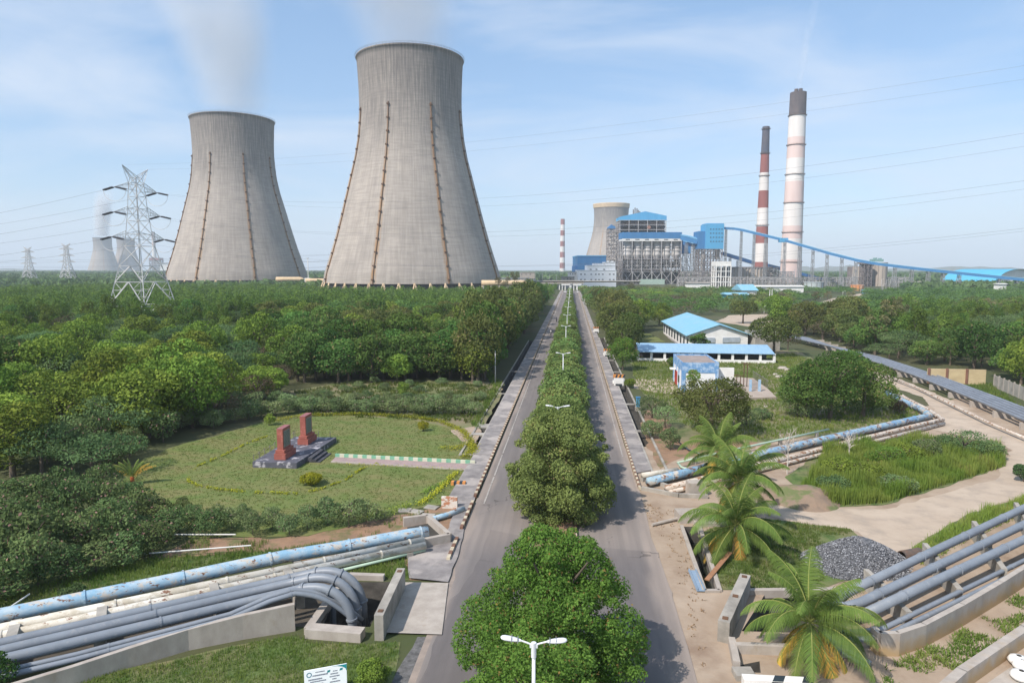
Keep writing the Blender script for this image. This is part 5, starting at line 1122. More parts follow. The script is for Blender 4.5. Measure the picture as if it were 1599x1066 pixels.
mb.build('chain_fence', steel, t)
for y, lb in ((70.6, 'nearer of the two red granite monuments on the slate platform'), (76.6, 'farther of the two red granite monuments on the slate platform')):
    t = empty('monument', (-29.5, y, .62), lb, 'monument', 'red granite monuments')
    MB().box((-29.5, y, .62 + .32), (1.2, 2.7, .6)).box((-29.55, y, 1.42), (.95, 2.35, .3)).build('plinth', mon_red, t)
    MB().box((-29.6, y, 2.6), (.62, 1.9, 2.3)).build('slab', mon_red, t)
    MB().box((-29.6, y, 3.74), (.64, 1.92, .08)).build('cap', mon_top, t)
    f = MB().box((-29.275, y, 2.62), (.04, 1.5, 1.7)).build('plaque', plq, t)
    mb = MB()
    for k in range(11): mb.box((-29.25, y, 1.9 + k * .14), (.008, 1.2, .05))
    mb.build('inscription', mat('inscription_dark', (.12, .12, .10)), t)
for o in set(bpy.data.objects) - _before:
    if o.parent is None: o.location = Vector(o.location) + MO
# path with green and white kerb
mb = MB(); mb.prism([tuple(P(x, y)[:2]) for x, y in ((518, 721), (738, 734), (743, 724), (525, 713))], 0, .10); tag(mb.build('path', mat('path_pink', (.36, .26, .24), (.28, .22, .21), 1.2, .9)), kind='structure')
kg = mat('kerb_green', (.20, .42, .28), (.16, .36, .24), 2); kw = mat('kerb_white', (.58, .58, .45), (.50, .50, .38), 2); mb = MB(); ka, kb = P(524, 714), P(742, 725)
for k in range(30): mb.mat(k % 2); wall(mb, ka.lerp(kb, k / 30), ka.lerp(kb, (k + 1) / 30), .22, 0, .42)
mb.mat(2); wall(mb, P(517, 722), P(738, 735), .14, 0, .16)
o = mb.build('path_kerb', [kg, kw, concrete_pale]); tag(o, 'green and white striped kerb along the monument path', 'kerb')
# small blocks at the lawn corner
p = P(716, 757); t = empty('striped_barrier', p, 'small orange and black striped block on the lawn by the footpath', 'barrier')
og = mat('warning_orange', (.62, .27, .07), (.5, .2, .06), 3); mb = MB()
for k in range(5): mb.mat(k % 2).box((p.x - .55 + k * .27, p.y, .18), (.265, .5, .36), 0)
mb.build('block', [og, glassm], t)
p = P(702, 793); mb = MB(); mb.box((p.x, p.y, .5), (1.35, .25, 1.0)); o = mb.build('concrete_headwall', peel('rust_stained_white', (.66, .62, .55), (.60, .52, .44), rustc=(.42, .18, .09), amt=.5, s=1.6)); tag(o, 'white headwall with orange rust stain at the lawn corner', 'headwall')
for x, y in ((650, 800), (674, 793), (668, 806), (645, 812), (632, 798)):
    p = P(x, y); o = MB().box((p.x, p.y, .08), (1.1, .8, .1), random.uniform(-.4, .4)).build('paving_slab', concrete); tag(o, 'loose paving slab lying at the lawn corner', 'paving slab', 'loose paving slabs at the lawn corner')
# culvert headwalls with chevrons on the right
def chev(px, py, s, lb):
    p = P(px, py); t = empty('culvert_headwall', p, lb, 'headwall', 'white culvert headwalls right of the road')
    MB().box((p.x, p.y, .8 * s), (1.7 * s, .5 * s, 1.6 * s)).box((p.x, p.y + .6 * s, .7 * s), (2.1 * s, .8 * s, .5 * s)).build('block', white, t)
    mb = MB()
    for k in range(6): mb.mat(k % 2).add([(p.x - 1.0 * s + k * .33 * s, p.y - .27 * s, 1.6 * s), (p.x - .67 * s + k * .33 * s, p.y - .27 * s, 1.6 * s), (p.x - .47 * s + k * .33 * s, p.y - .27 * s, 2.2 * s), (p.x - .8 * s + k * .33 * s, p.y - .27 * s, 2.2 * s)], [(0, 1, 2, 3)])
    mb.mat(0).box((p.x, p.y - .1 * s, 1.9 * s), (2.0 * s, .3 * s, .58 * s))
    mb.build('chevron_panel', [og, glassm], t)
    MB().box((p.x, p.y - .55 * s, .3 * s), (1.2 * s, .05, .5 * s)).build('culvert_mouth', glassm, t)
chev(966, 603, .95, 'nearest white culvert headwall with orange black chevrons'); chev(948, 557, .85, 'second white culvert headwall with orange black chevrons'); chev(931, 520, .9, 'third small white culvert headwall at the right kerb'); chev(917, 476, 1.0, 'fourth tiny white culvert headwall far along the right kerb'); chev(914.5, 470, 1.0, 'fifth tiny white culvert headwall far along the right kerb')
# blue meter box
p = P(996, 641); t = empty('meter_box', p, 'small blue box on a concrete pedestal right of the road', 'meter box')
MB().box((p.x, p.y, .3), (.8, .6, .6)).build('pedestal', concrete_pale, t); MB().box((p.x, p.y, 1.25), (.5, .35, 1.3)).build('cabinet', blue_l, t); MB().box((p.x, p.y, 1.93), (.65, .5, .12)).build('hood', blue, t)
# information board bottom left
a = P(474, 1100); zt = 0
pa = A(474.5, 1047.5, 30.5); pb = A(541, 1035.5, 30.5); t = empty('information_board', ((pa.x + pb.x) / 2, (pa.y + pb.y) / 2, 0), 'white information board with teal corner at the bottom edge', 'sign board')
# board: tall enough to leave the frame at its foot
wv = Vector((pb.x - pa.x, pb.y - pa.y, 0)); W_ = wv.length; wv.normalize(); nv = Vector((wv.y, -wv.x, 0)); zt = pa.z; sl = (pb.z - pa.z)
def bp(u, v, o=0): return Vector((pa.x, pa.y, zt)) + wv * (u * W_) + Vector((0, 0, -v + u * sl)) + nv * o
mb = MB(); Hb = 1.5; mb.add([bp(0, 0), bp(1, 0), bp(1, Hb), bp(0, Hb), bp(0, 0, -.05), bp(1, 0, -.05), bp(1, Hb, -.05), bp(0, Hb, -.05)], [(0, 3, 2, 1), (4, 5, 6, 7), (0, 1, 5, 4), (1, 2, 6, 5), (2, 3, 7, 6), (3, 0, 4, 7)]); mb.build('panel', mat('board_white', (.80, .84, .86), (.76, .80, .82), 2, .4), t)
mb = MB(); mb.add([bp(.62, 0, .004), bp(1, 0, .004), bp(1, .34, .004), bp(.97, .2, .004), bp(.9, .1, .004), bp(.78, .03, .004)], [(0, 5, 4, 3, 2, 1)]); mb.build('teal_corner', mat('board_teal', (.02, .26, .28)), t)
mb = MB()
for i in range(20):
    a0 = 2 * math.pi * i / 20; a1 = 2 * math.pi * (i + 1) / 20; q = lambda a, r: bp(.12 + r * math.cos(a) / W_, .24 + r * math.sin(a), .006); mb.add([q(a0, .085), q(a1, .085), q(a1, .13), q(a0, .13)], [(0, 3, 2, 1)])
mb.build('ring_emblem', mat('board_blue_grey', (.10, .24, .32)), t)
random.seed(4); mb = MB()
def textline(u0, u1, v, h):
    u = u0
    while u < u1: d = random.uniform(.008, .02); mb.add([bp(u, v, .006), bp(u + d, v, .006), bp(u + d, v + h, .006), bp(u, v + h, .006)], [(0, 3, 2, 1)]); u += d + .007
for u0, u1, v, h in ((.27, .47, .13, .05), (.2, .56, .28, .07), (.1, .42, .46, .07), (.14, .5, .58, .06), (.1, .45, .72, .06), (.68, .78, .22, .05), (.62, .8, .34, .06), (.6, .82, .47, .06), (.66, .76, .6, .06), (.6, .84, .74, .06)): textline(u0, u1, v, h)
mb.build('text_lines', mat('board_text', (.13, .15, .22)), t)
for u, v in ((.575, .2), (.87, .2)):
    mb = MB(); mb.add([bp(u - .04, v + .07, .007), bp(u + .03, v + .06, .007), bp(u + .045, v - .05, .007), bp(u - .02, v - .04, .007)], [(0, 1, 2, 3)]); mb.build('teal_mark', MATS['board_teal'], t)
mb = MB()
for u in (.08, .92): q = bp(u, .1, -.08); mb.cyl((q.x, q.y, -.1), q, .04, n=8)
mb.build('post', galv, t)
# ---- long blue roofed warehouse
el = 3.8; fl_ = P(1074, 524, el); bl_ = P(1034, 501, el); fr_ = P(1172, 523, el); wx = Vector((fr_.x - fl_.x, fr_.y - fl_.y, 0)); ly = Vector((bl_.x - fl_.x, bl_.y - fl_.y, 0)); br_ = fr_ + ly; ap = fl_ + wx * .5 + Vector((0, 0, 2.7)); apb = ap + ly
t = empty('warehouse', ((fl_.x + fr_.x) / 2, fl_.y, 0), 'long warehouse with a pale blue gabled roof and white gable wall', 'warehouse')
G0 = lambda v: Vector((v.x, v.y, 0)); ux = wx.normalized(); uy = ly.normalized()
mb = MB(); a, b, c, d = [G0(v) for v in (fl_ + ux * .5 + uy * .6, fr_ - ux * .5 + uy * .6, br_ - ux * .5, bl_ + ux * .5)]; e = Vector((0, 0, el - .1)); mb.add([a, b, c, d, a + e, b + e, c + e, d + e, G0(ap) + uy * .6 + Vector((0, 0, el + 2.45)), G0(apb) + Vector((0, 0, el + 2.45))], [(0, 1, 5, 8, 4), (1, 2, 6, 5), (2, 3, 7, 9, 6), (3, 0, 4, 7)]); mb.build('wall', mat('wall_whitewash', (.82, .80, .77), (.70, .68, .65), .4, .9, c3=(.36, .38, .42), s3=.25, lo3=.6, hi3=.75, stretch=(1, 1, 2)), t)
mb = MB(); th = Vector((0, 0, -.14))
for q in ((fl_ - ux * .4, ap, apb, bl_ - ux * .4), (ap, fr_ + ux * .4, br_ + ux * .4, apb)): mb.add(list(q) + [v + th for v in q], [(0, 1, 2, 3), (7, 6, 5, 4), (0, 4, 5, 1), (1, 5, 6, 2), (2, 6, 7, 3), (3, 7, 4, 0)])
rf = mb.build('roof', roofblue, t)
mb = MB(); q0 = fl_.lerp(ap, .55) + ly * .5 + Vector((0, 0, .05)); mb.add([q0, q0 + (ap - fl_) * .03 , q0 + (ap - fl_) * .03 + ly * .12, q0 + ly * .12], [(0, 1, 2, 3)]); mb.build('roof_gap', glassm, rf) if False else None
for k in range(9): p = G0(bl_).lerp(G0(fl_), (k + .5) / 9) + ux * .42; mb = MB().box((p.x, p.y, 1.7), (.2, 1.3, 2.1), math.atan2(ly.y, ly.x) - math.pi / 2); mb.build('window', glassm, t)
for f in (.3, .7): p = G0(fl_) + wx * f + uy * .5; mb = MB().box((p.x, p.y, 2.6), (4.4, .2, 1.2), math.atan2(wx.y, wx.x)); mb.build('gable_panel', mat('panel_grey_blue', (.42, .47, .52)), t)
mb = MB(); p = G0(fr_) + ux * 3.6 + uy * 2; mb.box((p.x, p.y, 2.3), (6.4, 6, 4.6), math.atan2(wx.y, wx.x)); mb.build('annex', concrete, t); MB().box((p.x - 1.5, p.y - 3.2, 4.0), (2.2, .5, .7)).build('canopy', white, t)
# ---- long blue lean-to shed
tl, tr, bl2, br2 = P(993, 535, 3.4), P(1198, 538, 3.4), P(994.5, 549.5, 2.0), P(1197, 553, 2.0)
t = empty('long_shed', (tl.x, bl2.y, 0), 'long low open shed with a sky blue sloping roof and white posts', 'shed')
bl2 = Vector((tl.x, bl2.y, 2.1)); br2 = Vector((tr.x, br2.y, 2.1))
mb = MB(); q = [tl, tr, br2, bl2]; mb.add(q + [v + Vector((0, 0, -.12)) for v in q], [(3, 2, 1, 0), (4, 5, 6, 7), (0, 1, 5, 4), (1, 2, 6, 5), (2, 3, 7, 6), (3, 0, 4, 7)]); mb.build('roof', shedblue, t)
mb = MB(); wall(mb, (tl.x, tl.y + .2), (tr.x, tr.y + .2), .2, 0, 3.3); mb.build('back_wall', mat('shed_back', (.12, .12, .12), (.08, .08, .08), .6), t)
for k in range(11): p = Vector((bl2.x, bl2.y, 0)).lerp(Vector((br2.x, br2.y, 0)), k / 10); mb = MB().box((p.x, p.y + .5, 1.0), (.5, .4, 2.1)); mb.build('post', white, t)
mb = MB(); wall(mb, (bl2.x, bl2.y + .3), (br2.x, br2.y + .3), .22, 0, .65); mb.build('front_wall', white, t)
# ---- blue and white hut
hw = mat('hut_white', (.80, .80, .79), (.70, .71, .72), .8, .85); hb = mat('hut_blue', (.13, .28, .50), (.36, .48, .62), 1.4, .85, lo=.45, hi=.6)
f0 = P(1065, 612); f1 = P(1120, 612); b0 = P(1051, 594.5); hh = 4.9; dv = Vector((b0.x - f0.x, b0.y - f0.y, 0)); wv2 = Vector((f1.x - f0.x, 0, 0)); t = empty('pump_house', f0 + wv2 * .5, 'flat roofed pump house painted blue and white with a red door', 'pump house')
mb = MB(); mb.prism([tuple(v[:2]) for v in (f0, f0 + wv2, f0 + wv2 + dv, f0 + dv)], 0, hh - .5); mb.build('wall', hw, t)
def quadband(a, b, z0, z1, off, m, name):
    d = (b - a); d.z = 0; d.normalize(); n_ = Vector((d.y, -d.x, 0)) * off; mb = MB(); wall(mb, a + n_, b + n_, .1, z0, z1); return mb.build(name, m, t)
quadband(f0, f0 + wv2, hh - 1.7, hh, .02, hb, 'fascia'); quadband(f0 + dv, f0, hh - 1.5, hh, .02, hb, 'fascia')
for a, b in ((f0, f0 + Vector((.5, 0, 0))), (f0 + wv2 - Vector((.5, 0, 0)), f0 + wv2)): quadband(a, b, 0, hh - 1.7, .03, hb, 'corner_band')
for f in (.02, .3, .62, .93): a = f0 + dv * (1 - f); quadband(a, a - dv * .07, 0, hh - 1.5, .03, hb, 'corner_band')
MB().prism([tuple(v[:2]) for v in (f0 + Vector((.1, .1, 0)), f0 + wv2 + Vector((-.1, .1, 0)), f0 + wv2 + dv * .98 + Vector((-.1, 0, 0)), f0 + dv * .98 + Vector((.1, 0, 0)))], hh - .5, hh - .25).build('roof', mat('roof_dust', (.33, .27, .24), (.24, .20, .18), .7, .95), t)
mb = MB(); wall(mb, f0 + wv2, f0 + wv2 + dv, .16, hh - .5, hh); wall(mb, f0 + dv, f0 + dv + wv2, .16, hh - .5, hh); mb.build('parapet', hb, t)
a = f0 + dv * .75; quadband(a, a - dv * .22, 0, 2.5, .08, mat('door_red', (.42, .05, .04), (.34, .05, .04), 1, .6), 'door'); MB().box((a.x - .4, a.y - .6, 2.75), (1.3, 1.4, .2)).build('door_canopy', white, t)
quadband(f0 + Vector((1.0, 0, 0)), f0 + Vector((2.0, 0, 0)), .9, 1.9, .06, glassm, 'window'); a = f0 + dv * .4; quadband(a, a - dv * .1, 1.0, 2.2, .06, glassm, 'window')
w0 = P(1120, 606); w1 = P(1145, 606); mb = MB(); mb.box(((w0.x + w1.x) / 2, w0.y + .2, 1.75), (w1.x - w0.x, .35, 3.5)); tag(mb.build('boundary_wall', white), 'plain white wall panel attached right of the pump house', 'wall')
# fenced tank yard
y0 = P(1120, 611); y1 = P(1200, 611); t = empty('pump_yard', (y0 + y1) / 2, 'raised concrete pump yard with blue gate posts and rusty frames', 'yard')
MB().prism([tuple(P(x, y)[:2]) for x, y in ((1118, 627), (1212, 624), (1199, 611), (1176, 594), (1144, 592), (1120, 600))], -.1, .45).build('slab', sand if False else mat('yard_slab', (.40, .33, .27), (.33, .27, .22), .6, .95), t)
for x in (1171.5, 1185.5): p = P(x, 611, .4); MB().box((p.x, p.y, 1.3), (.35, .35, 2.0)).build('gate_post', mat('post_blue', (.25, .42, .60), (.4, .5, .6), 2), t)
mb = MB(); a = P(1171.5, 611); b = P(1185.5, 611)
for k in range(9): p = a.lerp(b, (k + .5) / 9); mb.cyl((p.x, p.y, .45), (p.x, p.y, 2.0), .03, n=5)
a = P(1176, 594); b = P(1200, 611)
for k in range(14): p = a.lerp(b, k / 14); mb.cyl((p.x, p.y, .3), (p.x, p.y, 1.7), .03, n=5)
mb.cyl((a.x, a.y, 1.7), (b.x, b.y, 1.7), .04, n=5); mb.build('mesh_fence', steel, t)
for x, h in ((1150, 2.4), (1161, 4.4), (1166, 4.2), (1156, 2.2)):
    p = P(x, 604, .4); mb = MB(); mb.cyl((p.x, p.y, .4), (p.x, p.y, h), .07, n=6); mb.beam((p.x - .5, p.y, h), (p.x + .5, p.y, h + .1), .1); mb.build('rusty_stand', rust, t)
# ---- black five-pipe rack on the right
dp = mat('dark_pipe', (.20, .22, .25), (.15, .165, .19), .5, .4, spec=.5)
up_l = [(1200, 517), (1262, 528), (1345, 557), (1430, 586), (1520, 622), (1599, 655), (1760, 722)]
t = None
for i in range(5):
    o_ = i * .86; pts = []
    for x, y in up_l:
        p = P(x, y, 1.3); pts.append(p)
    pts2 = []
    for k, p in enumerate(pts):
        d = (pts[min(k + 1, len(pts) - 1)] - pts[max(k - 1, 0)]).normalized(); nn = Vector((d.y, -d.x, 0)); nn = nn if nn.y < 0 else -nn; pts2.append(p + nn * o_)
    pipe_thing('dark_pipe', pts2, .24, dp, 'dark grey pipe on the long right rack, %s of five' % ('first and farthest', 'second', 'third', 'fourth', 'fifth and nearest')[i], 'dark pipes on the right rack', 12)
base = [P(x, y, 1.3) for x, y in up_l]; s_tot = 0
for a, b in zip(base, base[1:]):
    n_ = int((b - a).length / 5.6)
    d = (b - a).normalized(); nn = Vector((d.y, -d.x, 0)); nn = nn if nn.y < 0 else -nn
    for k in range(n_):
        p = a.lerp(b, k / n_); q = p + nn * 3.8; mb = MB(); wall(mb, p - nn * .4, p + nn * 3.6, .4, 0, .9); mb.box((q.x, q.y, .45), (.7, .6, .9), math.atan2(nn.y, nn.x))
        tag(mb.build('pipe_sleeper', concrete_pale), 'pale concrete sleeper under the dark pipe rack', 'pipe support', 'concrete sleepers under the dark pipe rack')
low = [P(x, y, .5) for x, y in ((1380, 585), (1430, 604), (1487, 632), (1540, 658), (1640, 700))]; pipe_thing('small_pipe', low, .16, old_white2, 'thin rusty pipe low along the front of the dark pipe rack', None, 6)
# yellow wall and grey fence
a = P(1447, 598); b = P(1538, 600); t = empty('boundary_wall', (a + b) / 2, 'short yellow boundary wall with two brown posts among the right trees', 'wall'); mb = MB(); wall(mb, a, b, .25, 0, 2.6); mb.build('wall', mat('yellow_wall', (.55, .44, .26), (.46, .36, .21), .5, .9, c3=(.34, .26, .17), s3=.4, lo3=.58, hi3=.7, stretch=(1, 1, 2)), t)
for f in (.02, .33, .67): p = a.lerp(b, f); MB().box((p.x, p.y - .15, 1.35), (.35, .35, 2.7)).build('post', mat('brown_post', (.25, .13, .09)), t)
a = P(1552, 604); b = P(1660, 652); t = empty('panel_fence', (a + b) / 2, 'grey precast panel fence under the trees at the right edge', 'fence')
for k in range(12): p = a.lerp(b, k / 12); q = a.lerp(b, (k + 1) / 12); mb = MB(); wall(mb, p, q, .1, 0, 2.0); mb.build('panel', concrete, t); MB().box((p.x, p.y, 1.1), (.2, .2, 2.2)).build('post', concrete_pale, t)
# rubble and stones on the right field
random.seed(9); rk = []
for (x, y, s) in ((1222, 576, 1.6), (1230, 578, 1.2), (1211, 585, .9), (1217, 589, 1.2), (1226, 620, .6), (1196, 635, .5), (1213, 615, .6)):
    p = P(x, y); mb = MB(); mb.lathe([(.6 * s, -.05), (.62 * s, .12 * s), (.4 * s, .3 * s), (.01, .34 * s)], 7, c=(p.x, p.y, 0)); tag(mb.build('stone_slab', concrete_pale), 'pale stone lying on the right field behind the pump yard', 'stone', 'pale stones on the right field')
# dry dead sapling right, behind the palms
def sapling(px, py, h, m, label, name='bare_sapling', seed=1, spread=1.1):
    random.seed(seed); p = P(px, py); t = empty(name, p, label, 'tree'); mb = MB(); mb.tube([(0, 0, 0), (.03, .02, h * .4), (-.03, 0, h * .75)], .05, 6, rs=[.07, .055, .03]); mb.build('trunk', m, t, local=True); mb = MB()
    for k in range(16):
        z = h * random.uniform(.35, .75); a = random.uniform(0, 6.28); e = Vector((math.cos(a) * spread * random.uniform(.5, 1), math.sin(a) * spread * random.uniform(.5, 1), z + h * random.uniform(.1, .3))); s0 = Vector((0, 0, z)); mb.tube([s0, s0.lerp(e, .5) + Vector((0, 0, .1)), e], .02, 4, rs=[.03, .02, .008])
        for j in range(4): f = random.uniform(.4, 1); q = s0.lerp(e, f); mb.tube([q, q + Vector((random.uniform(-.4, .4), random.uniform(-.4, .4), random.uniform(.1, .4)))], .01, 3)
    mb.build('branches', m, t, local=True); return t
deadw = mat('dead_wood', (.55, .50, .44), (.45, .40, .35), 2)
sapling(1229, 740, 4.6, deadw, 'whitish leafless sapling in front of the old pipes', seed=2)
sapling(1325, 718, 3.2, deadw, 'slim pale sapling right of the whitish leafless one', seed=3, spread=.7)
# motorbikes with riders
def bike(px, py, shirt, label, blabel):
    p = P(px, py); dk = mat('bike_dark', (.04, .04, .045)); t = empty('motorcycle', p, blabel, 'motorcycle', 'motorcycles on the left carriageway')
    for y in (-.62, .62):
        w_ = MB(); w_.tube([(p.x, p.y + y + .3 * math.cos(a), .31 + .3 * math.sin(a) + .05) for a in np.linspace(0, 2 * math.pi, 17)], .055, 6); w_.build('wheel', dk, t)
    MB().tube([(p.x, p.y - .6, .5), (p.x, p.y - .2, .55), (p.x, p.y + .25, .75), (p.x, p.y + .5, .95), (p.x, p.y + .62, .4)], .07, 6).box((p.x, p.y, .5), (.24, .5, .35)).build('frame', dk, t)
    MB().box((p.x, p.y - .25, .86), (.26, .75, .12)).build('seat', dk, t); MB().cyl((p.x - .35, p.y + .45, 1.08), (p.x + .35, p.y + .45, 1.08), .025, n=6).build('handlebar', grey_steel, t)
    skin = mat('skin', (.20, .11, .07)); t2 = empty('person', Vector((p.x, p.y - .1, .9)), label, 'person', None)
    me = bpy.data.meshes.new('body'); V_ = [(0, -.15, .92), (0, -.12, 1.18), (0, -.05, 1.45), (0, .0, 1.62), (0, .02, 1.74), (-.2, -.03, 1.44), (-.3, .15, 1.22), (-.3, .42, 1.12), (.2, -.03, 1.44), (.3, .15, 1.22), (.3, .42, 1.12), (-.16, .22, .88), (-.18, .12, .45), (.16, .22, .88), (.18, .12, .45)]
    E_ = [(0, 1), (1, 2), (2, 3), (3, 4), (2, 5), (5, 6), (6, 7), (2, 8), (8, 9), (9, 10), (0, 11), (11, 12), (0, 13), (13, 14)]; rad = [.15, .15, .16, .06, .10, .07, .05, .04, .07, .05, .04, .09, .06, .09, .06]
    me.from_pydata([(x + p.x - t2.location.x, y + p.y - t2.location.y, z + .05 - t2.location.z) for x, y, z in V_], E_, []); ob = bpy.data.objects.new('body', me); col.objects.link(ob); ob.parent = t2
    ob.modifiers.new('skin', 'SKIN')
    for i, r in enumerate(rad): me.skin_vertices[0].data[i].radius = (r, r)
    me.skin_vertices[0].data[0].use_root = True; s = ob.modifiers.new('sub', 'SUBSURF'); s.levels = 1; s.render_levels = 1; me.materials.append(shirt)
    MB().lathe([(.01, 1.98), (.1, 1.95), (.135, 1.85), (.13, 1.75), (.06, 1.68)], 12, c=(p.x, p.y - .02 + .04, 0)).build('helmet', dk, t2, smooth=True)
bike(860, 524, mat('shirt_white', (.6, .58, .55)), 'rider in a pale shirt on the nearer motorcycle', 'nearer motorcycle on the left carriageway')
bike(869, 503, mat('shirt_dark', (.06, .06, .08)), 'rider in dark clothes on the farther motorcycle', 'farther motorcycle on the left carriageway')
def car(px, py, m, lb):
    p = P(px, py); t = empty('car', p, lb, 'car', 'far cars on the avenue'); x, y = p.x, p.y
    MB().box((x, y, .65), (1.75, 4.2, .7)).build('body', m, t); MB().box((x, y - .1, 1.22), (1.55, 2.3, .5), 0, .82).build('cabin', glassm, t)
    MB().box((x, y - .1, 1.49), (1.25, 1.8, .05)).build('roof', m, t)
    for sx in (-1, 1):
        for sy in (-1, 1): MB().cyl((x + sx * .7, y + sy * 1.3, .36), (x + sx * .9, y + sy * 1.3, .36), .33, n=14).build('wheel', glassm, t)
car(882.5, 456.5, white, 'white car far down the left carriageway'); car(887.5, 461, mat('car_silver', (.45, .46, .48)), 'silver car far down the left carriageway'); car(902, 457, white, 'white car far down the right carriageway')
# ================================================================ TREES, PALMS, SHRUBS, GRASS
bark = mat('bark', (.16, .125, .095), (.10, .08, .06), 3, .95, stretch=(1, 1, .3))
bark_pale = mat('bark_pale', (.30, .26, .21), (.20, .17, .14), 3, .95)
LM = {
 'broad': leafmat('leaf_dark_green', (.030, .066, .016), (.078, .145, .030), (.15, .13, .05)),
 'olive': leafmat('leaf_olive', (.045, .065, .018), (.11, .135, .035), (.20, .15, .07), pc=.8),
 'lime': leafmat('leaf_yellow_green', (.055, .105, .018), (.145, .215, .032), None),
 'umb': leafmat('leaf_blue_green', (.040, .085, .030), (.095, .150, .050), None, trans=.3),
 'plant': leafmat('leaf_plantation', (.040, .080, .014), (.095, .150, .026), None),
 'dry': leafmat('leaf_dry_brown', (.075, .07, .038), (.145, .12, .075), (.20, .13, .09), pc=.85),
 'oleander': leafmat('leaf_oleander', (.065, .12, .04), (.155, .22, .085), (.45, .22, .22), pc=.972),
 'greyshrub': leafmat('leaf_grey_shrub', (.065, .115, .036), (.145, .20, .075), (.14, .11, .08), pc=.9),
 'bright': leafmat('leaf_bright', (.075, .155, .028), (.19, .32, .065), (.30, .17, .07), pc=.965, trans=.42),
 'mango': leafmat('leaf_mango', (.060, .105, .028), (.15, .215, .058), (.30, .25, .11), pc=.80, trans=.35),
 'hedge': leafmat('leaf_median', (.055, .10, .026), (.14, .205, .055), (.15, .11, .04), pc=.9),
 'yellow': leafmat('leaf_yellow', (.20, .24, .02), (.46, .45, .05), None, trans=.3, hue=.04),
 'palm': leafmat('frond_green', (.050, .10, .020), (.13, .19, .04), (.40, .27, .05), trans=.35, pc=.93, hue=.05),
 'borassus': leafmat('fan_palm_leaf', (.09, .11, .045), (.22, .21, .10), (.22, .16, .08), pc=.8),
}
class Kind: pass
def proto(sp, i):
    rg = np.random.default_rng(hash((sp, i)) % 1000 if False else sum(map(ord, sp)) * 7 + i); k = Kind(); k.sp = sp
    if sp in ('broad', 'olive', 'lime'):
        Rr, Hh = 4.6, 8.2; lb = lobes_round(Rr, Hh, 20 if sp != 'lime' else 26, rg, .33 if sp != 'lime' else .27, .04); n, leaf = 3300, .21
        k.name = {'broad': 'broadleaf_tree', 'olive': 'shade_tree', 'lime': 'clumpy_tree'}[sp]; tr = trunk_mb(Hh, .24, rg, Rr * .5)
    elif sp == 'umb':
        Rr, Hh = 6.0, 5.6; lb = [(0, 0, Hh * .7, Rr * .6, Rr * .6, 1.0)]
        for j in range(18): a = rg.random() * 6.28; q = Rr * rg.random() ** .6 * .85; lb.append((q * math.cos(a), q * math.sin(a), Hh * (.92 - .45 * (q / Rr) ** 2) - rg.random() * .8, 1.5 + rg.random(), 1.5 + rg.random(), .6 + .25 * rg.random()))
        n, leaf = 4000, .15; k.name = 'umbrella_tree'; tr = trunk_mb(Hh, .18, rg, Rr * .55, 6)
    elif sp == 'plant':
        Rr, Hh = 2.6, 9.0; lb = [(0, 0, Hh * .55, Rr * .7, Rr * .7, Hh * .4)]
        for j in range(14): a = rg.random() * 6.28; z = rg.random(); q = Rr * (.75 - .35 * z); lb.append((q * math.cos(a), q * math.sin(a), Hh * (.2 + .72 * z), .9, .9, 1.2))
        n, leaf = 2100, .19; k.name = 'plantation_tree'; tr = trunk_mb(Hh, .15, rg, Rr * .4, 3)
    elif sp == 'dry':
        Rr, Hh = 4.0, 5.4; lb = lobes_round(Rr, Hh, 14, rg, .38, .2); n, leaf = 1500, .15; k.name = 'dry_tree'; tr = trunk_mb(Hh, .18, rg, Rr * .6, 7)
    elif sp in ('oleander', 'greyshrub'):
        Rr, Hh = 1.7, 2.5; lb = lobes_round(Rr, Hh, 9, rg, .42, .02); n, leaf = 1500, .10; k.name = 'shrub'; tr = trunk_mb(Hh, .05, rg, Rr * .5, 6)
    elif sp == 'hedge':
        Rr, Hh = 2.3, 4.6; lb = lobes_round(Rr, Hh, 13, rg, .42, .05); n, leaf = 2600, .125; k.name = 'median_tree'; tr = trunk_mb(Hh, .12, rg, Rr * .4)
    k.lobes = lb; k.V, k.T = crown_arrays(lb, n, leaf, rg, shell=.45 if sp != 'umb' else .8, rnd=.7, under=.75); k.R = Rr; k.H = Hh; k.tr = tr; k.meshes = None; return k
PR = {sp: [proto(sp, i) for i in range(3)] for sp in ('broad', 'olive', 'lime', 'umb', 'plant', 'dry', 'oleander', 'greyshrub', 'hedge')}
def inst(k, loc, s, sz, rz, label, cat, group, name=None):
    t = empty(name or k.name, loc, label, cat, group, rz); t.scale = (s, s, sz)
    if k.meshes is None:
        a = k.tr.build('trunk', bark, t, smooth=True, local=True); b = quads_mesh('crown', k.V, k.T, LM[k.sp], t); k.meshes = (a.data, b.data)
    else:
        for nm, me in zip(('trunk', 'crown'), k.meshes): o = bpy.data.objects.new(nm, me); col.objects.link(o); o.parent = t
    return t
DESC = {'broad': 'dark green rounded tree', 'olive': 'olive green broad tree', 'lime': 'yellow green clumpy tree', 'umb': 'feathery blue green flat topped tree', 'plant': 'slender upright green tree', 'dry': 'greyish brown half bare tree', 'oleander': 'dark shrub with a few pink flowers', 'greyshrub': 'grey green upright shrub', 'hedge': 'clipped green median tree'}
rg = np.random.default_rng(21); rnd = random.Random(5)
def nzv(x, y, s, o): return noise.noise(Vector((x * s, y * s, o)))
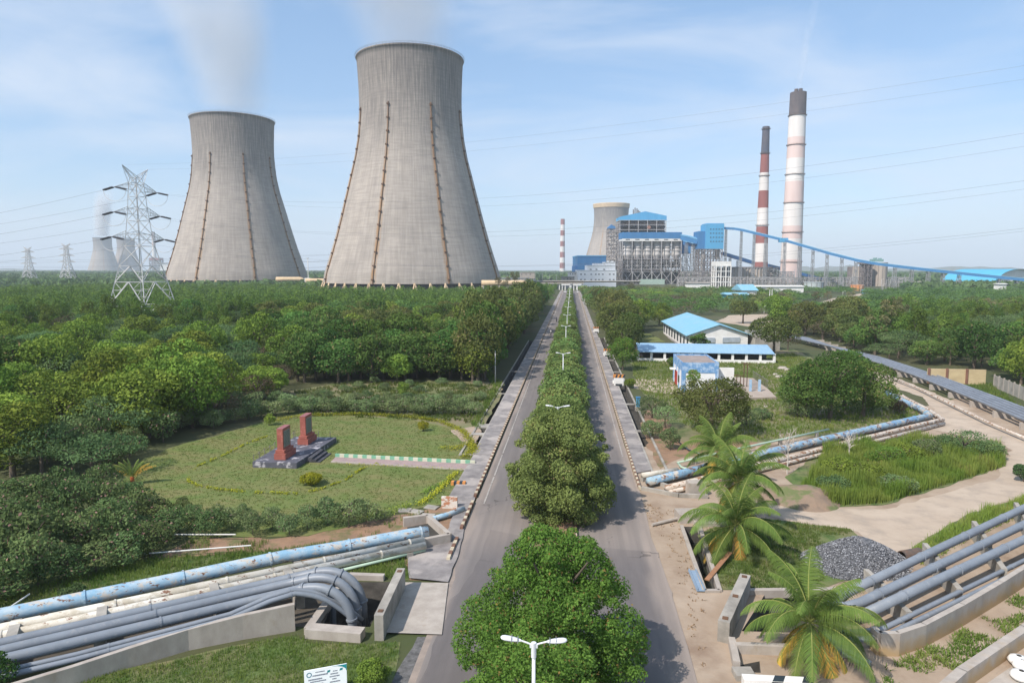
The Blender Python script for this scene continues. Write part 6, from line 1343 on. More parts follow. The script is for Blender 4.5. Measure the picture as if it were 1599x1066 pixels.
# clear areas (photo pixels of the ground) where no forest tree stands
CLEAR = [
 [(160, 775), (205, 722), (262, 692), (330, 676), (420, 652), (455, 606), (560, 588), (700, 590), (786, 594), (783, 622), (765, 680), (745, 740), (720, 800), (600, 812), (480, 845), (300, 845)],
 [(-900, 1500), (-900, 925), (0, 925), (120, 872), (300, 835), (700, 790), (900, 800), (900, 1500)],
 [(975, 549), (990, 519), (1032, 512), (1040, 499), (1080, 494), (1125, 492), (1185, 492), (1215, 508), (1235, 560), (1250, 545), (1190, 500), (1300, 540), (1345, 552), (1430, 582), (1520, 616), (1600, 650), (1760, 715), (2300, 900), (2300, 1500), (900, 1500), (900, 700), (985, 700)],
]
CLEAR.append([(1395, 574), (1440, 576), (1550, 578), (1600, 605), (1660, 655), (1600, 660), (1500, 616), (1430, 590)])
def clear(px, py): return any(inpoly(px, py, c) for c in CLEAR)
def species_left(px, py, x, y):
    v = nzv(x, y, .03, 1); u = rnd.random()
    if py < 520 and not (px > 420 and py > 495):
        return 'plant' if u < .86 else 'broad'
    if px < 60 and 640 < py < 760: return 'lime' if u < .7 else 'oleander'
    if px < 330 and py > 690: return 'oleander' if u < .7 else 'umb'
    if 40 < px < 330 and 590 < py <= 700: return 'lime' if u < .85 else 'umb'
    if px < 420 and 545 < py <= 600: return 'umb' if u < .7 else 'lime'
    if px < 400 and py <= 545: return 'umb' if (v > .05 or u < .2) else ('dry' if u > .93 else 'plant')
    if 250 < px < 470 and py > 600: return 'greyshrub' if u < .6 else 'dry'
    if px > 740: return 'olive'
    return ('broad' if v > -.08 else ('olive' if u < .5 else 'dry')) if u > .12 else 'lime'
def species_right(px, py, x, y):
    u = rnd.random(); v = nzv(x, y, .02, 7)
    if px < 985 and py > 455: return 'olive' if u < .6 else 'broad'
    if px > 1330 and py > 490 and py < 600: return 'plant' if u < .75 and px > 1380 and py < 560 else ('broad' if u < .65 else 'umb')
    if 990 < px < 1130 and 472 < py < 500: return 'dry' if u < .65 else 'broad'
    if px > 1240 and py < 480: return 'umb' if u < .55 else 'broad'
    if nzv(x, y, .012, 17) > .18: return 'dry' if u < .4 else 'olive'
    if nzv(x, y, .012, 27) > .15: return 'lime' if u < .5 else 'umb'
    return 'broad' if u < .62 else ('olive' if u < .8 else ('umb' if u < .95 else 'dry'))
placed = []
def grid(xmin, xmax, ymin, ymax, step):
    y = ymin; j = 0
    while y < ymax:
        st = step(y); x = xmin + (st / 2 if j % 2 else 0)
        while x < xmax:
            yield x + rnd.uniform(-.32, .32) * st, y + rnd.uniform(-.32, .32) * st, st
            x += st
        y += st * .9; j += 1
far = []; counts = {}
BUILD_R = [(-150, -5, 500, 640)]
def try_tree(x, y, st):
    pr = proj((x, y, 0))
    if pr is None: return
    px, py, D = pr
    if px < -60 - 4000 / D or px > 1660 + 4000 / D or clear(px, py): return
    left = x < -1
    if left and x > -13.6 - (2 if y < 210 else 0): return
    if not left and x < (11.5 if y < 240 else 9.5): return
    for c, r in ((c2, 92), (c1, 92), (c3, 92)):
        if (x - c.x) ** 2 + (y - c.y) ** 2 < r * r: return
    if (x - g0.x) ** 2 + (y - g0.y) ** 2 < 9 ** 2: return
    sp = species_left(px, py, x, y) if left else species_right(px, py, x, y)
    if not left and ((1215 < px < 1350) and abs(py - (486 - (px - 1226) * .19)) < 7): return
    if not left and nzv(x, y, .013, 31) > .33: return
    if y > 640 and left is False and px < 1420 and D < 1150 and D > 640: return
    far.append((sp, x, y, D, px, py, st)) if D > (232 if left else 250) else placed.append((sp, x, y, D, px, py, st))
for x, y, st in grid(-460, -12, 60, 640, lambda y: 4.6 if y < 95 else (5.6 if y < 210 else 7.2)): try_tree(x, y, st)
for x, y, st in grid(10, 560, 95, 640, lambda y: 6.6 if y < 230 else 8.0): try_tree(x, y, st)
sizes = {'broad': 1.0, 'olive': 1.0, 'lime': .95, 'umb': .95, 'plant': .85, 'dry': .9, 'oleander': 1.25, 'greyshrub': 1.15, 'hedge': 1}
def side_words(px, py, x):
    if x < 0:
        if px > 740: return 'beside the left footpath'
        if px < 330 and py > 600: return 'left of the monument lawn'
        if py > 560: return 'behind the brown clearing'
        return 'in the wood before the cooling towers'
    if px < 1000: return 'beside the right footpath'
    if px > 1330: return 'beyond the dark pipe rack'
    return 'in the wood before the power plant'
n_ind = {}
placed.sort(key=lambda q: q[3])
NK = {'broad': 'broadleaf_tree', 'olive': 'olive_green_tree', 'lime': 'clumpy_tree'}
for sp, x, y, D, px, py, st in placed:
    k = rnd.choice(PR[sp]); n_ind[sp] = n_ind.get(sp, 0) + 1
    if n_ind[sp] > 230: far.append((sp, x, y, D, px, py, st)); continue
    s = sizes[sp] * rnd.uniform(.7, 1.3); sz = s * rnd.uniform(.8, 1.2)
    if sp == 'olive' and px > 740 and x < 0 and x > -24: s *= 1.0; sz *= 1.45
    elif sp == 'olive' and x > 0 and px < 985: sz *= 1.15
    elif sp in ('broad', 'lime', 'olive') and x < 0: s *= .95; sz *= .95
    elif sp == 'broad' and x > 0: s *= .9; sz *= .8
    w_ = side_words(px, py, x)
    inst(k, (x, y, 0), s, sz, rnd.uniform(0, 6.28), '%s %s' % (DESC[sp], w_), 'shrub' if 'shrub' in k.name else 'tree', '%s %s' % (DESC[sp] + 's', w_))
# the two rows of tall trees that border the footpaths
for i in range(34):
    y = 119 + i * 7.6; k = rnd.choice(PR['broad'] + PR['olive'])
    inst(k, (-16.2 - rnd.uniform(0, 1.8), y, 0), rnd.uniform(1.0, 1.2), rnd.uniform(1.35, 1.7), rnd.uniform(0, 6.28), 'tall dense green tree lining the left footpath', 'tree', 'tall trees lining the left footpath')
for i in range(24):
    y = 175 + i * 10.5; k = rnd.choice(PR['olive' if i % 3 else 'broad'])
    inst(k, (13.6 + rnd.uniform(0, 1.5), y, 0), rnd.uniform(.7, .95), rnd.uniform(.95, 1.25), rnd.uniform(0, 6.28), 'medium tree lining the right footpath', 'tree', 'trees lining the right footpath')
for i in range(17):                                       # dense front of the wood behind the clearing
    k = rnd.choice(PR['broad'] + PR['broad'] + PR['lime'][:1]); q = P(476 + i * 17.5, 597 - (i % 3) * 3 - (3 if 6 < i < 14 else 0))
    inst(k, q, rnd.uniform(.9, 1.1), rnd.uniform(.85, 1.15), rnd.uniform(0, 6.28), 'dense green tree in the front row behind the clearing', 'tree', 'front row of dense trees behind the clearing')
# merged far woods
def merged(name, items, label, leafscale=2.0, frac=.1, hmul=1.0):
    """one mesh for the trees beyond those built singly: fewer, larger leaf clumps, crowns drawn from the same prototypes"""
    groups = {}
    for it in items: groups.setdefault(it[0], []).append(it)
    Vs = []; Ts = []; Mi = []; mats = []
    for sp, its in groups.items():
        mats.append(LM[sp])
        for (s_, x, y, D, px, py, st) in its:
            k = rnd.choice(PR[sp]); f = min(.5, frac * (300 / D) ** 1.1); n = len(k.V) // 4; m_ = max(60, int(n * f)); idx = rg.choice(n, m_, replace=False)
            q = k.V.reshape(-1, 4, 3)[idx]; c = q.mean(axis=1, keepdims=True); ls = leafscale * math.sqrt(n * .10 / m_) if m_ < n * .1 else leafscale * (n * .1 / m_) ** .5; q = c + (q - c) * max(1.0, ls)
            s = sizes[sp] * rnd.uniform(.8, 1.2) * (.95 if sp != 'plant' else 1.15); sz = s * rnd.uniform(.75, 1.0) * (hmul if y < 400 else .82) * (.8 if sp in ('broad', 'olive', 'lime') else 1); a = rnd.uniform(0, 6.28); ca, sa = math.cos(a), math.sin(a)
            o = np.empty_like(q); o[..., 0] = (q[..., 0] * ca - q[..., 1] * sa) * s + x; o[..., 1] = (q[..., 0] * sa + q[..., 1] * ca) * s + y; o[..., 2] = q[..., 2] * sz
            Vs.append(o.reshape(-1, 3)); Ts.append(np.clip(k.T[idx] * .7 + rnd.uniform(-.22, .35), 0, .93)); Mi.append(np.full(m_, len(mats) - 1))
    ob = quads_mesh(name, np.concatenate(Vs), np.concatenate(Ts), mats[0])
    for m_ in mats[1:]: ob.data.materials.append(m_)
    ob.data.polygons.foreach_set('material_index', np.concatenate(Mi).astype(np.int32)); tag(ob, label, kind='stuff'); return ob
merged('distant_wood', far, 'mass of tree crowns filling the plain before the plant', 2.1, .14)
vf = []
for x, y, st in grid(-2600, 2600, 640, 3300, lambda y: 16 if y < 1000 else 34):
    pr = proj((x, y, 0))
    if pr is None or pr[0] < -80 or pr[0] > 1680: continue
    px, py, D = pr
    if any((x - c.x) ** 2 + (y - c.y) ** 2 < 100 ** 2 for c in (c1, c2)): continue
    if 736 < px < 1420 and D < 1150: continue
    if px < 34 and D < 720: continue
    if rnd.random() < .12: continue
    vf.append(('umb' if rnd.random() < .4 else 'broad', x, y, D, px, py, st))
def far_merge(items):
    Vs = []; Ts = []
    for sp, x, y, D, px, py, st in items:
        m_ = 46 if D < 1000 else 34; Rr = st * .75; hh = rnd.uniform(5, 9.5) if px < 700 else rnd.uniform(5, 8); d = rg.normal(size=(m_, 3)); d /= np.linalg.norm(d, axis=1)[:, None]; d[:, 2] = abs(d[:, 2])
        p = d * np.array([Rr, Rr, hh * .65]) * (.75 + .3 * rg.random((m_, 1))) + np.array([x, y, hh * .25]); nr = d + rg.normal(size=d.shape) * .5; nr /= np.linalg.norm(nr, axis=1)[:, None]
        V_, T_ = leaf_arrays(p, nr, Rr * .34, rg, .6, np.clip(rg.random(m_) * .5 + rnd.uniform(0, .4), 0, .93)); Vs.append(V_); Ts.append(T_)
    return np.concatenate(Vs), np.concatenate(Ts)
V_, T_ = far_merge(vf); ob = quads_mesh('far_tree_belt', V_, T_, LM['umb']); tag(ob, 'hazy far belt of trees along the horizon', kind='stuff')
# ---- special single trees
def lobes_bushy(prof, n, rg_, rmin, rmax, sprays=30, sx=1.0, sy=1.0):
    """prof: (height, radius) outline of the crown; uneven clumps with sprays that stick out"""
    hs = [q[0] for q in prof]; rs = [q[1] for q in prof]; out = []
    for z, r in zip(np.linspace(hs[0] + .8, hs[-1] - 1.2, 5), np.interp(np.linspace(hs[0] + .8, hs[-1] - 1.2, 5), hs, rs)): out.append((0, 0, z, r * .62 * sx, r * .62 * sy, (hs[-1] - hs[0]) * .16))
    for i in range(n + sprays):
        z = hs[0] + (hs[-1] - hs[0]) * rg_.random(); R_ = float(np.interp(z, hs, rs)); a = rg_.random() * 6.283; spray = i >= n
        lr = (rmin + (rmax - rmin) * rg_.random()) * (.5 if spray else 1); q = max(0, R_ - lr * .75) * (1.0 + .12 * rg_.normal()) if not spray else R_ * (1.0 + .1 * rg_.random())
        out.append((q * math.cos(a) * sx, q * math.sin(a) * sy, z, lr, lr, lr * (.9 if not spray else .75)))
    return out
def special(name, sp, px, py, Rr, Hh, nl, n, leaf, label, lobe=.36, zb=.15, seed=1, cat='tree', shell=.45, bk=None, at=None, rnd_=.7, under=.75, squash=1.0, nb=6, lobes=None):
    rg_ = np.random.default_rng(seed); p = at or P(px, py); t = empty(name, p, label, cat); lb = lobes(rg_) if lobes else lobes_round(Rr, Hh, nl, rg_, lobe, zb, squash)
    trunk_mb(Hh, max(.05, Rr * .05), rg_, Rr * .5, nb).build('trunk', bk or bark, t, smooth=True, local=True)
    V_, T_ = crown_arrays(lb, n, leaf, rg_, shell=shell, rnd=rnd_, under=under); quads_mesh('crown', V_, T_, LM[sp], t); return t
special('median_tree', 'bright', 0, 0, 4.1, 7.9, 60, 80000, .072, 'big bright green bushy median tree nearest the camera', seed=4, at=Vector((-.7, 31.2, 0)), shell=.6,
    lobes=lambda g: lobes_bushy([(.2, 3.0), (2.0, 4.1), (3.4, 3.8), (4.9, 3.0), (6.2, 2.2), (7.4, 1.1)], 66, g, .5, 1.05, 50))
special('median_tree', 'bright', 0, 0, 2.6, 5.2, 26, 22000, .068, 'bright green lower part of the nearest median planting at the bottom edge', seed=5, at=Vector((-1.4, 25.4, 0)), shell=.6,
    lobes=lambda g: lobes_bushy([(.2, 2.6), (2.0, 3.0), (3.6, 2.4), (5.0, 1.1)], 34, g, .45, .85, 26))
special('median_tree', 'mango', 0, 0, 4.0, 8.4, 46, 60000, .10, 'tall olive green median tree with brownish tips, in front of the second lamp', seed=6, at=Vector((-.7, 54.0, 0)), shell=.55,
    lobes=lambda g: lobes_bushy([(.3, 2.8), (1.8, 3.9), (4.0, 4.0), (6.2, 3.3), (8.3, 1.6)], 64, g, .6, 1.15, 30, 1.0, 1.15))
special('median_tree', 'mango', 0, 0, 3.3, 7.8, 28, 32000, .10, 'olive green median tree right behind the tallest one', seed=7, at=Vector((-.9, 62.2, 0)), shell=.55,
    lobes=lambda g: lobes_bushy([(.3, 2.6), (2.2, 3.5), (4.2, 3.5), (6.2, 2.8), (7.8, 1.4)], 46, g, .6, 1.1, 24, 1.0, 1.1))
yy = 69.0; i = 0
while yy < 560:
    k = PR['hedge'][i % 3]; s = rnd.uniform(1.4, 1.65) if yy < 200 else (rnd.uniform(1.2, 1.4) if yy < 330 else .95)
    inst(k, (-1.1 + rnd.uniform(-.3, .3), yy, 0), s, (1.25 if yy < 76 else 1.12 if yy < 200 else 1.1) * rnd.uniform(.85, 1.15), rnd.uniform(0, 6.28), 'clipped green tree in the continuous median row' if yy > 110 else ('clipped median tree around the third lamp'), 'tree', 'median row trees' if yy > 110 else 'median trees around the third lamp')
    yy += 2.6 if yy < 330 else 3.4; i += 1
special('broadleaf_tree', 'olive', 1110, 680, 5.0, 7.3, 26, 11000, .13, 'grey green spreading tree in front of the pump house', .33, .0, 11, nb=9)
for x, y, r, h, lb in ((1258, 652, 3.9, 7.6, 'left tree of the dark clump by the dark pipe rack'), (1296, 655, 5.0, 9.8, 'middle and tallest tree of the dark clump by the dark pipe rack'), (1348, 650, 4.5, 8.2, 'right tree of the dark clump by the dark pipe rack'), (1318, 640, 4.2, 9.4, 'rear tree of the dark clump by the dark pipe rack')):
    special('broadleaf_tree', 'broad', x, y, r, h * .93, 26, 10000, .14, lb, .33, .0, int(x), nb=6)
special('broadleaf_tree', 'olive', 1208, 556, 6.2, 9.0, 24, 7000, .22, 'large dark tree right of the blue roofed warehouse', .3, .28, 31)
special('broadleaf_tree', 'olive', 1160, 505, 5.5, 8.5, 20, 4000, .25, 'pale olive tree behind the right end of the warehouse', .3, .3, 32)
special('broadleaf_tree', 'broad', 1092, 556, 2.6, 5.6, 10, 2200, .18, 'layered dark green tree before the warehouse gable', .34, .3, 33, squash=.55)
special('broadleaf_tree', 'bright', 972, 578, 3.3, 6.6, 14, 4200, .16, 'dense dark green tree at the left end of the long blue shed', .35, .04, 34)
special('broadleaf_tree', 'broad', 966, 548, 3.3, 7.4, 16, 4500, .17, 'dark green tree by the second white headwall', .35, .05, 35)
special('broadleaf_tree', 'bright', 1084, 618, 1.5, 4.2, 9, 900, .13, 'thin young tree before the pump house wall', .36, .45, 36)
for x, y, r, h, sp, lb in ((1018, 652, 2.6, 3.0, 'umb', 'green shrub behind the blue meter box'), (1038, 668, 2.2, 2.8, 'greyshrub', 'grey green shrub between meter box and spreading tree'), (1046, 702, 1.3, 2.5, 'greyshrub', 'thin grey shrub left of the palms'), (1165, 664, 2.1, 2.2, 'greyshrub', 'grey shrub right of the spreading tree'), (1245, 650, 2.6, 2.7, 'greyshrub', 'wide grey green shrub left of the dark tree clump'), (1018, 684, 1.5, 2.2, 'greyshrub', 'low grey shrub by the right drain'), (984, 606, 1.1, 1.8, 'lime', 'yellow green bush by the nearest white headwall'), (1048, 572, 1.2, 2.0, 'broad', 'small dark bush left of the pump house'), (1120, 700, 1.6, 1.8, 'umb', 'low green shrub behind the tallest palm'), (1190, 655, 1.6, 1.5, 'greyshrub', 'small grey shrub behind the faded pipe'),
    (1362, 640, 1.5, 2.3, 'lime', 'light green sapling bush beside the old pipe elbow'), (1404, 645, 1.4, 1.9, 'dry', 'thin brownish bush at the old pipe elbow'), (1505, 712, 2.6, 2.8, 'umb', 'large green bush at the right end of the tall grass island'), (1540, 716, 1.9, 1.9, 'umb', 'green bush at the far right tip of the tall grass island'), (1478, 708, 1.7, 2.0, 'umb', 'green bush in the middle of the tall grass island'), (1310, 742, 1.7, 1.7, 'lime', 'yellow green bush at the left end of the tall grass island'), (1440, 716, 2.1, 2.2, 'greyshrub', 'grey green bush in the back of the tall grass island'), (1300, 765, 1.6, 1.3, 'umb', 'low green bush at the front left of the tall grass island'), (1400, 768, 1.9, 1.3, 'greyshrub', 'low dull bush at the front of the tall grass island'), (1385, 730, 2.2, 2.1, 'bright', 'yellow green bush in the tall grass island'), (1350, 752, 2.0, 1.9, 'lime', 'lower yellow green bush in the tall grass island'), (1412, 722, 1.9, 2.0, 'lime', 'upper yellow green bush in the tall grass island'),
    (1598, 752, 1.0, 1.8, 'umb', 'green bush cut by the right edge beside the track')):
    special('shrub', sp, x, y, r, h, 9, 2200, .085, lb, .4, .03, int(x), cat='shrub', nb=5)
# hedge shrubs round the clearing and along the left pipes
row = 0
for x, y in [(262 + i * 21, 676 - i * 3.1) for i in range(10)] + [(452 + i * 15, 643 + .28 * i + (i % 3) * 1.2) for i in range(20)]:
    k = rnd.choice(PR['greyshrub']); p = P(x, y - 2); inst(k, p, rnd.uniform(.85, 1.15), rnd.uniform(.8, 1.05), rnd.uniform(0, 6.28), 'grey green shrub in the tall hedge behind the monument lawn', 'shrub', 'shrubs in the hedge behind the monument lawn')
for x, y in [(460 + i * 16, 630 - (i % 4) * 2.5) for i in range(19)]:
    k = rnd.choice(PR['greyshrub']); inst(k, P(x, y), rnd.uniform(.6, .9), rnd.uniform(.4, .6), rnd.uniform(0, 6.28), 'grey green shrub in the rear row of the hedge at the clearing', 'shrub', 'shrubs in the rear hedge row at the clearing')
for x, y in [(500, 618), (560, 606), (600, 610), (655, 612), (540, 612), (640, 604), (690, 600), (586, 598), (720, 608), (745, 604)]:
    k = rnd.choice(PR['greyshrub']); inst(k, P(x, y), rnd.uniform(.5, .8), rnd.uniform(.4, .6), rnd.uniform(0, 6.28), 'low bush standing in the brown clearing', 'shrub', 'low bushes in the brown clearing')
special('shrub', 'lime', 628, 619, 1.3, 2.3, 8, 1500, .1, 'bright yellow green round bush in the brown clearing', .4, .02, 50, cat='shrub')
special('broadleaf_tree', 'lime', 410, 622, 4.1, 5.0, 26, 6500, .16, 'rounded yellow green tree at the left end of the clearing', .27, .1, 51)
special('broadleaf_tree', 'lime', 222, 690, 3.2, 4.6, 20, 6000, .13, 'rounded yellow green tree overhanging the lawn edge', .28, .08, 52)
special('broadleaf_tree', 'lime', 620, 598, 3.0, 5.2, 16, 3000, .16, 'pale green small tree at the back of the clearing', .3, .1, 53)
for x, y, s in [(270, 832, 1.0), (300, 828, .9), (330, 834, 1.0), (362, 826, 1.05), (395, 836, .9), (425, 826, .95), (452, 834, .8), (480, 826, .9), (512, 820, 1.0), (545, 822, 1.15), (572, 818, 1.1), (300, 812, .7), (286, 800, .6), (340, 812, .6), (380, 812, .6), (600, 812, .55), (420, 812, .5), (500, 808, .5)]:
    k = rnd.choice(PR['greyshrub' if x > 330 else 'oleander']); inst(k, P(x, y), s * rnd.uniform(.65, .9), s * rnd.uniform(.6, 1.0), rnd.uniform(0, 6.28), 'loose green shrub in the row between the lawn and the left pipes', 'shrub', 'shrubs between the lawn and the left pipes')
for i, (x, y, s) in enumerate([(20, 930, 1.2), (60, 915, 1.25), (105, 905, 1.2), (150, 895, 1.2), (195, 882, 1.15), (235, 868, 1.1), (10, 895, 1.3), (50, 885, 1.3), (95, 870, 1.2), (140, 862, 1.2), (185, 850, 1.2), (225, 840, 1.1), (255, 845, 1.0), (0, 860, 1.3), (40, 845, 1.3), (90, 838, 1.2), (170, 825, 1.1), (210, 815, 1.1), (245, 812, .9), (20, 820, 1.3), (70, 812, 1.2), (120, 805, 1.2), (165, 798, 1.2), (-20, 940, 1.3), (-25, 900, 1.3), (-25, 850, 1.3), (200, 790, 1.0), (130, 780, 1.2), (90, 785, 1.2), (50, 780, 1.3), (10, 790, 1.3), (160, 770, 1.0)]):
    k = rnd.choice(PR['oleander']); inst(k, P(x, y), s * rnd.uniform(.8, 1.2), s * rnd.uniform(.6, 1.15), rnd.uniform(0, 6.28), 'green oleander shrub with a few pink flowers left of the pipes', 'shrub', 'oleander shrubs left of the pipes')
special('shrub', 'umb', 118, 965, 1.0, 1.5, 8, 1300, .07, 'feathery green bush growing over the blue pipe', .4, .02, 60, cat='shrub', at=P(118, 950))
special('shrub', 'broad', -8, 1070, 1.3, 2.2, 8, 2600, .07, 'dark bush cut by the bottom left corner', .4, .02, 61, cat='shrub', at=P(-14, 1085))
special('shrub', 'lime', 583, 1066, .95, 1.35, 12, 4200, .05, 'round bright green bush right of the information board', .34, .02, 62, cat='shrub', at=P(583, 1075))
special('shrub', 'yellow', 487, 757, 1.15, 1.15, 9, 2600, .075, 'round yellow green bush on the lawn before the monuments', .4, .0, 63, cat='shrub')
special('shrub', 'yellow', 661, 673, .8, 1.3, 7, 900, .08, 'small yellow shrub at the back right of the lawn', .4, .02, 64, cat='shrub')
special('shrub', 'lime', 420, 664, .95, 1.5, 7, 1000, .08, 'small bright shrub at the back left of the lawn', .4, .02, 65, cat='shrub')
# clipped borders on the lawn
def border(name, pts, w_, h_, m, label, dens=55, cat='hedge', seed=0, gap=0.0):
    rg_ = np.random.default_rng(seed); Pp = [P(*q) for q in pts]; Vs = []
    P_ = []
    for a, b in zip(Pp, Pp[1:]):
        L_ = (b - a).length; n = int(L_ * dens); f = rg_.random(n); c = np.outer(1 - f, np.array(a)) + np.outer(f, np.array(b))
        if gap: keep = np.array([noise.noise(Vector((q[0] * 1.3, q[1] * 1.3, seed))) > gap - .5 for q in c], bool).reshape(-1); c = c[keep]
        P_.append(c)
    c = np.concatenate(P_); n = len(c); c = c + np.stack([rg_.normal(size=n) * w_ * .5, rg_.normal(size=n) * w_ * .5, rg_.random(n) * h_ + .03], 1); nr = rg_.normal(size=(n, 3)); nr[:, 2] = abs(nr[:, 2]) + .4; nr /= np.linalg.norm(nr, axis=1)[:, None]
    V_, T_ = leaf_arrays(c, nr, .08, rg_, .6); off = Vector(Pp[len(Pp) // 2]); V_ = V_ - np.array(off); o = quads_mesh(name, V_, T_, m, loc=off); tag(o, label, cat); return o
border('hedge', [(430, 657), (480, 650), (560, 648), (640, 652), (690, 660), (722, 674), (735, 690), (740, 706), (722, 716)], .55, .4, LM['yellow'], 'yellow green clipped hedge round the back of the lawn', 120, seed=1)
border('hedge', [(690, 700), (714, 702), (734, 694), (742, 700), (738, 712)], .6, .35, LM['yellow'], 'thick yellow hedge patch at the right end of the lawn', 90, seed=2)
border('hedge', [(715, 738), (706, 745), (690, 762), (672, 778), (650, 790)], .35, .3, LM['yellow'], 'short curved yellow hedge at the front right of the lawn', 90, seed=3)
border('hedge', [(700, 753), (672, 765), (660, 772)], .4, .3, LM['lime'], 'short green hedge beside the curved yellow one', 70, seed=4)
border('hedge', [(445, 676), (410, 684), (380, 696), (345, 714), (310, 728), (297, 740), (294, 752), (310, 760), (340, 765), (400, 770), (470, 772), (500, 765), (540, 750), (562, 735), (590, 724)], .16, .22, LM['yellow'], 'thin broken yellow flower border forming the inner ring of the lawn', 60, seed=5, gap=.42)
border('hedge', [(540, 725), (600, 727), (660, 730), (735, 735)], .25, .18, LM['yellow'], 'sparse yellow border below the monument path', 20, seed=6, gap=.5)
border('hedge', [(480, 800), (540, 808), (600, 806), (632, 794), (640, 788)], .5, .4, LM['lime'], 'green yellow hedge at the lower edge of the lawn', 70, seed=7)
# ---- palms
def frond_mesh(L_, droop, rg_, n=74, wd=.82, spread=1.0, tint0=0.0):
    """returns leaf quads and rachis points, frond leaves the origin along +X"""
    s = np.linspace(0, 1, 14); th0 = droop[0]; th = th0 - (droop[1]) * s ** 1.3; pts = [Vector((0, 0, 0))]
    for i in range(13): pts.append(pts[-1] + Vector((math.cos(th[i]), 0, math.sin(th[i]))) * L_ / 13)
    V_ = []; T_ = []
    for k in range(n):
        f = .14 + .86 * k / n; i = min(12, int(f * 13)); q = f * 13 - i; p = pts[i].lerp(pts[i + 1], q); d = (pts[i + 1] - pts[i]).normalized()
        ll = wd * math.sin(math.pi * min(1, .18 + f * .8)) ** .6 * (.85 + .3 * rg_.random())
        for sd_ in (-1, 1):
            out = (Vector((0, sd_, 0)) * .85 + d * .62 + Vector((0, 0, -.38 - .3 * rg_.random()))).normalized(); mid = p + out * ll * .55; tip = mid + (out + Vector((0, 0, -.55))).normalized() * ll * .45; w_ = .019
            V_ += [p - d * w_, p + d * w_, mid + d * w_, mid - d * w_, mid - d * w_, mid + d * w_, tip + d * .006, tip - d * .006]; t_ = min(.9, max(0, tint0 + rg_.random() * .45)); T_ += [t_, t_]
    return np.array([tuple(v) for v in V_]), np.array(T_), pts
fr_var = []
frg = np.random.default_rng(8)
for L_, dr, tint0 in ((3.6, (1.4, 1.1), .3), (3.9, (1.15, 1.7), .35), (4.0, (.8, 2.0), .25), (3.9, (.45, 1.7), .15), (3.6, (.0, 1.3), .3), (3.2, (-.6, .9), .55)): fr_var.append(frond_mesh(L_, dr, frg, tint0=tint0))
rach = mat('rachis', (.20, .24, .06), (.27, .27, .08), 2)
fm_cache = [None] * 6
def palm(px, py, hgt, s, nf, label, seed, lean=(0, 0), dead=True, tmat=None):
    rr = random.Random(seed); p = P(px, py); t = empty('coconut_palm', p, label, 'palm tree', 'coconut palms')
    top = Vector((lean[0], lean[1], hgt)); pts = [Vector((0, 0, -.1)), Vector((lean[0] * .25, lean[1] * .25, hgt * .33)), Vector((lean[0] * .6, lean[1] * .6, hgt * .7)), top]
    MB().tube(pts, .15, 10, rs=[.26, .17, .15, .14]).build('trunk', tmat or bark_pale, t, smooth=True, local=True)
    for k in range(nf):
        v = min(5, int(6 * (k + .5) / nf)); a = k * 2.4 + rr.uniform(-.25, .25)
        e = empty('frond', top); e.parent = t; e.rotation_euler = (rr.uniform(-.15, .15), rr.uniform(-.1, .1), a); sc = s * rr.uniform(.85, 1.08); e.scale = (sc, sc, sc)
        if fm_cache[v] is None:
            V_, T_, rp = fr_var[v]; T2 = T_ if v < 5 else np.clip(T_ + .3, 0, 1.0); lo = quads_mesh('leaflets', V_, T2, LM['palm'], e); ro = MB().tube(rp, .03, 5, rs=[.045 - .04 * i / 13 for i in range(14)]).build('midrib', rach, e, local=True); fm_cache[v] = (lo.data, ro.data)
        else:
            for nm, me in zip(('leaflets', 'midrib'), fm_cache[v]): o = bpy.data.objects.new(nm, me); col.objects.link(o); o.parent = e
    return t
palm(1262, 1032, 2.1, 1.12, 28, 'nearest coconut palm in front of the right pipe pit', 1)
palm(1148, 862, 2.0, 1.12, 26, 'coconut palm on the grass by the near right drain', 2)
palm(1152, 822, 3.6, 1.15, 26, 'middle coconut palm above the drain side one', 3)
palm(1122, 752, 3.0, 1.1, 22, 'farthest coconut palm beside the blue old pipe', 4)
special('shrub', 'umb', 1108, 752, 1.2, 1.9, 8, 2000, .07, 'blue green bush at the foot of the farthest palm', .4, .03, 71, cat='shrub')
a = P(1104, 905, .15); b = P(1140, 862, .5); t = MB().beam(a, b, .32, .08).build('dry_frond', mat('dry_frond', (.33, .17, .09), (.25, .13, .07), 3)); tag(t, 'dry brown palm frond fallen across the near right drain', 'palm frond')
# traveller palm on the lawn edge
p = P(207, 757); t = empty('fan_palm', p, 'orange and yellow stemmed fan palm on the left edge of the lawn', 'palm tree')
MB().tube([(0, 0, 0), (0, 0, .8)], .18, 8).build('trunk', mat('red_stem', (.45, .10, .04), (.38, .14, .05), 3), t, local=True)
for k in range(9):
    a = -1.1 + 2.2 * k / 8; V_, T_, rp = frond_mesh(2.3, (1.45 - abs(a) * .5, 1.0), frg, 30, .45, tint0=.5); e = empty('frond', (0, 0, .7)); e.parent = t; e.rotation_euler = (0, 0, .3 if a > 0 else 3.4); e.scale = (abs(a) / 1.1 * .8 + .3, 1, 1)
    quads_mesh('leaflets', V_, np.clip(T_ + (.35 if k in (0, 7, 8) else 0), 0, 1), LM['palm'], e); MB().tube(rp, .03, 5).build('midrib', rach, e, local=True)
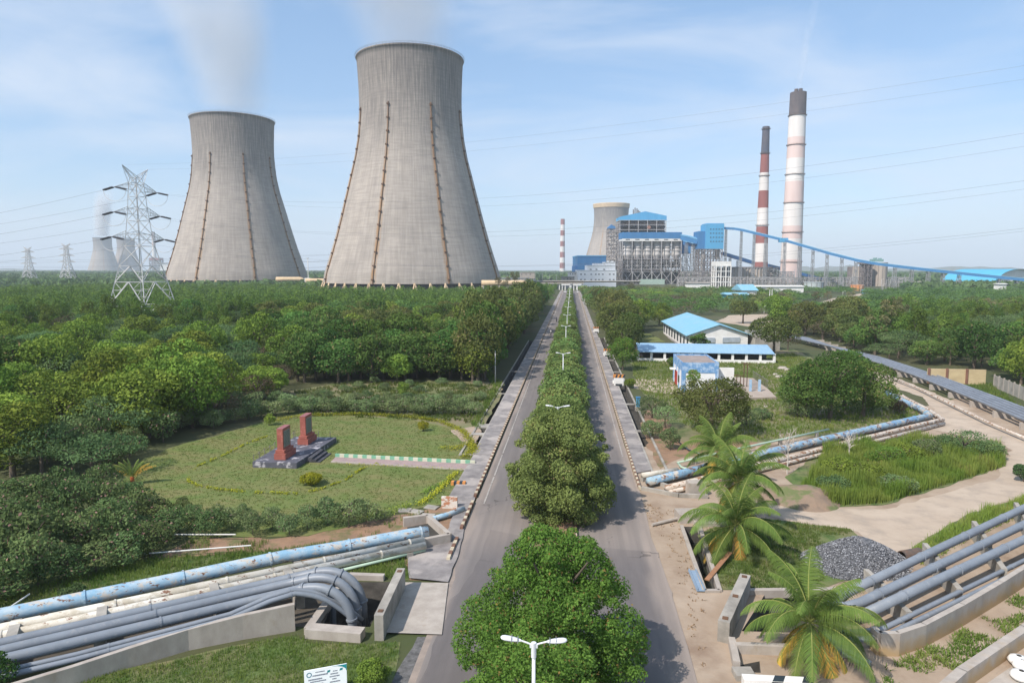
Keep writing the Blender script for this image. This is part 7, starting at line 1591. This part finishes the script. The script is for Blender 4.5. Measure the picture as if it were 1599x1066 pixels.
# palmyra palms
bo_cache = None
def palmyra(px, D, ytop, label, s=1.0, group=None):
    global bo_cache
    c = gz(px, D); z = zat(ytop, D, px); t = empty('palmyra_palm', c, label, 'palm tree', group); z = max(3, z - 1.2 * s); MB().cyl((0, 0, 0), (0, 0, z), .28, .2, 8).build('trunk', bark, t, local=True)
    if bo_cache is None:
        V_, T_ = crown_arrays([(0, 0, 0, .6, .6, .6)] + [(1.25 * math.cos(a) * math.cos(e), 1.25 * math.sin(a) * math.cos(e), 1.25 * math.sin(e), .55, .55, .45) for a, e in [(k * 1.1, .9 * math.sin(k * 2.3)) for k in range(17)]], 900, .22, np.random.default_rng(2), rnd=1.0, asp=.25); o = quads_mesh('crown', V_, T_, LM['borassus'], t); bo_cache = o.data
    else: o = bpy.data.objects.new('crown', bo_cache); col.objects.link(o); o.parent = t
    o.location = (0, 0, z + .4); o.scale = (s, s, s); o.rotation_euler = (0, 0, px)
palmyra(1388, 172, 472, 'tall palmyra palm rising out of the right wood', 1.6); palmyra(1366, 160, 496, 'low bushy palmyra palm in the right wood', 1.8)
palmyra(1397, 230, 466, 'palmyra palm behind the tall one in the right wood', 1.2); palmyra(1410, 235, 478, 'short palmyra palm beside the track gap', 1.1)
for px, D, y in ((1540, 290, 468), (1573, 280, 472), (1590, 280, 474)): palmyra(px, D, y, 'palmyra palm in the line near the right edge', 2.1, 'palmyra palms near the right edge')
for px, D, y in ((1220, 430, 464), (1273, 430, 465), (1292, 440, 466), (1328, 440, 466), (985, 520, 443)): palmyra(px, D, y, 'small palmyra palm before the power plant', 1.7, 'small palmyra palms before the power plant')
for px, D, y, s in ((804, 480, 426, 2.1), (778, 470, 434, 1.6), (789, 475, 440, 1.5), (793, 478, 433, 1.2)): palmyra(px, D, y, ('round topped palm in front of the curved cream duct' if px == 804 else 'small palm at the right foot of the largest tower'), s, None if px == 804 else 'small palms at the foot of the largest tower')
# ---- grass tufts
def tufts(name, polys, n, h_, label, m, seed=0, blade=.02, mask=None, lean=.5):
    rg_ = np.random.default_rng(seed); out = []
    for poly in polys:
        W = pix(poly); xs = [q[0] for q in W]; ys = [q[1] for q in W]; k = 0; tries = 0
        A_ = abs(sum(W[i][0] * W[(i + 1) % len(W)][1] - W[(i + 1) % len(W)][0] * W[i][1] for i in range(len(W)))) / 2
        nn = int(n * A_)
        while k < nn and tries < nn * 6:
            tries += 1; x = rg_.uniform(min(xs), max(xs)); y = rg_.uniform(min(ys), max(ys))
            if inpoly(x, y, W) and not any(inpoly(x, y, h) for h in HOLES.values()) and (mask is None or noise.noise(Vector((x * .5, y * .5, seed))) > mask): out.append((x, y)); k += 1
    c = np.array(out); m_ = len(c); nb = 4; c = np.repeat(c, nb, axis=0) + rg_.normal(size=(m_ * nb, 2)) * .08; K = len(c)
    hgt = h_ * (.5 + .8 * rg_.random(K)) * (np.array([1 + 1.1 * noise.noise(Vector((q[0] * .45, q[1] * .45, seed + 20))) for q in c]).clip(.3, 1.8) if h_ > .5 else 1); a = rg_.random(K) * 6.28; dx = np.cos(a); dy = np.sin(a); le = lean * hgt * rg_.random(K)
    V_ = np.empty((K, 4, 3)); w_ = blade
    V_[:, 0] = np.stack([c[:, 0] - dy * w_, c[:, 1] + dx * w_, np.zeros(K)], 1); V_[:, 1] = np.stack([c[:, 0] + dy * w_, c[:, 1] - dx * w_, np.zeros(K)], 1)
    V_[:, 2] = np.stack([c[:, 0] + dx * le + dy * w_ * .4, c[:, 1] + dy * le - dx * w_ * .4, hgt], 1); V_[:, 3] = np.stack([c[:, 0] + dx * le - dy * w_ * .4, c[:, 1] + dy * le + dx * w_ * .4, hgt], 1)
    tn = np.clip([.36 + .7 * noise.noise(Vector((q[0] * .35, q[1] * .35, seed + 3))) for q in c], 0, .72) + rg_.random(K) * .16
    o = quads_mesh(name, V_.reshape(-1, 3), tn, m); tag(o, label, kind='stuff'); return o
gl = leafmat('grass_blade', (.085, .16, .03), (.19, .24, .06), (.26, .21, .10), trans=.35, pc=.80, hue=0)
gd = leafmat('lawn_blade', (.09, .15, .028), (.17, .20, .05), (.22, .19, .09), trans=.3, pc=.80, hue=0)
gt = leafmat('tall_grass_blade', (.20, .33, .055), (.37, .43, .10), (.32, .25, .10), trans=.4, pc=.82, hue=0)
tufts('grass', [[(-60, 1100), (60, 1066), (250, 1038), (400, 1003), (462, 992), (486, 1004), (560, 1008), (622, 1004), (618, 1030), (606, 1066), (590, 1100)]], 75, .16, 'grass on the verge at the lower left', gl, 1, .014)
tufts('grass', [[(100, 905), (240, 872), (330, 866), (440, 858), (520, 846), (520, 852), (300, 899), (150, 928), (0, 958), (-60, 968), (-60, 950)]], 45, .26, 'grass strip behind the blue pipe', gl, 2, .016)
tufts('grass', [[(560, 884), (628, 864), (640, 903), (615, 905)], [(536, 905), (560, 880), (600, 880), (610, 903)]], 60, .25, 'grass patch behind the left pit', gl, 3, .016)
tufts('grass', [[(185, 765), (218, 722), (262, 702), (330, 684), (420, 658), (520, 651), (640, 656), (702, 670), (734, 690), (742, 710), (722, 735), (720, 768), (700, 784), (640, 794), (600, 804), (480, 832), (300, 832), (215, 798)]], 11, .10, 'short lawn grass round the monuments', gd, 4, .022)
tufts('grass', [[(1090, 836), (1150, 808), (1240, 816), (1330, 828), (1300, 850), (1280, 880), (1290, 905), (1250, 922), (1130, 918)]], 40, .22, 'grass round the middle palms', gl, 5, .016, mask=-.25)
tufts('tall_grass', [[(1275, 735), (1290, 702), (1400, 694), (1500, 694), (1560, 702), (1570, 728), (1480, 756), (1380, 786), (1300, 790), (1250, 770)]], 44, .95, 'tall green grass island between track and old pipes', gt, 6, .026, lean=.35)
tufts('grass', [[(1425, 860), (1520, 804), (1640, 765), (1640, 785), (1500, 850), (1440, 886)]], 40, .55, 'grass strip above the grey pipes', gt, 7, .02)
tufts('grass', [[(1385, 1040), (1500, 987), (1620, 910), (1640, 930), (1560, 1010), (1480, 1070), (1380, 1070)]], 46, .18, 'patchy creeping plants in the bottom right bed', gl, 8, .03, mask=-.08, lean=1.5)
tufts('grass', [[(985, 556), (1060, 560), (1240, 552), (1300, 578), (1400, 622), (1438, 650), (1300, 676), (1190, 688), (1110, 688), (1040, 645), (992, 602)]], 5, .35, 'rough field grass behind the old pipes', gd, 9, .04)
tufts('grass', [[(460, 612), (560, 596), (780, 602), (775, 625), (750, 662), (640, 656), (480, 650)]], 5, .4, 'rough grass in the brown clearing', gd, 10, .04, mask=-.2)
tufts('grass', [[(1330, 555), (1440, 585), (1600, 640), (1600, 650), (1430, 584), (1345, 556)], [(1470, 606), (1545, 600), (1600, 640), (1600, 652)]], 6, .5, 'grass behind the dark pipe rack', gl, 11, .04)
tufts('weeds', [[(1000, 780), (1060, 800), (1064, 826), (1098, 925), (1100, 1060), (1075, 985), (1045, 870)]], 3, .1, 'dry litter and weeds on the right shoulder', leafmat('dry_litter', (.22, .14, .08), (.34, .24, .15), (.12, .15, .04), hue=0), 12, .04, lean=2)
tufts('weeds', [[(744, 560), (784, 600), (757, 664), (745, 676), (735, 664), (770, 604)]], 10, .5, 'weeds beside the left drain', gl, 13, .04)
tufts('weeds', [[(380, 885), (440, 862), (560, 838), (640, 800), (690, 795), (640, 812), (560, 850), (440, 874)], [(240, 890), (300, 842), (420, 846), (380, 880)]], 9, .3, 'weeds on the red earth bank', gl, 14, .02, mask=.0)
# ================================================================ STEAM
def plume(base, r0, r1, hgt, drift, dens, label, scale=.03, col_=(1, 1, 1), seed=0.0, cut=.42):
    n = 12; prof = [Vector(base) + Vector((drift[0], drift[1], 0)) * (i / n) ** 1.3 + Vector((0, 0, hgt * i / n)) for i in range(n + 1)]
    mb = MB(); rs = [(r0 + (r1 - r0) * (i / n) ** .8) for i in range(n + 1)]; k = 20; vs = []
    for p, r in zip(prof, rs): vs += [(p.x + r * math.cos(2 * math.pi * j / k), p.y + r * math.sin(2 * math.pi * j / k), p.z) for j in range(k)]
    fs = [(i * k + j, i * k + (j + 1) % k, (i + 1) * k + (j + 1) % k, (i + 1) * k + j) for i in range(n) for j in range(k)] + [tuple(range(k - 1, -1, -1)), tuple(range(n * k, n * k + k))]
    m, N, L, b = newmat('steam'); N.remove(b); v = N.new('ShaderNodeVolumePrincipled'); v.inputs['Color'].default_value = c4(col_); v.inputs['Anisotropy'].default_value = -.1
    tc = N.new('ShaderNodeTexCoord'); sp = N.new('ShaderNodeSeparateXYZ'); L.new(tc.outputs['Object'], sp.inputs[0])
    def mth(op, a, b_=None, c_=None):
        q = N.new('ShaderNodeMath'); q.operation = op
        for i, x in enumerate((a, b_, c_)):
            if x is None: continue
            if hasattr(x, 'is_output'): L.new(x, q.inputs[i])
            else: q.inputs[i].default_value = x
        return q.outputs[0]
    t = mth('DIVIDE', sp.outputs[2], hgt); tp_ = mth('POWER', mth('MAXIMUM', t, .001), 1.3)
    dx = mth('SUBTRACT', sp.outputs[0], mth('MULTIPLY', tp_, drift[0])); dy = mth('SUBTRACT', sp.outputs[1], mth('MULTIPLY', tp_, drift[1]))
    rad = mth('SQRT', mth('ADD', mth('MULTIPLY', dx, dx), mth('MULTIPLY', dy, dy))); rr = mth('MULTIPLY_ADD', mth('POWER', mth('MAXIMUM', t, .001), .8), r1 - r0, r0)
    fall = N.new('ShaderNodeMapRange'); fall.interpolation_type = 'SMOOTHSTEP'; L.new(mth('DIVIDE', rad, rr), fall.inputs[0]); fall.inputs[1].default_value = .98; fall.inputs[2].default_value = .35; 
    tf_ = N.new('ShaderNodeMapRange'); tf_.interpolation_type = 'SMOOTHSTEP'; L.new(t, tf_.inputs[0]); tf_.inputs[1].default_value = 1.0; tf_.inputs[2].default_value = .45
    mp = N.new('ShaderNodeMapping'); mp.inputs['Location'].default_value = (seed, seed * 2, seed); mp.inputs['Scale'].default_value = (1, 1, .75); L.new(tc.outputs['Object'], mp.inputs[0])
    nz = N.new('ShaderNodeTexNoise'); nz.inputs['Scale'].default_value = scale; nz.inputs['Detail'].default_value = 3; L.new(mp.outputs[0], nz.inputs['Vector'])
    nr = N.new('ShaderNodeMapRange'); nr.inputs[1].default_value = cut; nr.inputs[2].default_value = cut + .22; L.new(nz.outputs[0], nr.inputs[0])
    L.new(mth('MULTIPLY', mth('MULTIPLY', mth('MULTIPLY', fall.outputs[0], nr.outputs[0]), tf_.outputs[0]), dens), v.inputs['Density']); L.new(v.outputs[0], N['Material Output'].inputs['Volume'])
    mb.add(vs, fs); o = mb.build('steam_plume', m, origin=tuple(base)); tag(o, label, 'steam', kind='stuff'); return o
plume((c2.x, c2.y, 203), 46, 120, 235, tuple((rt * -100)[:2]), .014, 'thin steam rising from the largest cooling tower and drifting left', .013, seed=3, cut=.30)
plume((c1.x, c1.y, 203), 46, 100, 245, tuple((rt * -40)[:2]), .015, 'thin steam rising from the second cooling tower', .013, seed=8, cut=.30)
fc = gz(163, 3700); plume((fc.x, fc.y, 198), 45, 60, 265, tuple((rt * 30)[:2]), .035, 'white steam column over the far left cooling tower', .006, seed=1, cut=.25)
plume((cc.x, cc.y, hh_ + 2), 5.5, 9, 150, tuple((rt * 24)[:2]), .02, 'thin pale smoke from the tallest chimney', .06, seed=2, cut=.36)
# ================================================================ AIR
mb = MB(); hz0, hz1 = -3.3, 520.0
mb.box((0, 6700, (hz0 + hz1) / 2), (29000, 15600, hz1 - hz0)); m, N, L, b = newmat('haze_air'); N.remove(b)
v = N.new('ShaderNodeVolumePrincipled'); v.inputs['Color'].default_value = (.84, .91, 1.0, 1); v.inputs['Density'].default_value = .00014; v.inputs['Anisotropy'].default_value = .0
L.new(v.outputs[0], N['Material Output'].inputs['Volume'])
hzo = mb.build('haze', m, origin=(0, 0, 0)); tag(hzo, 'thin pale blue haze over the whole plain', kind='stuff')
